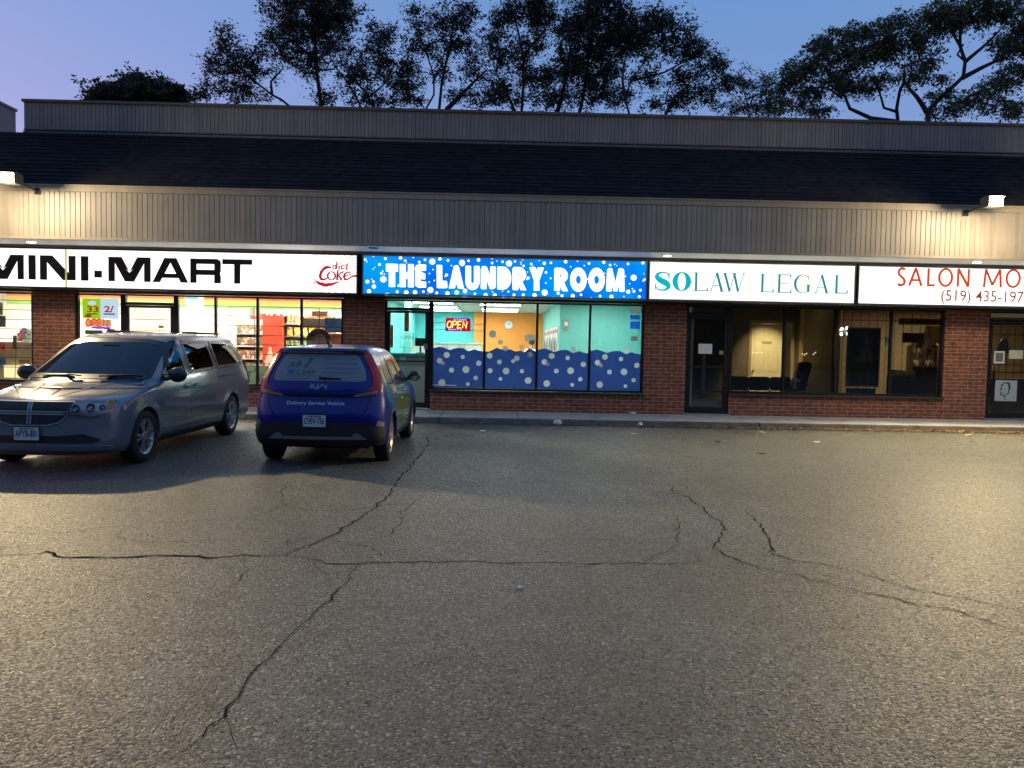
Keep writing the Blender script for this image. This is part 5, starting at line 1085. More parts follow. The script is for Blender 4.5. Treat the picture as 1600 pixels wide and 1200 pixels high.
def finish_body(body, name, paint, parent, wheels, r_arch, cuts, smooth_angle=32):
    """wheel arches are cut out; faces behind the glass areas are removed"""
    me = body.mesh(name); o = link(name, me, None)
    for wx, wz in wheels:
        c = MB().lathe([(r_arch,-1.2),(r_arch,1.2)], (wx,0,wz), (0,1,0), 56); cm = c.mesh('cutter'); co_ = link('cutter', cm)
        core = MB().box(wx-1, wx+1, -.55, .55, -.3, 2)   # keep the middle of the car
        md = o.modifiers.new('arch', 'BOOLEAN'); md.operation = 'DIFFERENCE'; md.object = co_; md.solver = 'EXACT'
    dg = bpy.context.evaluated_depsgraph_get(); dg.update()
    m2 = bpy.data.meshes.new_from_object(o.evaluated_get(dg)); o.modifiers.clear(); old = o.data; o.data = m2; bpy.data.meshes.remove(old)
    for q in [q for q in bpy.data.objects if q.name.startswith('cutter')]: bpy.data.objects.remove(q)
    bm = bmesh.new(); bm.from_mesh(m2); kill = []
    for f in bm.faces:
        for test in cuts:
            if all(test(v.co) for v in f.verts): kill.append(f); break
    bmesh.ops.delete(bm, geom=kill, context='FACES'); bm.to_mesh(m2); bm.free()
    m2.materials.clear(); m2.materials.append(paint); m2.polygons.foreach_set('material_index', [0]*len(m2.polygons))
    m2.polygons.foreach_set('use_smooth', [True]*len(m2.polygons)); m2.set_sharp_from_angle(angle=R(smooth_angle))
    o.parent = parent; return o
def car_paint(name, col, metal=.75, rough=.32):
    m = M(name, col, rough, metal=metal, coat=.25, spec=.35, var=.03, vs=3); return m
TYRE = M('tyre_rubber', (.016,.016,.016), .85, var=.15, vs=30); RIM = M('rim_silver', (.55,.55,.56), .3, metal=.85); HUB = M('hub_dark', (.03,.03,.03), .5); CHROME = M('chrome', (.75,.75,.76), .12, metal=1.0)
CARGLASS = GLASS('car_glass', (.50,.55,.56)); DARKGLASS = GLASS('tinted_glass', (.035,.035,.04)); FRIT = M('glass_border', (.008,.008,.009), .25); SEAM = M('panel_gap', (.006,.006,.007), .9)
UNDER = M('underbody', (.01,.01,.01), .9); TRIMC = M('cabin_trim', (.035,.035,.04), .8, var=.1); SEATC = M('seat_fabric', (.045,.045,.05), .85, var=.1)
LENSC = GLASS('lamp_lens_clear', (.97,.97,.98), .6); AMBER = M('amber_lens', (.9,.30,.03), .25, coat=.3); REDL = M('red_lens', (.20,.005,.009), .2, coat=.3, spec=.3)
def wheel(parent, x, y, sgn, rt, wt, rr, spokes, double=True):
    """tyre with rounded shoulders, dished rim with paired spokes"""
    p = MB()
    w2 = wt/2; prof = [(rr+.005,-w2*.92),(rr+.03,-w2),(rt-.045,-w2*1.02),(rt-.015,-w2*.88),(rt,-w2*.62),(rt,w2*.62),(rt-.015,w2*.88),(rt-.045,w2*1.02),(rr+.03,w2),(rr+.005,w2*.92)]
    w = p.lathe(prof, (x, y, rt), (0, sgn, 0), 44, False).build('wheel', TYRE, parent, smooth=40)
    g = MB()
    for k in range(-2, 3): g.lathe([(rt+.001,k*.034-.003),(rt+.0012,k*.034+.003)], (x,y,rt), (0,sgn,0), 44) if False else None
    r_ = MB(); r_.lathe([(rr+.008,w2*.94),(rr-.006,w2*.90),(rr-.022,w2*.74),(rr-.03,w2*.2),(rr-.035,-w2*.8)], (x,y,rt), (0,sgn,0), 40, False)
    for k in range(spokes):
        a0 = 2*math.pi*k/spokes
        for off in ((-.13,.13) if double else (0,)):
            a1 = a0+off; a2 = a0+off*1.45; wd = .20 if double else .34
            def P(rad, a, yy): return (x+rad*math.cos(a), y+sgn*yy, rt+rad*math.sin(a))
            ri, ro = .055, rr-.012; pts_o = [P(ri, a1-wd*1.3, w2*.80), P(ri, a1+wd*1.3, w2*.80), P(ro, a2+wd*.40, w2*.86), P(ro, a2-wd*.40, w2*.86)]
            pts_i = [(q[0], q[1]-sgn*.03, q[2]) for q in pts_o]; n = len(r_.v); r_.v += pts_o+pts_i
            r_.f += [tuple(n+i for i in q) for q in ((0,1,2,3),(7,6,5,4),(0,4,5,1),(1,5,6,2),(2,6,7,3),(3,7,4,0))]
    r_.build('rim', RIM, w, smooth=35)
    MB().lathe([(rr-.04,w2*.25),(.0,w2*.25)], (x,y,rt), (0,sgn,0), 32).build('brake_backing', HUB, w)
    MB().lathe([(.062,w2*.78),(.058,w2*.90),(.02,w2*.93)], (x,y,rt), (0,sgn,0), 20).build('hub_cap', RIM, w, smooth=40)
    return w
def arch_liner(parent, x, y0, y1, rt, r_):
    return None
def seat(parent, x, y, z=.35, w=.25, name='seat'):
    """x forward; one bucket seat with headrest"""
    m = MB(); m.box(x-.25, x+.28, y-w, y+w, z, z+.18)
    m.prism([(x-.30,y-w,z+.15),(x-.18,y-w,z+.15),(x-.36,y-w,z+.80),(x-.46,y-w,z+.80)], (0,2*w,0)); m.prism([(x-.50,y-w*.5,z+.84),(x-.40,y-w*.5,z+.84),(x-.43,y-w*.5,z+1.02),(x-.51,y-w*.5,z+1.02)], (0,w,0))
    return m.build(name, SEATC, parent, bevel=.025)
PLATE = M('plate_white', (.62,.64,.62), .5, var=.05); PINK = M('plate_ink', (.02,.03,.10), .5)
def plate(parent, mp, u, v, text, border, w=.305, h=.152, h0=.012, name='licence_plate', sgn=1):
    """sgn -1 when the surface's u runs right-to-left for the viewer"""
    f = lambda a, b, k: mp(u+sgn*a, v+b, k)
    fm = lambda a, b, k: mp(u, v, h0+k)+(Vector(mp(u+.05*sgn, v, h0))-Vector(mp(u, v, h0))).normalized()*a+Vector((0,0,1))*b
    q = Flat(); q.poly(rounded([(-w/2-.012,-h/2-.012),(w/2+.012,-h/2-.012),(w/2+.012,h/2+.012),(-w/2-.012,h/2+.012)], .015)); p = q.build('plate_frame', border, parent, fm, base=0)
    q = Flat(); q.poly(rounded([(-w/2,-h/2),(w/2,-h/2),(w/2,h/2),(-w/2,h/2)], .012)); q.build(name, PLATE, p, fm, base=.003)
    q = Flat(); q.text(text, -w*.44, w*.44, -h*.26, h*.28, bold=.015); q.rect(-w*.3, w*.3, h*.36, h*.43); q.build('plate_number', PINK, p, fm, base=.005); return p
def inset(poly, x, z, m=0): return inside(poly, x, z)

# ------------------------------------------------------------------ silver minivan, nose to the lot
VP = car_paint('silver_paint', (.20,.207,.232), .22, .13)
zs = [.20,.23,.27,.32,.38,.44,.50,.56,.62,.68,.74,.79,.83,.86,.885,.905,.925,.945,.965,.985,1.0,1.015,1.03,1.045,1.06,1.08,1.10,1.13,1.16,1.20,1.24,1.28,1.32,1.36,1.40,1.44,1.48,1.52,1.55,1.58,1.605,1.625,1.64,1.655,1.67,1.68,1.69,1.70,1.708,1.715,1.72,1.724]
van_b = Body(xf=[(.20,.84),(.26,.92),(.36,.955),(.50,.955),(.64,.94),(.76,.925),(.82,.90),(.86,.83),(.89,.72),(.93,.52),(.97,.28),(1.0,.09),(1.03,-.06),(1.06,-.14),(1.2,-.39),(1.4,-.73),(1.55,-.99),(1.62,-1.13),(1.66,-1.28),(1.69,-1.50),(1.71,-1.8),(1.724,-2.2)],
 xr=[(.20,-4.06),(.30,-4.14),(.45,-4.17),(.62,-4.165),(.68,-4.13),(.8,-4.12),(1.0,-4.10),(1.2,-4.05),(1.4,-3.97),(1.55,-3.88),(1.62,-3.80),(1.66,-3.70),(1.69,-3.50),(1.71,-3.2),(1.724,-2.8)],
 w=[(.20,.86),(.26,.91),(.36,.945),(.5,.962),(.66,.975),(.82,.978),(.92,.968),(1.0,.95),(1.08,.93),(1.2,.895),(1.4,.825),(1.55,.765),(1.62,.725),(1.66,.68),(1.69,.60),(1.71,.47),(1.724,.25)],
 bf=[(.20,.42),(.5,.46),(.8,.50),(.88,.60),(.95,.62),(1.02,.50),(1.08,.32),(1.3,.28),(1.6,.26),(1.724,.2)], br=[(.20,.12),(.6,.15),(1.0,.13),(1.6,.16),(1.724,.2)],
 pf=[(.20,2.7),(.8,2.5),(.92,2.8),(1.05,2.6),(1.3,2.4),(1.724,2.2)], pr=[(.2,4.5),(1.0,5),(1.724,3)], zs=zs, taper=.035, xm=-1.5, wheels=((0,.345),(-3.08,.345)), flare=.022, fr=.375)
VAN = thing('minivan', 'silver minivan parked nose out in front of the convenience store', 'minivan', (at(46,683,Y=-8.02).x,-7.10,0), R(-90.3)); VAN.scale = (.965,.885,.93)
mF, mL, mRt, mRe = van_b.m_front(), van_b.m_side(1), van_b.m_side(-1), van_b.m_rear()
# glass outlines: side (x,z), front (y,z), rear (y,z)
sw1 = rounded([(-.46,1.055),(-1.34,1.10),(-1.34,1.60),(-1.24,1.595),(-1.02,1.50)], .04)     # front door
sw2 = rounded([(-1.46,1.105),(-2.46,1.145),(-2.44,1.605),(-1.50,1.605)], .05)
sw3 = rounded([(-2.58,1.15),(-3.78,1.20),(-3.66,1.42),(-3.48,1.55),(-3.22,1.60),(-2.56,1.605)], .06)
ws_ = rounded([(-.865,1.07),(.865,1.07),(.715,1.56),(.45,1.61),(-.45,1.61),(-.715,1.56)], .06)
rw_ = rounded([(-.74,1.10),(.74,1.10),(.62,1.54),(-.62,1.54)], .08)
def cut_side(poly, k=.022):
    q = ringpoly(poly, k); return lambda c: abs(c.y) > .5 and inside(q, c.x, c.z)
def cut_front(poly, xmin, k=.03):
    q = ringpoly(poly, k); return lambda c: c.x > xmin and inside(q, c.y, c.z)
def cut_rear(poly, xmax, k=.03):
    q = ringpoly(poly, k); return lambda c: c.x < xmax and inside(q, c.y, c.z)
vb_ = finish_body(van_b, 'body', VP, VAN, ((0,.345),(-3.08,.345)), .385, [cut_side(sw1), cut_side(sw2), cut_side(sw3), cut_front(ws_, -1.3), cut_rear(rw_, -3.6)])
def glazing(poly, mp, name, parent, glass, fr_=.045, d=.05):
    o = patch(name, ringpoly(poly, fr_*.85), mp, glass, parent, h=.0055, skirt=0, d=d)
    patch('glass_border', poly, mp, FRIT, o, h=.0085, skirt=.016, d=d*.6, holes=[ringpoly(poly, fr_)]); return o
for mp in (mL, mRt):
    glazing(sw1, mp, 'side_window', VAN, CARGLASS); glazing(sw2, mp, 'side_window', VAN, DARKGLASS); glazing(sw3, mp, 'side_window', VAN, DARKGLASS)
glazing(ws_, mF, 'windshield', VAN, CARGLASS, .055, .06); glazing(rw_, mRe, 'rear_window', VAN, DARKGLASS, .05, .07)
# doors, seams, mouldings, handles on both sides
def gap(pts, mp, parent, w=.009, h=.0012):
    f = Flat(); P = []
    for a, b in zip(pts[:-1], pts[1:]):
        n = max(1, int(math.dist(a, b)/.04)); P += [(a[0]+(b[0]-a[0])*k/n, a[1]+(b[1]-a[1])*k/n) for k in range(n)]
    P.append(pts[-1]); f.stroke(P, w); return f.build('panel_gap', SEAM, parent, mp, base=h)
for mp, sg in ((mL, 1), (mRt, -1)):
    fd = [(-.42,1.03),(-.40,.80),(-.46,.42),(-.52,.30),(-1.40,.30),(-1.40,1.08)]; gap(fd+[(-1.40,1.52)], mp, VAN); gap([(-1.40,.30),(-2.40,.30),(-2.52,.42),(-2.58,.66),(-2.52,.90),(-2.52,1.56)], mp, VAN)
    gap([(-2.52,1.02),(-3.80,1.06)], mp, VAN, .02)
    for hx in (-1.22,-1.55):
        f = MB(); y = van_b.side(hx, .93); 
        q = Flat(); q.circle(hx, .93, .075, 20, ry=.034); q.build('handle_recess', FRIT, VAN, mp, base=.002)
        f.tube([(hx-.085,sg*(y+.002),.935),(hx-.06,sg*(y+.028),.94),(hx+.06,sg*(y+.028),.94),(hx+.085,sg*(y+.002),.935)], .013, 8); f.build('door_handle', VP, VAN, smooth=True)
    patch('side_moulding', rounded([(-.56,.585),(-2.50,.615),(-2.50,.64),(-.56,.61)], .008), mp, VP, VAN, h=.014, skirt=.016, d=.06)
    patch('side_moulding', rounded([(-.50,.365),(-2.60,.405),(-2.60,.45),(-.50,.405)], .01), mp, CHROME if False else VP, VAN, h=.016, skirt=.018, d=.06)
    patch('rocker_panel', [(-.42,.215),(-2.66,.215),(-2.66,.29),(-.42,.29)], mp, M('rocker', (.05,.05,.055), .5, metal=.4), VAN, h=.004, skirt=.006, d=.08)
    y = van_b.side(-.62, 1.10);
    mm_ = MB(); mm_.ball((-.66, sg*(y+.17), 1.125), .125, 16, 12, (.6,1.1,.85)); mr_ = mm_.build('wing_mirror', M('mirror_shell', (.02,.02,.022), .35, coat=.4), VAN, smooth=True)
    MB().tube([(-.60,sg*(y-.01),1.06),(-.63,sg*(y+.09),1.08)], [.035,.03], 8).build('mirror_arm', BLACK, mr_); MB().lathe([(.078,0),(.0,.004)], (-.727,sg*(y+.17),1.125), (-1,0,0), 20).build('mirror_glass', CHROME, mr_)
    MB().box(-3.4, -1.9, sg*.60-.02, sg*.60+.02, 1.715, 1.745).build('roof_rail', BLACK, VAN, bevel=.012)
    patch('tail_light', rounded([(sg*.83,.86),(sg*.945,.86),(sg*.865,1.26),(sg*.80,1.26)], .02), mRe, REDL, VAN, h=.008, skirt=.012, d=.03)
# headlights, grille, bumper
for sg in (1, -1):
    hl = [(sg*.40,.70),(sg*.44,.83),(sg*.62,.865),(sg*.86,.855),(sg*.915,.80),(sg*.88,.73),(sg*.70,.665),(sg*.58,.69)]
    hl = rounded(hl, .02); hb2 = patch('headlight', hl, mF, M('headlight_bowl', (.42,.42,.43), .3, metal=.5), VAN, h=.003, skirt=.006, d=.035)
    for (yy, zz, rr_) in ((.53,.765,.047),(.68,.775,.05),(.79,.775,.036)):
        c = mF(sg*yy, zz, .0); nn = (Vector(mF(sg*yy, zz, .01))-Vector(c)).normalized(); d_ = Vector((1,sg*.25,0)).normalized()
        MB().lathe([(rr_,.022),(rr_*.8,.010),(rr_*.35,.006),(rr_*.3,.016),(.0,.019)], c, nn*.6+d_*.4, 18, False).build('lamp_reflector', M('reflector', (.35,.35,.36), .25, metal=1), hb2, smooth=50)
    patch('turn_signal', rounded([(sg*.85,.845),(sg*.90,.80),(sg*.875,.745),(sg*.82,.74),(sg*.825,.85)], .012), mF, AMBER, hb2, h=.014, skirt=.012, d=.025)
    patch('headlight_lens', hl, mF, LENSC, hb2, h=.022, skirt=.02, d=.04)
BRT = M('bright_trim', (.42,.42,.44), .3, metal=.4, coat=.3)
GRB = M('grille_black', (.012,.012,.013), .6)
gp = rounded([(-.50,.845),(.50,.845),(.50,.80),(.44,.68),(.36,.60),(.22,.565),(-.22,.565),(-.36,.60),(-.44,.68),(-.50,.80)], .03)
gg = patch('grille', gp, mF, GRB, VAN, h=.005, skirt=.008, d=.04)
gl = Flat()
for k in range(9): z = .58+k*.028; hw_ = .46 if z > .7 else .34+.12*(z-.58)/.12; gl.stroke([(-hw_+.9*hw_*j/5.5*1.22*.9, z) for j in range(0, 11)] if False else [(-hw_+2*hw_*j/10, z) for j in range(11)], .005)
gl.build('grille_slats', M('slat_grey', (.05,.05,.055), .4, metal=.5), gg, mF, base=.007)
for pts, w_ in ((([(-.475,.715),(-.2,.715),(0,.715),(.2,.715),(.475,.715)]), .022),([(0,.585),(0,.65),(0,.715),(0,.78),(0,.84)], .032)):
    dx_ = Flat(); P = []
    for a, b in zip(pts[:-1], pts[1:]): P += [(a[0]+(b[0]-a[0])*k/6, a[1]+(b[1]-a[1])*k/6) for k in range(6)]
    P.append(pts[-1])
    off = [-.022, .022] if w_ > .03 else [-.016, .016]
    for o_ in off: dx_.stroke([(p[0]+(o_ if w_ > .03 else 0), p[1]+(o_ if w_ < .03 else 0)) for p in P], .013)
    dx_.build('grille_bar', BRT, gg, mF, base=.014)
    dk = Flat(); dk.stroke(P, w_); dk.build('grille_bar_core', VP, gg, mF, base=.011)
gs = Flat(); gs.stroke([(p[0], p[1]) for p in resample(ringpoly(gp, .004), .04)], .012, closed=True); gs.build('grille_surround', BRT, gg, mF, base=.012)
patch('lower_intake', rounded([(-.72,.36),(.72,.36),(.80,.39),(.62,.47),(.35,.445),(-.35,.445),(-.62,.47),(-.80,.39)], .02), mF, GRB, VAN, h=.004, skirt=.008, d=.05)
patch('bumper_lip', rounded([(-.84,.275),(.84,.275),(.90,.30),(.82,.33),(-.82,.33),(-.90,.30)], .012), mF, VP, VAN, h=.022, skirt=.024, d=.05)
gap([(y, .86-.012*abs(y)) for y in np.linspace(-.55, .55, 24)], mF, VAN, .008)
plate(VAN, mF, -.01, .475, 'APYB·801'.replace('·', '-'), BLACK, sgn=1, h0=.03)
for sg in (1, -1):
    gap([(sg*.56,.868),(sg*.66,.90),(sg*.75,.95),(sg*.80,.99),(sg*.84,1.03)], mF, VAN, .008)
    hc = Flat(); hc.stroke([(sg*(.17+.30*k/12), .878+.150*(k/12)**.8) for k in range(13)], .016); hc.build('hood_crease', VP, VAN, mF, base=.007)
for mp in (mL, mRt):
    bl_ = Flat(); bl_.stroke([(.55-4.4*k/60, .985+.075*k/60-.02*math.exp(-((k-8)/9)**2)) for k in range(61)], .014); bl_.build('belt_crease', VP, VAN, mp, base=.006)
for sg in (1, -1):
    wp = MB(); p0 = Vector(mF(sg*.12+.1, 1.082, .03)); p1 = Vector(mF(sg*.45+.22, 1.10, .028)); wp.tube([p0, (p0+p1)/2+Vector((.01,0,.004)), p1], .010, 6); q0 = Vector(mF(sg*.45-.15, 1.09, .02)); q1 = Vector(mF(sg*.45+.30, 1.105, .02)); wp.tube([q0, q1], .008, 6); wp.build('wiper', BLACK, VAN)
an = Vector(mF(-.78, .97, 0)); MB().tube([an, an+Vector((-.02,0,.10)), an+Vector((-.06,0,.62))], [.010,.004,.003], 6).build('antenna', BLACK, VAN)
# cowl
patch('cowl', rounded([(-.76,1.035),(.76,1.035),(.80,1.075),(-.80,1.075)], .01), mF, FRIT, VAN, h=.004, skirt=.006, d=.05)
# interior
MB().box(-3.9, .3, -.80, .80, .24, .30).build('cabin_floor', UNDER, VAN)
dsh = MB(); dsh.prism([(-.15,-.80,.85),(-.20,-.80,1.045),(-.42,-.80,1.055),(-.62,-.80,.95),(-.62,-.80,.60),(-.15,-.80,.60)], (0,1.6,0)); dsh.build('dashboard', TRIMC, VAN, bevel=.03)
swm = MB(); c = Vector((-.80,.38,1.0)); ax = Vector((-1,0,.45)).normalized(); e1 = Vector((0,1,0)); e2 = ax.cross(e1)
swm.tube([c+(e1*math.cos(2*math.pi*k/28)+e2*math.sin(2*math.pi*k/28))*.185 for k in range(29)], .016, 8, caps=False); swm.tube([c-e1*.18, c+e1*.18], .018, 6); swm.tube([c, c-ax*.22], .03, 8); swm.build('steering_wheel', BLACK, VAN, smooth=True)
for x, y in ((-1.15,.40),(-1.15,-.40),(-2.05,.42),(-2.05,-.42),(-2.95,.42),(-2.95,-.42)): seat(VAN, x, y, .42)
MB().box(-.92, -.90, -.13, .13, 1.46, 1.52).build('rear_view_mirror', BLACK, VAN, bevel=.008)
for wx in (0,-3.08):
    for sg in (1,-1): wheel(VAN, wx, sg*.855, sg, .345, .225, .225, 5)
ub = MB(); ub.box(.30, .62, -.7, .7, .22, .5); ub.box(-2.7, -.40, -.74, .74, .19, .30); ub.build('underbody', UNDER, VAN)
for wx in (0,-3.08): MB().tube([(wx,-.74,.345),(wx,.74,.345)], .05, 10).build('axle', UNDER, VAN)
MB().box(-.39,.39,-.60,.60,.60,.72).build('wheel_well', UNDER, VAN); MB().box(-3.47,-2.69,-.60,.60,.60,.72).build('wheel_well', UNDER, VAN)

# ------------------------------------------------------------------ blue delivery hatchback, tail to the lot
BP = car_paint('blue_paint', (.001,.009,.17), .1, .3); BP2 = M('black_cladding', (.012,.012,.013), .6, var=.1)
zs2 = [.29,.315,.34,.40,.46,.52,.58,.64,.70,.75,.80,.85,.89,.93,.96,.985,1.005,1.025,1.04,1.06,1.09,1.12,1.16,1.20,1.24,1.28,1.32,1.36,1.40,1.44,1.47,1.49,1.51,1.53,1.55,1.565,1.575,1.583,1.59,1.596,1.60]
sb_ = Body(xf=[(.22,3.28),(.30,3.38),(.45,3.44),(.6,3.445),(.75,3.42),(.85,3.36),(.91,3.22),(.95,3.05),(.99,2.78),(1.02,2.5),(1.05,2.33),(1.08,2.24),(1.2,2.04),(1.35,1.78),(1.47,1.54),(1.53,1.38),(1.565,1.2),(1.585,1.0),(1.60,.7)],
 xr=[(.22,-.58),(.28,-.68),(.36,-.735),(.46,-.75),(.58,-.75),(.68,-.74),(.78,-.715),(.9,-.685),(1.02,-.665),(1.1,-.645),(1.2,-.61),(1.32,-.56),(1.42,-.515),(1.47,-.51),(1.50,-.53),(1.52,-.53),(1.535,-.47),(1.555,-.30),(1.575,-.02),(1.59,.25),(1.60,.5)],
 w=[(.22,.82),(.28,.86),(.38,.89),(.5,.90),(.62,.905),(.75,.902),(.86,.89),(.95,.875),(1.02,.855),(1.1,.83),(1.2,.785),(1.35,.725),(1.44,.68),(1.50,.64),(1.535,.60),(1.56,.545),(1.575,.48),(1.59,.36),(1.60,.15)],
 bf=[(.22,.5),(.8,.55),(.95,.6),(1.05,.35),(1.3,.25),(1.6,.2)], br=[(.22,.24),(.6,.28),(.9,.27),(1.0,.24),(1.3,.20),(1.5,.20),(1.6,.25)], pf=[(.22,2.6),(.9,2.8),(1.05,2.6),(1.6,2.4)], pr=[(.22,3.6),(.6,3.6),(1.0,3.4),(1.3,3.4),(1.5,3.6),(1.6,3)],
 zs=zs2, taper=.02, xm=1.3, wheels=((0,.325),(2.57,.325)), flare=.028, fr=.36)
KIA = thing('delivery_car', 'blue delivery hatchback with green wrapped side parked nose to the laundry', 'car', (at(495,660,Y=-7.3).x,-6.58,0), R(90.2)); KIA.scale = (.97,.885,.925)
kF, kL, kR, kB0 = sb_.m_front(), sb_.m_side(1), sb_.m_side(-1), sb_.m_rear()
kz = pchip([.19,.29,.49,.555,.762,.86,.915,.995,1.2,1.44,1.5,1.6],[.27,.39,.565,.605,.825,.94,1.015,1.115,1.275,1.465,1.505,1.6])   # heights on the tail
kB = lambda u, v, h: kB0(u, kz(v), h)
bw = rounded([(-.635,.995),(.635,.995),(.60,1.20),(.50,1.41),(.44,1.445),(-.44,1.445),(-.50,1.41),(-.60,1.20)], .05)
k1 = rounded([(-.05,1.10),(.34,1.06),(.42,1.42),(.14,1.42),(-.02,1.28)], .05); k2 = rounded([(.42,1.055),(1.16,1.03),(1.14,1.44),(.48,1.43)], .04); k3 = rounded([(1.24,1.03),(2.06,1.02),(1.84,1.24),(1.62,1.42),(1.24,1.44)], .05)
kw = rounded([(-.74,1.09),(.74,1.09),(.62,1.46),(.4,1.51),(-.4,1.51),(-.62,1.46)], .05)
kb_ = finish_body(sb_, 'body', BP, KIA, ((0,.325),(2.57,.325)), .365, [cut_side(k2), cut_side(k3), cut_front(kw, 1.0), cut_rear([(a, kz(b)) for a, b in bw], -.1)])
for mp in (kL, kR):
    glazing(k2, mp, 'side_window', KIA, DARKGLASS if False else CARGLASS); glazing(k3, mp, 'side_window', KIA, CARGLASS)
    patch('quarter_panel', k1, mp, FRIT, KIA, h=.004, skirt=.006, d=.04)
glazing(kw, kF, 'windshield', KIA, CARGLASS, .05, .06)
# rear: one-way film on the glass with advertising
FILMK = M('rear_film', (.19,.20,.215), .4, coat=.3)
rg = patch('rear_window', bw, kB, FILMK, KIA, h=.003, skirt=.01, d=.04)
def ru(u): return -u        # viewer's right is -y on the tail
kBv = lambda u, v, h: kB(-u, v, h)
ad_ = Flat(); ad_.text('L', -.31, -.25, 1.095, 1.175, bold=.02); ad_.stroke([(-.225,1.095),(-.225,1.175),(-.18,1.115),(-.135,1.175),(-.135,1.095)], .02); ad_.text('P', -.11, -.055, 1.095, 1.175, bold=.02); ad_.build('film_lettering', M('film_olive', (.10,.13,.05), .6), rg, kBv, base=.0045)
a2_ = Flat(); a2_.text('FREE NEXT DAY DELIVERY', .06, .46, 1.345, 1.372); a2_.text('TEMP SENSITIVE PACKAGING', .06, .50, 1.270, 1.298); a2_.text('AUTOMATED BLISTER PACKAGING', .05, .51, 1.195, 1.222); a2_.text('BILL TO THE PLANS & CLINICS', .05, .47, 1.12, 1.147); a2_.text('VACCINES AND TRAVEL CLINIC', -.46, -.06, 1.062, 1.078); a2_.text('COMPOUNDING', -.39, -.15, 1.012, 1.035) 
a2_.build('film_text', M('film_grey_text', (.10,.12,.17), .6), rg, kBv, base=.0045)
a3 = Flat(); a3.poly([(-.45,1.178),(-.335,1.178),(-.37,1.095),(-.415,1.095)]); a3.build('film_funnel', M('film_blue', (.03,.12,.26), .6), rg, kBv, base=.0045)
a4 = Flat(); a4.stroke([(-.46,1.20),(-.13,1.215)], .012); a4.stroke([(-.40,1.22),(-.38,1.27),(-.40,1.30)], [.02,.05,.005]); a4.stroke([(-.33,1.22),(-.29,1.28),(-.27,1.33)], [.02,.05,.005]); a4.stroke([(-.36,1.22),(-.36,1.30)], .012); a4.stroke([(-.22,1.215),(-.16,1.30),(-.13,1.38)], [.035,.03,.045]); a4.stroke([(-.44,1.215),(-.42,1.245)], .02); a4.build('film_leaves', M('film_green', (.06,.12,.06), .6), rg, kBv, base=.0045)
wp = MB(); p0 = Vector(kBv(-.0, 1.035, .02)); p1 = Vector(kBv(.30, 1.026, .02)); wp.tube([p0, (p0+p1)/2, p1], [.016,.013,.009], 8); wp.build('wiper', BLACK, KIA)
# spoiler strip over the glass and its red-black lamps
PIANO = M('piano_black', (.010,.008,.010), .15, coat=1.0)
patch('spoiler', rounded([(-.565,1.455),(.565,1.455),(.60,1.49),(.57,1.525),(-.57,1.525),(-.60,1.49)], .015), kB, M('spoiler_dark', (.03,.012,.016), .3, coat=.6), KIA, h=.012, skirt=.016, d=.04)
for sg in (1, -1):
    tlp = [(sg*.595,1.50),(sg*.645,1.44),(sg*.735,1.25),(sg*.80,1.05),(sg*.835,.93),(sg*.80,.875),(sg*.62,.845),(sg*.45,.835),(sg*.47,.865),(sg*.62,.895),(sg*.70,.94),(sg*.715,1.0),(sg*.665,1.2),(sg*.56,1.42)]
    tl_ = patch('tail_light', rounded(tlp, .02), kB, REDL, KIA, h=.010, skirt=.014, d=.03)
    patch('reverse_lens', rounded([(sg*.47,.842),(sg*.62,.853),(sg*.77,.878),(sg*.78,.90),(sg*.63,.888),(sg*.49,.862)], .008), kB, M('smoky_lens', (.22,.16,.15), .2, coat=.8), tl_, h=.013, skirt=.01, d=.03)
    patch('reflector', rounded([(sg*.44,.475),(sg*.76,.485),(sg*.76,.51),(sg*.44,.505)], .008), kB, M('reflector_red', (.10,.004,.008), .3), KIA, h=.012, skirt=.012, d=.04)
    patch('fog_garnish', rounded([(sg*.77,.46),(sg*.87,.44),(sg*.875,.52),(sg*.80,.565)], .012), kB, M('garnish_silver', (.3,.3,.3), .35, metal=.6), KIA, h=.010, skirt=.012, d=.03)
tg = patch('tailgate_band', rounded([(-.70,.985),(.70,.985),(.69,.93),(.60,.885),(.44,.85),(-.44,.85),(-.60,.885),(-.69,.93)], .02), kB, BP, KIA, h=.009, skirt=.012, d=.035)
patch('tailgate_lip', rounded([(-.44,.842),(.44,.842),(.50,.868),(-.50,.868)], .008), kB, PIANO, KIA, h=.0135, skirt=.012, d=.04)
gap([(y, .60+.0*y) for y in np.linspace(-.58, .58, 26)], kB, KIA, .008); gap([(-.70,.84),(-.66,.72),(-.58,.60)], kB, KIA, .007); gap([(.70,.84),(.66,.72),(.58,.60)], kB, KIA, .007)
em = Flat()
def emk(px_, py_): return (-.11+.22*px_, .915+.05*py_)
em.stroke([emk(.02,1),emk(.0,.0)], .011); em.stroke([emk(.03,.35),emk(.24,.95)], .011); em.stroke([emk(.10,.5),emk(.32,.0),emk(.50,1.0)], .011); em.stroke([emk(.50,1.0),emk(.56,.0),emk(.86,1.0)], .011) if False else None
em.stroke([emk(.46,.95),emk(.46,.0),emk(.74,.95)], .011); em.stroke([emk(.72,.95),emk(.96,.05),emk(1.0,.9)], .011)
em.build('emblem', M('emblem_grey', (.35,.36,.38), .35, metal=.5), KIA, kBv, base=.013)
dt = Flat(); dt.text('Delivery Service Vehicle', -.42, .355, .735, .79, bold=.012, shear=.12); dt.build('lettering', M('lettering_white', (.6,.62,.66), .5), KIA, kBv, base=.004)
patch('rear_bumper', rounded([(-.86,.195),(.86,.195),(.89,.36),(.875,.46),(.76,.465),(.70,.53),(-.70,.53),(-.76,.465),(-.875,.46),(-.89,.36)], .02), kB, BP2, KIA, h=.007, skirt=.010, d=.045)
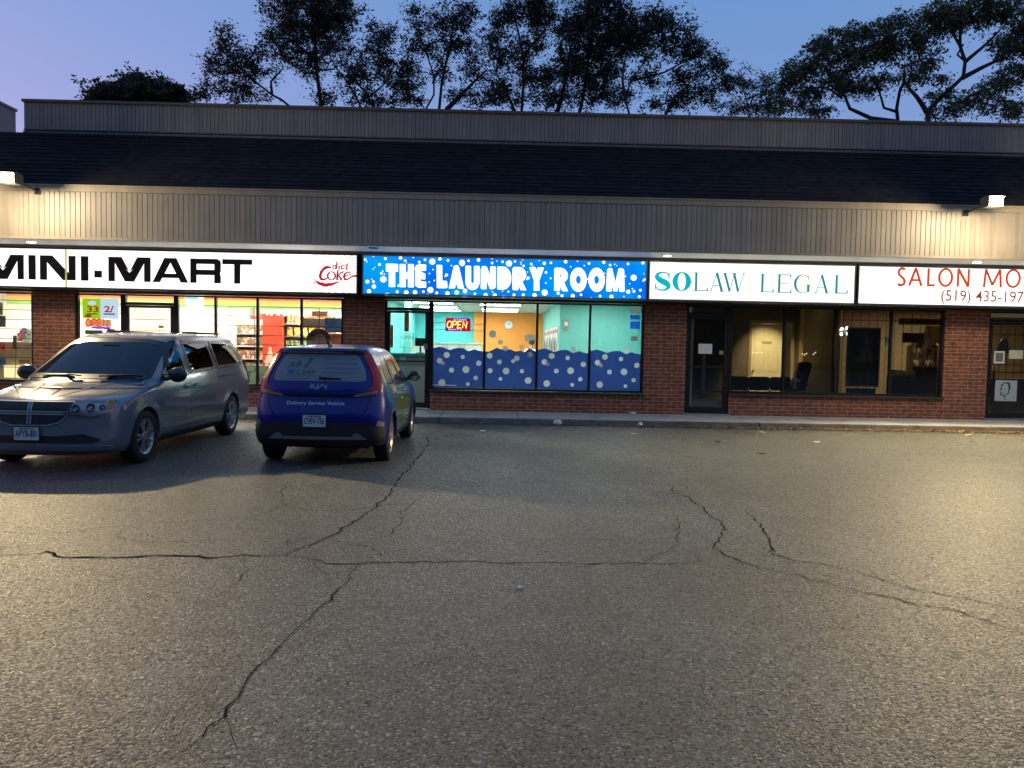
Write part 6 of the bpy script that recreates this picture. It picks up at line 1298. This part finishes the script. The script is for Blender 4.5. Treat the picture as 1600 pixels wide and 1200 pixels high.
patch('skid_strip', rounded([(-.66,.27),(.66,.27),(.60,.31),(.56,.345),(.50,.35),(.46,.305),(-.46,.305),(-.50,.35),(-.56,.345),(-.60,.31)], .01), kB, M('skid_grey', (.22,.22,.23), .45, metal=.3), KIA, h=.016, skirt=.014, d=.04)
pl_ = plate(KIA, kBv, -.03, .555, 'CVEV-756', BLACK, sgn=1, h0=.024)
kq = Flat(); kq.text('KIA', -.175, -.085, .447, .464, bold=.01); kq.rect(-.07, .10, .4525, .4575); kq.build('frame_lettering', M('frame_text', (.5,.5,.5), .5), pl_, kBv, base=.040)
# side: green and blue vinyl wrap, red maple leaf
def vinyl(name, poly, mp, col, parent, h=.0025): return patch(name, poly, mp, M(name+'_colour', col, .22, coat=.7), parent, h=h, skirt=0, d=.045)
for mp in (kR, kL):
    arc = [(.42*math.cos(a), .325+.42*math.sin(a)) for a in np.linspace(R(100), R(4), 14)]
    arc2 = [(2.57+.42*math.cos(a), .325+.42*math.sin(a)) for a in np.linspace(R(176), R(120), 8)]
    gv = vinyl('green_wrap', [(-.34,.98),(-.30,1.05),(-.06,1.06),(.34,1.035),(1.2,1.0),(1.78,1.0),(2.10,.86),(2.13,.60),(2.05,.40),(1.9,.37),(.9,.36),(.72,.52),(.55,.72),(.30,.86),(-.05,.95)], mp, (.12,.19,.04), KIA)
    vinyl('sky_blue_wrap', [(-.40,.95),(-.05,.945),(.30,.855),(.55,.715),(.72,.515),(.90,.355),(.44,.36)]+arc[::-1][1:10]+[(.02,.78),(-.28,.86)], mp, (.05,.18,.33), KIA)
    vinyl('pale_wrap', [(-.30,1.055),(-.22,1.25),(-.08,1.38),(.02,1.42),(-.05,1.28),(-.08,1.10),(-.06,1.065)], mp, (.28,.38,.20), KIA)
    patch('sill_cladding', [(.40,.235),(2.17,.235),(2.17,.345),(.40,.345)], mp, BP2, KIA, h=.008, skirt=.010, d=.08)
    ml = Flat(); leaf = [(0,1),(.16,.62),(.36,.75),(.30,.35),(.62,.55),(.66,.38),(1,.36),(.82,.15),(.90,.0),(.45,-.28),(.50,-.42),(.05,-.36),(.04,-.8),(-.04,-.8),(-.05,-.36),(-.50,-.42),(-.45,-.28),(-.90,0),(-.82,.15),(-1,.36),(-.66,.38),(-.62,.55),(-.30,.35),(-.36,.75),(-.16,.62)]
    wl3 = Flat()
    for k in range(14): a = 2*math.pi*k/14; wl3.poly([(.42+.03*math.cos(a+1.4), .985+.02*math.sin(a+1.4)),(.42+.21*math.cos(a), .985+.085*math.sin(a)),(.42+.03*math.cos(a-1.4), .985+.02*math.sin(a-1.4))])
    wl3.build('leaf_burst', M('burst_white', (.6,.58,.5), .4), KIA, mp, base=.004); ml.poly([(.42+.105*u, .99+.05*v) for u, v in leaf]); ml.build('maple_leaf', M('leaf_red', (.5,.015,.01), .35, emit=(.4,.02,.01), es=.0), KIA, mp, base=.0065)
    st_ = Flat(); st_.stroke([(1.95,.92),(1.5,.90),(1.25,.72),(1.3,.5),(1.9,.42)], [.004,.012,.012,.012,.004]); st_.stroke([(1.5,.78),(1.5,.52),(1.75,.50),(1.75,.76)], .012); st_.stroke([(2.08,1.0),(2.14,.82),(2.16,.55)], .02); st_.stroke([(.98,.80),(1.18,.80)], .03); st_.build('wrap_lines', M('wrap_pale', (.35,.42,.30), .4), KIA, mp, base=.0045)
for mp, sg in ((kL, 1), (kR, -1)):
    gap([(.38,1.05),(.40,.80),(.52,.62),(.60,.36)], mp, KIA, .007, .006); gap([(1.20,1.02),(1.20,.36)], mp, KIA, .007, .006); gap([(2.14,1.02),(2.17,.7),(2.12,.36)], mp, KIA, .007, .006); gap([(.40,1.03),(2.1,1.0)], mp, KIA, .012, .007)
    for hx in (.52,1.34):
        y = sb_.side(hx, .90); MB().tube([(hx-.09,sg*y,.905),(hx-.06,sg*(y+.035),.91),(hx+.07,sg*(y+.035),.912),(hx+.10,sg*y,.907)], .014, 8).build('door_handle', CHROME, KIA, smooth=True)
    y = sb_.side(1.98, 1.06); mr_ = MB().ball((1.95, sg*(y+.15), 1.10), .10, 16, 12, (.6,1.15,.85)).build('wing_mirror', PIANO, KIA, smooth=True); MB().tube([(2.0,sg*(y-.02),1.04),(1.97,sg*(y+.08),1.06)], [.03,.025], 8).build('mirror_arm', BLACK, mr_); MB().lathe([(.075,0),(0,.004)], (1.888,sg*(y+.15),1.10), (-1,0,0), 18).build('mirror_glass', CHROME, mr_)
    for wx in (0,2.57):      # black arch trim
        f = Flat(); P = [(wx+.385*math.cos(a), .325+.385*math.sin(a)) for a in np.linspace(R(-8), R(188), 30)]; f.stroke(P, .04); f.build('arch_trim', BP2, KIA, mp, base=.005)
    MB().tube([(.1,sg*.60,1.585),(.3,sg*.615,1.625),(1.2,sg*.60,1.625),(1.4,sg*.58,1.575)], .013, 8).build('roof_rail', BLACK, KIA, smooth=True) if False else None
fin = Vector((-.02,0,1.575)); MB().prism([fin+Vector((-.09,-.012,0)),fin+Vector((.10,-.02,.0)),fin+Vector((.05,-.012,.035)),fin+Vector((-.06,-.006,.075)),fin+Vector((-.085,-.006,.07))], (0,.028,0)).build('roof_antenna', BLACK, KIA, bevel=.006)
MB().box(-.3, 2.4, -.74, .74, .26, .32).build('cabin_floor', UNDER, KIA)
MB().prism([(2.25,-.74,.8),(2.2,-.74,1.03),(1.95,-.74,1.04),(1.8,-.74,.92),(1.8,-.74,.6),(2.25,-.74,.6)], (0,1.48,0)).build('dashboard', TRIMC, KIA, bevel=.03)
for x, y in ((1.25,.37),(1.25,-.37),(.40,.37),(.40,-.37)): seat(KIA, x, y, .40)
for wx in (0,2.57):
    for sg in (1,-1): wheel(KIA, wx, sg*.785, sg, .325, .215, .21, 5)
    MB().tube([(wx,-.68,.325),(wx,.68,.325)], .05, 10).build('axle', UNDER, KIA); MB().box(wx-.37,wx+.37,-.55,.55,.58,.70).build('wheel_well', UNDER, KIA)
MB().box(.38, 2.2, -.72, .72, .20, .30).box(-.58,-.36,-.66,.66,.24,.4).build('underbody', UNDER, KIA)
for sg in (1,-1): patch('headlight', rounded([(sg*.45,.74),(sg*.82,.78),(sg*.86,.70),(sg*.5,.68)], .02), kF, M('headlight_dark', (.1,.1,.11), .15, metal=.5), KIA, h=.008, skirt=.01, d=.04)
# ================================================================== printed film on the laundry panes
panes = [(-1.385,-.315),(-.265,.81),(.86,1.945),(1.995,3.083)]
pb = [[(152,698,19),(108,735,18),(129,751,14),(252,711,13),(182,793,16),(272,790,22),(352,750,17),(333,842,14),(122,872,22),(284,880,12)],
 [(420,703,18),(481,742,15),(567,737,13),(590,719,17),(672,696,20),(423,797,16),(523,799,21),(622,800,13),(488,848,12),(661,858,21)],
 [(808,705,19),(763,742,18),(784,757,14),(908,717,14),(837,799,15),(926,797,21),(1006,757,17),(987,850,14),(777,877,21),(936,885,12)],
 [(1141,711,18),(1095,746,18),(1116,763,14),(1241,724,14),(1169,805,15),(1260,804,21),(1340,764,17),(1320,856,14),(1108,884,21),(1269,893,12),(1278,674,17)]]
wave = [(0,.62),(.13,1),(.22,.72),(.33,.25),(.42,.62),(.52,.78),(.6,.72),(.70,.05),(.82,.55),(.92,.2),(1,.1)]
wave2 = [(0,.15),(.06,.05),(.16,.55),(.22,1),(.3,.65),(.38,.45),(.5,.7),(.6,.2),(.7,.45),(.78,.1),(.88,1),(.95,.6),(1,.3)]
YF = .068
for i, ((a, b), bl) in enumerate(zip(panes, pb)):
    wv = wave2 if i == 1 else wave; top = [(a+(b-a)*u, YF, 1.375+.10*v) for u, v in wv]
    poly = [(a,.597),(b,.597)]+[(q[0], q[2]) for q in top[::-1]]; circ = []
    for px, py, r_ in bl:
        u, v = uv(660+px/4, 380+py/4, YF); rr = r_/4/72.6
        rr = min([rr, 1.372-v, v-.605, u-a-.006, b-.006-u]+[math.dist((u, v), (c[0], c[1]))-c[2]-.006 for c in circ])
        if rr > .012: circ.append((u, v, rr))
    patch('window_film', poly, front(YF), FILM, w_l, h=0, skirt=0, d=.16, holes=[[(u+.985*rr*math.cos(2*math.pi*k/24), v+.985*rr*math.sin(2*math.pi*k/24)) for k in range(24)] for u, v, rr in circ], smooth=False)
    f = Flat()
    for px, py, r_ in bl: f.circle(*uv(660+px/4, 380+py/4, YF-.002), r_/4/72.6, 24)
    f.build('bubble_print', BUBM, w_l, front(YF-.001), base=.0005)
# ================================================================== left wing parapet seen past the roof end
wp_ = MB(); wp_.box(-12.5, -12.0, -1.3, 3.0, 5.3, 7.06); wp_.box(-12.53, -11.97, -1.33, 3.03, 7.062, 7.12)
wp_.build('wing_parapet', SIDING2, mall)
# ================================================================== trees behind the roof
BARK = M('dark_bark', (.030,.025,.021), .9, var=.3, vs=6, bump=.5, bs=25)
def leaf_mat(name, a, b):
    m = M(name, a, .55); N = m.node_tree.nodes; L = m.node_tree.links; bs_ = N['Principled BSDF']
    gi = N.new('ShaderNodeNewGeometry'); mx = N.new('ShaderNodeMix'); mx.data_type = 'RGBA'; mx.inputs['A'].default_value = (*a, 1); mx.inputs['B'].default_value = (*b, 1)
    L.new(gi.outputs['Random Per Island'], mx.inputs['Factor']); L.new(mx.outputs['Result'], bs_.inputs['Base Color'])
    tr = N.new('ShaderNodeBsdfTranslucent'); L.new(mx.outputs['Result'], tr.inputs['Color']); ms = N.new('ShaderNodeMixShader'); ms.inputs[0].default_value = .25
    L.new(bs_.outputs[0], ms.inputs[1]); L.new(tr.outputs[0], ms.inputs[2]); L.new(ms.outputs[0], N['Material Output'].inputs['Surface']); return m
LEAFD = leaf_mat('leaf_dark', (.016,.022,.011), (.034,.042,.021)); LEAFG = leaf_mat('leaf_green', (.045,.060,.022), (.085,.10,.038)); LEAFM = leaf_mat('leaf_maple', (.018,.025,.010), (.035,.045,.018))
def tree(label, Y, limbs, blobs, leaf, dens=1.0, ls=.13, droop=.0, flat=1.0, seed=1, group='trees behind the roof'):
    """limbs: polylines of surveyed pixels with a start radius; blobs: foliage masses (px, py, rx, ry)"""
    rg = random.Random(seed); pm = F_PX/(Y-CAM.y); base = at(*limbs[0][0][0], Y=Y)
    t = thing('tree', label, 'tree', (base.x, Y, 0), 0, group); o = Vector((base.x, Y, 0)); tk = MB(); nodes = []
    for li, (pts, r0, r1) in enumerate(limbs):
        P = []
        for i, p in enumerate(pts):
            q = at(*p, Y=Y)-o; q.y += (0 if i == 0 or li == 0 else rg.uniform(-.8,.8)*i/len(pts)); P.append(q)
        if li == 0 or r0 >= .17: P = [Vector((P[0].x+rg.uniform(-.3,.3)*0, P[0].y, -.1))]+P
        fine = []
        for a, b in zip(P[:-1], P[1:]):
            k = max(1, int((b-a).length/.7)); fine += [a+(b-a)*j/k+Vector((rg.uniform(-.04,.04), rg.uniform(-.04,.04), 0))*(1 if j else 0) for j in range(k)]
        fine.append(P[-1]); n = len(fine); rad = [r0+(r1-r0)*i/(n-1) for i in range(n)]
        tk.tube(fine, rad, 7); nodes += [(q, r_) for q, r_ in zip(fine, rad) if q.z > 4.5]
    lv = []; lf = []
    for bx, by, rx, ry in blobs:
        rx = max(8, rx-2); ry = max(5, ry-3)
        n = max(4, int((rx+4)*(ry+4)/24*dens*rg.uniform(.75,1.25)))
        for k in range(n):
            a = rg.uniform(0, 2*math.pi); rr = math.sqrt(rg.random())
            if rr > .93 and rg.random() < .5: rr *= 1.12
            c = at(bx+rx*rr*math.cos(a), by+ry*rr*math.sin(a), Y=Y)-o; c.y += rg.gauss(0, .55)*rx/pm
            best = min(nodes, key=lambda q: (q[0]-c).length+max(0, q[0].z-c.z)*1.2); s_ = best[0]
            if k % 2 == 0:
                mid = (s_+c)/2+Vector((rg.uniform(-.15,.15), rg.uniform(-.15,.15), rg.uniform(0,.25)*(s_-c).length*.5)); r_ = min(best[1]*.6, .012+.010*(s_-c).length)
                tk.tube([s_, (s_+mid)/2+Vector((0,0,.05)), mid, (mid+c)/2, c], [r_, r_*.8, r_*.6, r_*.4, .006], 4, caps=False); nodes.append((mid, r_*.6)); nodes.append((c, .012))
            # sprays of leaves along twigs leaving the cluster
            for sp in range(5):
                d = Vector((rg.gauss(0,1), rg.gauss(0,1), rg.gauss(0,.7*flat)-droop)); d.normalize(); L_ = rg.uniform(.28,.68); tw = Vector((rg.gauss(0,1), rg.gauss(0,1), rg.gauss(0,1))).normalized()
                if sp < 2: tk.tube([c, c+d*L_*.5, c+d*L_+Vector((0,0,-droop*.2))], [.009,.006,.003], 3, caps=False)
                m = int(rg.uniform(8, 13))
                for q in range(m):
                    f = (q+rg.random())/m; p = c+d*L_*f+Vector((rg.gauss(0,.07), rg.gauss(0,.07), rg.gauss(0,.06)-droop*.25*f*f))
                    ax = (d*.5+Vector((rg.gauss(0,.8), rg.gauss(0,.8), rg.gauss(0,.5)-droop*.4))).normalized(); sd = ax.cross(tw); 
                    if sd.length < .1: sd = ax.orthogonal()
                    sd = (sd.normalized()+Vector((rg.gauss(0,.4), rg.gauss(0,.4), rg.gauss(0,.4)))).normalized(); l_ = ls*rg.uniform(.55,1.35); w_ = l_*rg.uniform(.22,.36); n0 = len(lv)
                    lv += [tuple(p), tuple(p+ax*l_*.45+sd*w_), tuple(p+ax*l_), tuple(p+ax*l_*.5-sd*w_)]; lf.append((n0,n0+1,n0+2,n0+3))
    tk.build('trunk', BARK, t, smooth=60)
    me = bpy.data.meshes.new('crown'); me.from_pydata(lv, [], lf); me.update(); me.materials.append(leaf); link('crown', me, t); return len(lf)
NL = 0
NL += tree('low dense dark tree showing over the left end of the roof', 26, [([(215,170),(213,150),(210,130)],.25,.08),([(213,155),(180,145)],.1,.04),([(213,155),(260,145)],.1,.04)], [(150,160,14,8),(168,152,19,15),(190,143,24,19),(212,132,20,18),(232,145,20,16),(256,143,20,17),(280,152,16,13),(215,156,60,12)], LEAFM, 3.0, .20, seed=3)
NL += tree('wispy leaning tree left of the tall straight trunk', 19, [([(455,168),(440,156),(425,148),(398,127),(370,100),(352,72),(345,50)],.13,.03),([(425,148),(424,128),(438,100)],.07,.03),([(398,127),(375,112),(345,108)],.05,.02)], [(352,58,16,20),(366,82,24,24),(337,104,22,20),(382,108,28,24),(322,143,26,14),(366,145,34,17),(406,98,24,28),(432,72,22,22),(400,148,20,10)], LEAFD, .95, .12, seed=11)
NL += tree('tall tree with a straight bare trunk above the MINI-MART sign', 20, [([(503,170),(500,150),(496,120),(494,95),(492,60),(488,20),(485,-40)],.19,.06),([(494,95),(470,75),(450,50)],.07,.03),([(492,60),(520,40),(545,25)],.07,.03),([(495,110),(520,106),(540,95)],.05,.02)], [(438,12,32,24),(480,15,45,34),(522,15,42,28),(458,48,36,20),(532,38,24,18),(470,88,28,20),(502,78,28,20),(480,106,24,12),(490,-30,60,25),(500,45,40,20),(505,155,16,12)], LEAFD, 1.25, .12, seed=5)
NL += tree('tree leaning left with two thin stems beside the straight trunk', 18.5, [([(566,172),(555,148),(540,125),(525,105),(510,78)],.13,.03),([(585,172),(576,152),(558,130)],.07,.03),([(576,152),(600,130),(615,100)],.05,.02)], [(530,72,22,18),(560,118,36,24),(590,88,30,24),(612,112,24,24),(590,52,20,16),(568,152,30,14),(622,142,24,18),(606,48,14,10),(600,160,28,8)], LEAFD, 1.05, .12, seed=8)
NL += tree('forked tree with three spreading limbs left of the middle of the roof', 19, [([(664,173),(678,148),(678,118),(668,88),(655,52)],.12,.03),([(686,173),(690,130),(700,85),(711,30)],.18,.04),([(697,172),(725,145),(742,130),(762,105)],.12,.03),([(676,130),(690,105),(695,80)],.05,.02)], [(648,14,14,12),(655,45,18,18),(650,75,22,16),(690,28,20,24),(713,40,24,24),(728,18,18,18),(690,75,26,20),(640,105,24,16),(645,132,24,14),(732,75,18,18),(738,110,28,16),(692,112,18,14),(760,152,26,14),(640,157,22,9),(715,150,18,10)], LEAFD, 1.05, .12, seed=13)
NL += tree('broad dark tree behind the middle of the roof', 20, [([(815,176),(818,130),(818,92),(810,50),(800,15)],.2,.04),([(818,92),(832,66),(852,46)],.08,.03),([(805,176),(790,140),(775,110)],.08,.03)], [(785,28,24,24),(822,15,36,20),(852,38,30,24),(775,70,28,24),(800,98,34,20),(848,15,24,18),(832,120,30,18),(780,140,26,18),(850,152,32,14),(800,158,28,10),(830,70,24,16)], LEAFD, 1.3, .12, seed=21)
NL += tree('largest dense dark tree right of the middle of the roof', 20.5, [([(905,178),(914,130),(920,80),(930,20)],.2,.05),([(870,178),(880,145),(885,110),(895,60)],.12,.03),([(914,130),(950,100),(970,60)],.08,.03)], [(895,38,24,26),(930,22,36,26),(966,30,30,28),(900,80,42,26),(946,75,40,30),(880,112,36,20),(932,120,40,22),(986,60,24,26),(898,152,42,16),(962,150,28,16),(940,-10,50,20)], LEAFD, 1.75, .12, seed=24)
NL += tree('spreading tree sloping down to the right in front of open sky', 19, [([(983,178),(977,155),(984,130),(1008,95),(1040,60)],.15,.03),([(977,155),(972,125),(975,90)],.08,.03),([(990,125),(1040,110),(1090,85)],.07,.02),([(1040,178),(1055,150),(1080,130)],.08,.02)], [(1010,45,30,28),(1040,34,24,20),(1062,54,24,20),(1020,80,34,20),(1066,84,28,16),(1090,76,20,16),(1110,100,24,18),(1070,122,30,13),(1092,146,36,14),(1132,126,20,16),(1040,162,38,11),(1010,125,24,14)], LEAFD, 1.25, .12, seed=29)
NL += tree('small low tree between the two big right hand crowns', 21, [([(1172,183),(1166,155),(1160,135)],.1,.03),([(1166,155),(1195,145)],.05,.02)], [(1150,130,24,14),(1182,134,26,16),(1206,150,24,14),(1150,166,34,9),(1192,171,32,8),(1222,173,20,7)], LEAFG, 1.2, .12, seed=31)
NL += tree('wide layered tree with a long low limb reaching left', 18, [([(1403,190),(1401,170),(1406,142),(1414,125)],.2,.06),([(1398,190),(1362,184),(1332,167),(1316,154),(1304,132)],.11,.04),([(1402,175),(1382,168),(1368,148),(1360,120)],.07,.03),([(1316,154),(1290,140),(1262,130)],.05,.02)], [(1310,54,28,15),(1346,44,24,16),(1280,76,34,15),(1250,101,28,15),(1236,120,20,14),(1300,100,46,20),(1340,84,36,20),(1262,140,34,13),(1312,130,36,14),(1372,80,30,22),(1350,128,30,15),(1240,166,28,10),(1288,168,20,8)], LEAFG, 1.2, .13, droop=.5, flat=.6, seed=37)
NL += tree('largest right hand tree with a bare curving forked trunk', 17, [([(1450,191),(1449,175),(1462,160),(1484,140),(1505,120),(1508,96),(1500,72),(1500,35)],.24,.06),([(1449,176),(1440,163),(1426,154),(1414,143),(1411,126)],.12,.05),([(1503,122),(1530,108),(1552,98),(1585,84)],.11,.04),([(1510,95),(1532,77),(1552,60),(1570,40)],.09,.03),([(1500,72),(1490,50),(1478,32)],.06,.03),([(1508,96),(1498,84),(1500,72)],.05,.04)], [(1400,40,34,18),(1430,60,30,18),(1386,66,24,18),(1460,18,36,18),(1502,16,42,18),(1552,12,40,18),(1592,28,26,24),(1440,96,28,13),(1478,36,30,13),(1420,116,24,11),(1460,116,28,10),(1572,72,34,18),(1592,110,28,18),(1556,132,34,13),(1522,152,34,13),(1490,168,30,10),(1572,166,36,14),(1470,146,18,10),(1600,60,24,30),(1540,-20,70,20)], LEAFG, 1.2, .13, droop=.5, flat=.6, seed=41)
print('LEAVES', NL)
# unseen belt of trees added behind the viewer, darkens reflections and cuts sky light
bt = MB(); rg = random.Random(4)
for k in range(260):
    x = -150+300*k/260+rg.uniform(-1,1); h = rg.uniform(12,20); bt.ball((x, -54+rg.uniform(-4,4), h*.45), 1, 7, 6, (rg.uniform(2,4), rg.uniform(2,3), h*.55))
tag(bt.build('added_tree_belt', LEAFM), 'unseen belt of trees added behind the viewer to darken reflections', 'trees', None, 'stuff')
# ================================================================== cracks, markings, leaves, litter
CRK = M('crack_dark', (.024,.023,.020), 1.0, spec=0)
def crack(pts, w, seed, z=.004):
    rg = random.Random(seed); P = [at(px, py, Z=z) for px, py in pts]; fine = []
    for a, b in zip(P[:-1], P[1:]):
        L_ = (b-a).length; k = max(1, int(L_/.07)); n = Vector((-(b-a).y, (b-a).x, 0)); n = n.normalized() if n.length else n
        off = [rg.gauss(0, 1) for _ in range(k)]
        for j in range(k): fine.append(a+(b-a)*j/k+n*off[j]*min(.016, .10*L_)*(1 if j else .3))
    fine.append(P[-1]); m = len(fine); f = Flat()
    ws = [max(.0045, 1.0*w*rg.uniform(.4,1.35))*min(1, .3+min(i, m-1-i)/6) for i in range(m)]
    f.stroke([(p.x, p.y) for p in fine], ws); return tag(f.build('pavement_crack', CRK, None, lambda u, v, h: (u, v, h), base=z, step=0), kind='structure')
CR = [([(-20,867),(0,867),(40,866),(62,865),(74,861),(100,871),(140,871),(180,871),(220,869),(260,868),(340,870),(400,868),(445,867)],.021),
 ([(445,867),(470,856),(490,849),(530,832),(560,812),(590,790),(610,770),(625,746),(640,730),(660,706),(671,690),(668,680)],.014),
 ([(445,867),(480,872),(510,880),(560,880),(620,878),(700,877),(800,879),(900,880),(1000,880),(1075,880),(1110,874)],.012),
 ([(560,880),(548,903),(520,930),(490,958),(460,985),(430,1015),(403,1040),(386,1058),(375,1090),(350,1120),(318,1152),(275,1180),(230,1204)],.008),
 ([(0,831),(60,833),(110,832),(145,826),(190,822),(260,815),(340,811),(400,806),(430,796),(445,788)],.006),([(450,752),(438,770),(446,790),(480,797),(540,797),(600,789),(660,787)],.007),
 ([(448,846),(500,840),(540,848),(580,855),(596,866),(601,878)],.008),([(470,856),(448,850),(450,842),(500,838)],.006),([(660,775),(640,790),(625,800),(628,812),(612,835),(570,848)],.006),
 ([(190,822),(188,840),(230,848),(300,846),(380,844),(440,840)],.005),([(0,853),(30,856),(62,857),(70,852)],.008),([(100,871),(110,862),(62,865)],.006),([(380,870),(388,890),(375,905),(350,930)],.006),([(640,742),(670,744),(700,753),(760,754)],.005),
 ([(350,1120),(362,1148),(372,1170)],.006),([(480,872),(500,890),(530,898)],.004),([(490,958),(440,970),(400,985)],.004),
 ([(1052,757),(1050,766),(1075,778),(1100,795),(1122,812),(1131,822),(1126,838),(1116,851),(1136,868),(1160,878),(1185,886),(1230,896),(1290,908),(1330,920),(1380,930),(1440,945),(1500,955),(1560,976),(1605,992)],.011),
 ([(1166,800),(1190,820),(1203,842),(1202,862),(1240,876),(1290,882),(1340,892),(1390,910),(1450,925),(1500,933),(1560,946),(1610,958)],.011),
 ([(1058,805),(1062,822),(1056,838),(1062,850),(1042,860),(1020,872),(1004,878)],.008),([(1116,851),(1085,862),(1060,868)],.004),([(1160,878),(1130,885),(1080,881)],.006),([(1202,862),(1186,878),(1185,886)],.005),([(1240,876),(1228,894)],.005),
 ([(800,852),(840,844),(900,842),(990,846)],.004),([(700,840),(740,846),(800,852)],.004),([(1030,750),(1120,752),(1250,745),(1400,748)],.004),([(800,755),(900,753),(1030,750)],.004),([(1000,890),(1100,900),(1200,905)],.003)]
for k, (p, w) in enumerate(CR): crack(p, w, 100+k)
PNT = M('worn_paint', (.42,.36,.18), .8); N_ = PNT.node_tree.nodes; L_ = PNT.node_tree.links; tc_ = N_.new('ShaderNodeTexCoord'); nz_ = N_.new('ShaderNodeTexNoise'); nz_.inputs['Scale'].default_value = 22; nz_.inputs['Detail'].default_value = 6; nz_.inputs['Roughness'].default_value = .75; mr_ = N_.new('ShaderNodeMapRange'); mr_.inputs['From Min'].default_value = .50; mr_.inputs['From Max'].default_value = .66; mr_.inputs['To Max'].default_value = .75
L_.new(tc_.outputs['Object'], nz_.inputs['Vector']); L_.new(nz_.outputs['Fac'], mr_.inputs['Value']); L_.new(mr_.outputs[0], N_['Principled BSDF'].inputs['Alpha'])
for px, py in ((1300,672),(1545,679)):
    a = at(px, py, Z=0); tag(MB().poly([(a.x-.05,KY-3.6,.0035),(a.x+.05,KY-3.6,.0035),(a.x+.05,KY-.12,.0035),(a.x-.05,KY-.12,.0035)]).build('parking_line', PNT), kind='structure')
rg = random.Random(9); lv = []; lf = []
for k in range(2600):
    if k < 2050: x = 2.0+9.5*rg.random()**.75; y = KY-.02-abs(rg.gauss(0,.11))
    elif k < 2350: x = rg.uniform(-2,3); y = KY-.02-abs(rg.gauss(0,.08))
    else: x = rg.uniform(-1,12); y = KY-rg.uniform(.1,1.6)**1.6
    s_ = rg.uniform(.012,.034); a = rg.uniform(0, 6.28); z = .006+rg.random()*.02*(1 if k < 2350 else .3); u = Vector((math.cos(a), math.sin(a), rg.uniform(-.5,.5)))*s_; v = Vector((-math.sin(a), math.cos(a), rg.uniform(-.5,.5)))*s_*.6; n0 = len(lv); c = Vector((x, y, z+s_*.4))
    lv += [tuple(c-u), tuple(c+v), tuple(c+u), tuple(c-v)]; lf.append((n0,n0+1,n0+2,n0+3))
me = bpy.data.meshes.new('fallen_leaves'); me.from_pydata(lv, [], lf); me.update(); me.materials.append(leaf_mat('dry_leaf', (.16,.075,.02), (.34,.20,.07))); tag(link('fallen_leaves', me), 'dry brown leaves drifted along the kerb', 'leaves', None, 'stuff')
PAP = M('litter_paper', (.72,.70,.66), .8, var=.1, vs=30); DRK = M('litter_dark', (.03,.028,.025), .8)
def litter(name, label, px, py, r_, sc, mat, seed, z=0.0):
    rg = random.Random(seed); p = at(px, py, Z=z+.01); mb = MB().ball((0,0,0), r_, 9, 7, sc)
    mb.v = [tuple(Vector(q)*(1+rg.uniform(-.28,.22))) for q in mb.v]; zm = min(q[2] for q in mb.v); o = mb.build(name, mat); o.location = (p.x, p.y, z-zm*.96+.001); return tag(o, label, 'litter')
litter('crumpled_bag', 'crumpled white paper bag against the kerb before the laundry', 871, 663.5, .085, (1.0,.7,.62), PAP, 1); litter('paper_ball', 'small round white paper ball at the kerb in the leaves', 1000, 666, .045, (1,1,.9), PAP, 2)
litter('paper_scrap', 'torn white paper scrap on the asphalt right of the blue car', 755, 674, .06, (1,.4,.25), PAP, 3); litter('paper_scrap', 'flat white scrap on the asphalt below the paper ball', 990, 677.5, .06, (1,.6,.12), PAP, 4); litter('paper_scrap', 'white scrap at the wall foot under the laundry window corner', 989, 647, .07, (1,.5,.35), PAP, 5, SWZ)
litter('pale_stone', 'pale stone lying alone in the middle of the asphalt', 813, 918.5, .017, (1.1,.8,.6), PAP, 6); litter('paper_scrap', 'white scrap on the asphalt before the law office window', 1276, 690.5, .065, (1,.5,.15), PAP, 7); litter('dark_scrap', 'small dark scrap on the asphalt left of the white one', 1121, 690, .05, (1,.5,.2), DRK, 8)
litter('dark_scrap', 'long dark scrap lying nearer on the asphalt before the law office', 1190, 708, .06, (1.3,.4,.12), DRK, 9); litter('paper_scrap', 'pale scrap farthest right among the leaves by the kerb', 1513, 680, .045, (1.2,.6,.2), PAP, 10); litter('paper_scrap', 'thin white scrap on the asphalt beyond the dark scraps', 1190, 675, .05, (1.3,.5,.12), PAP, 11)
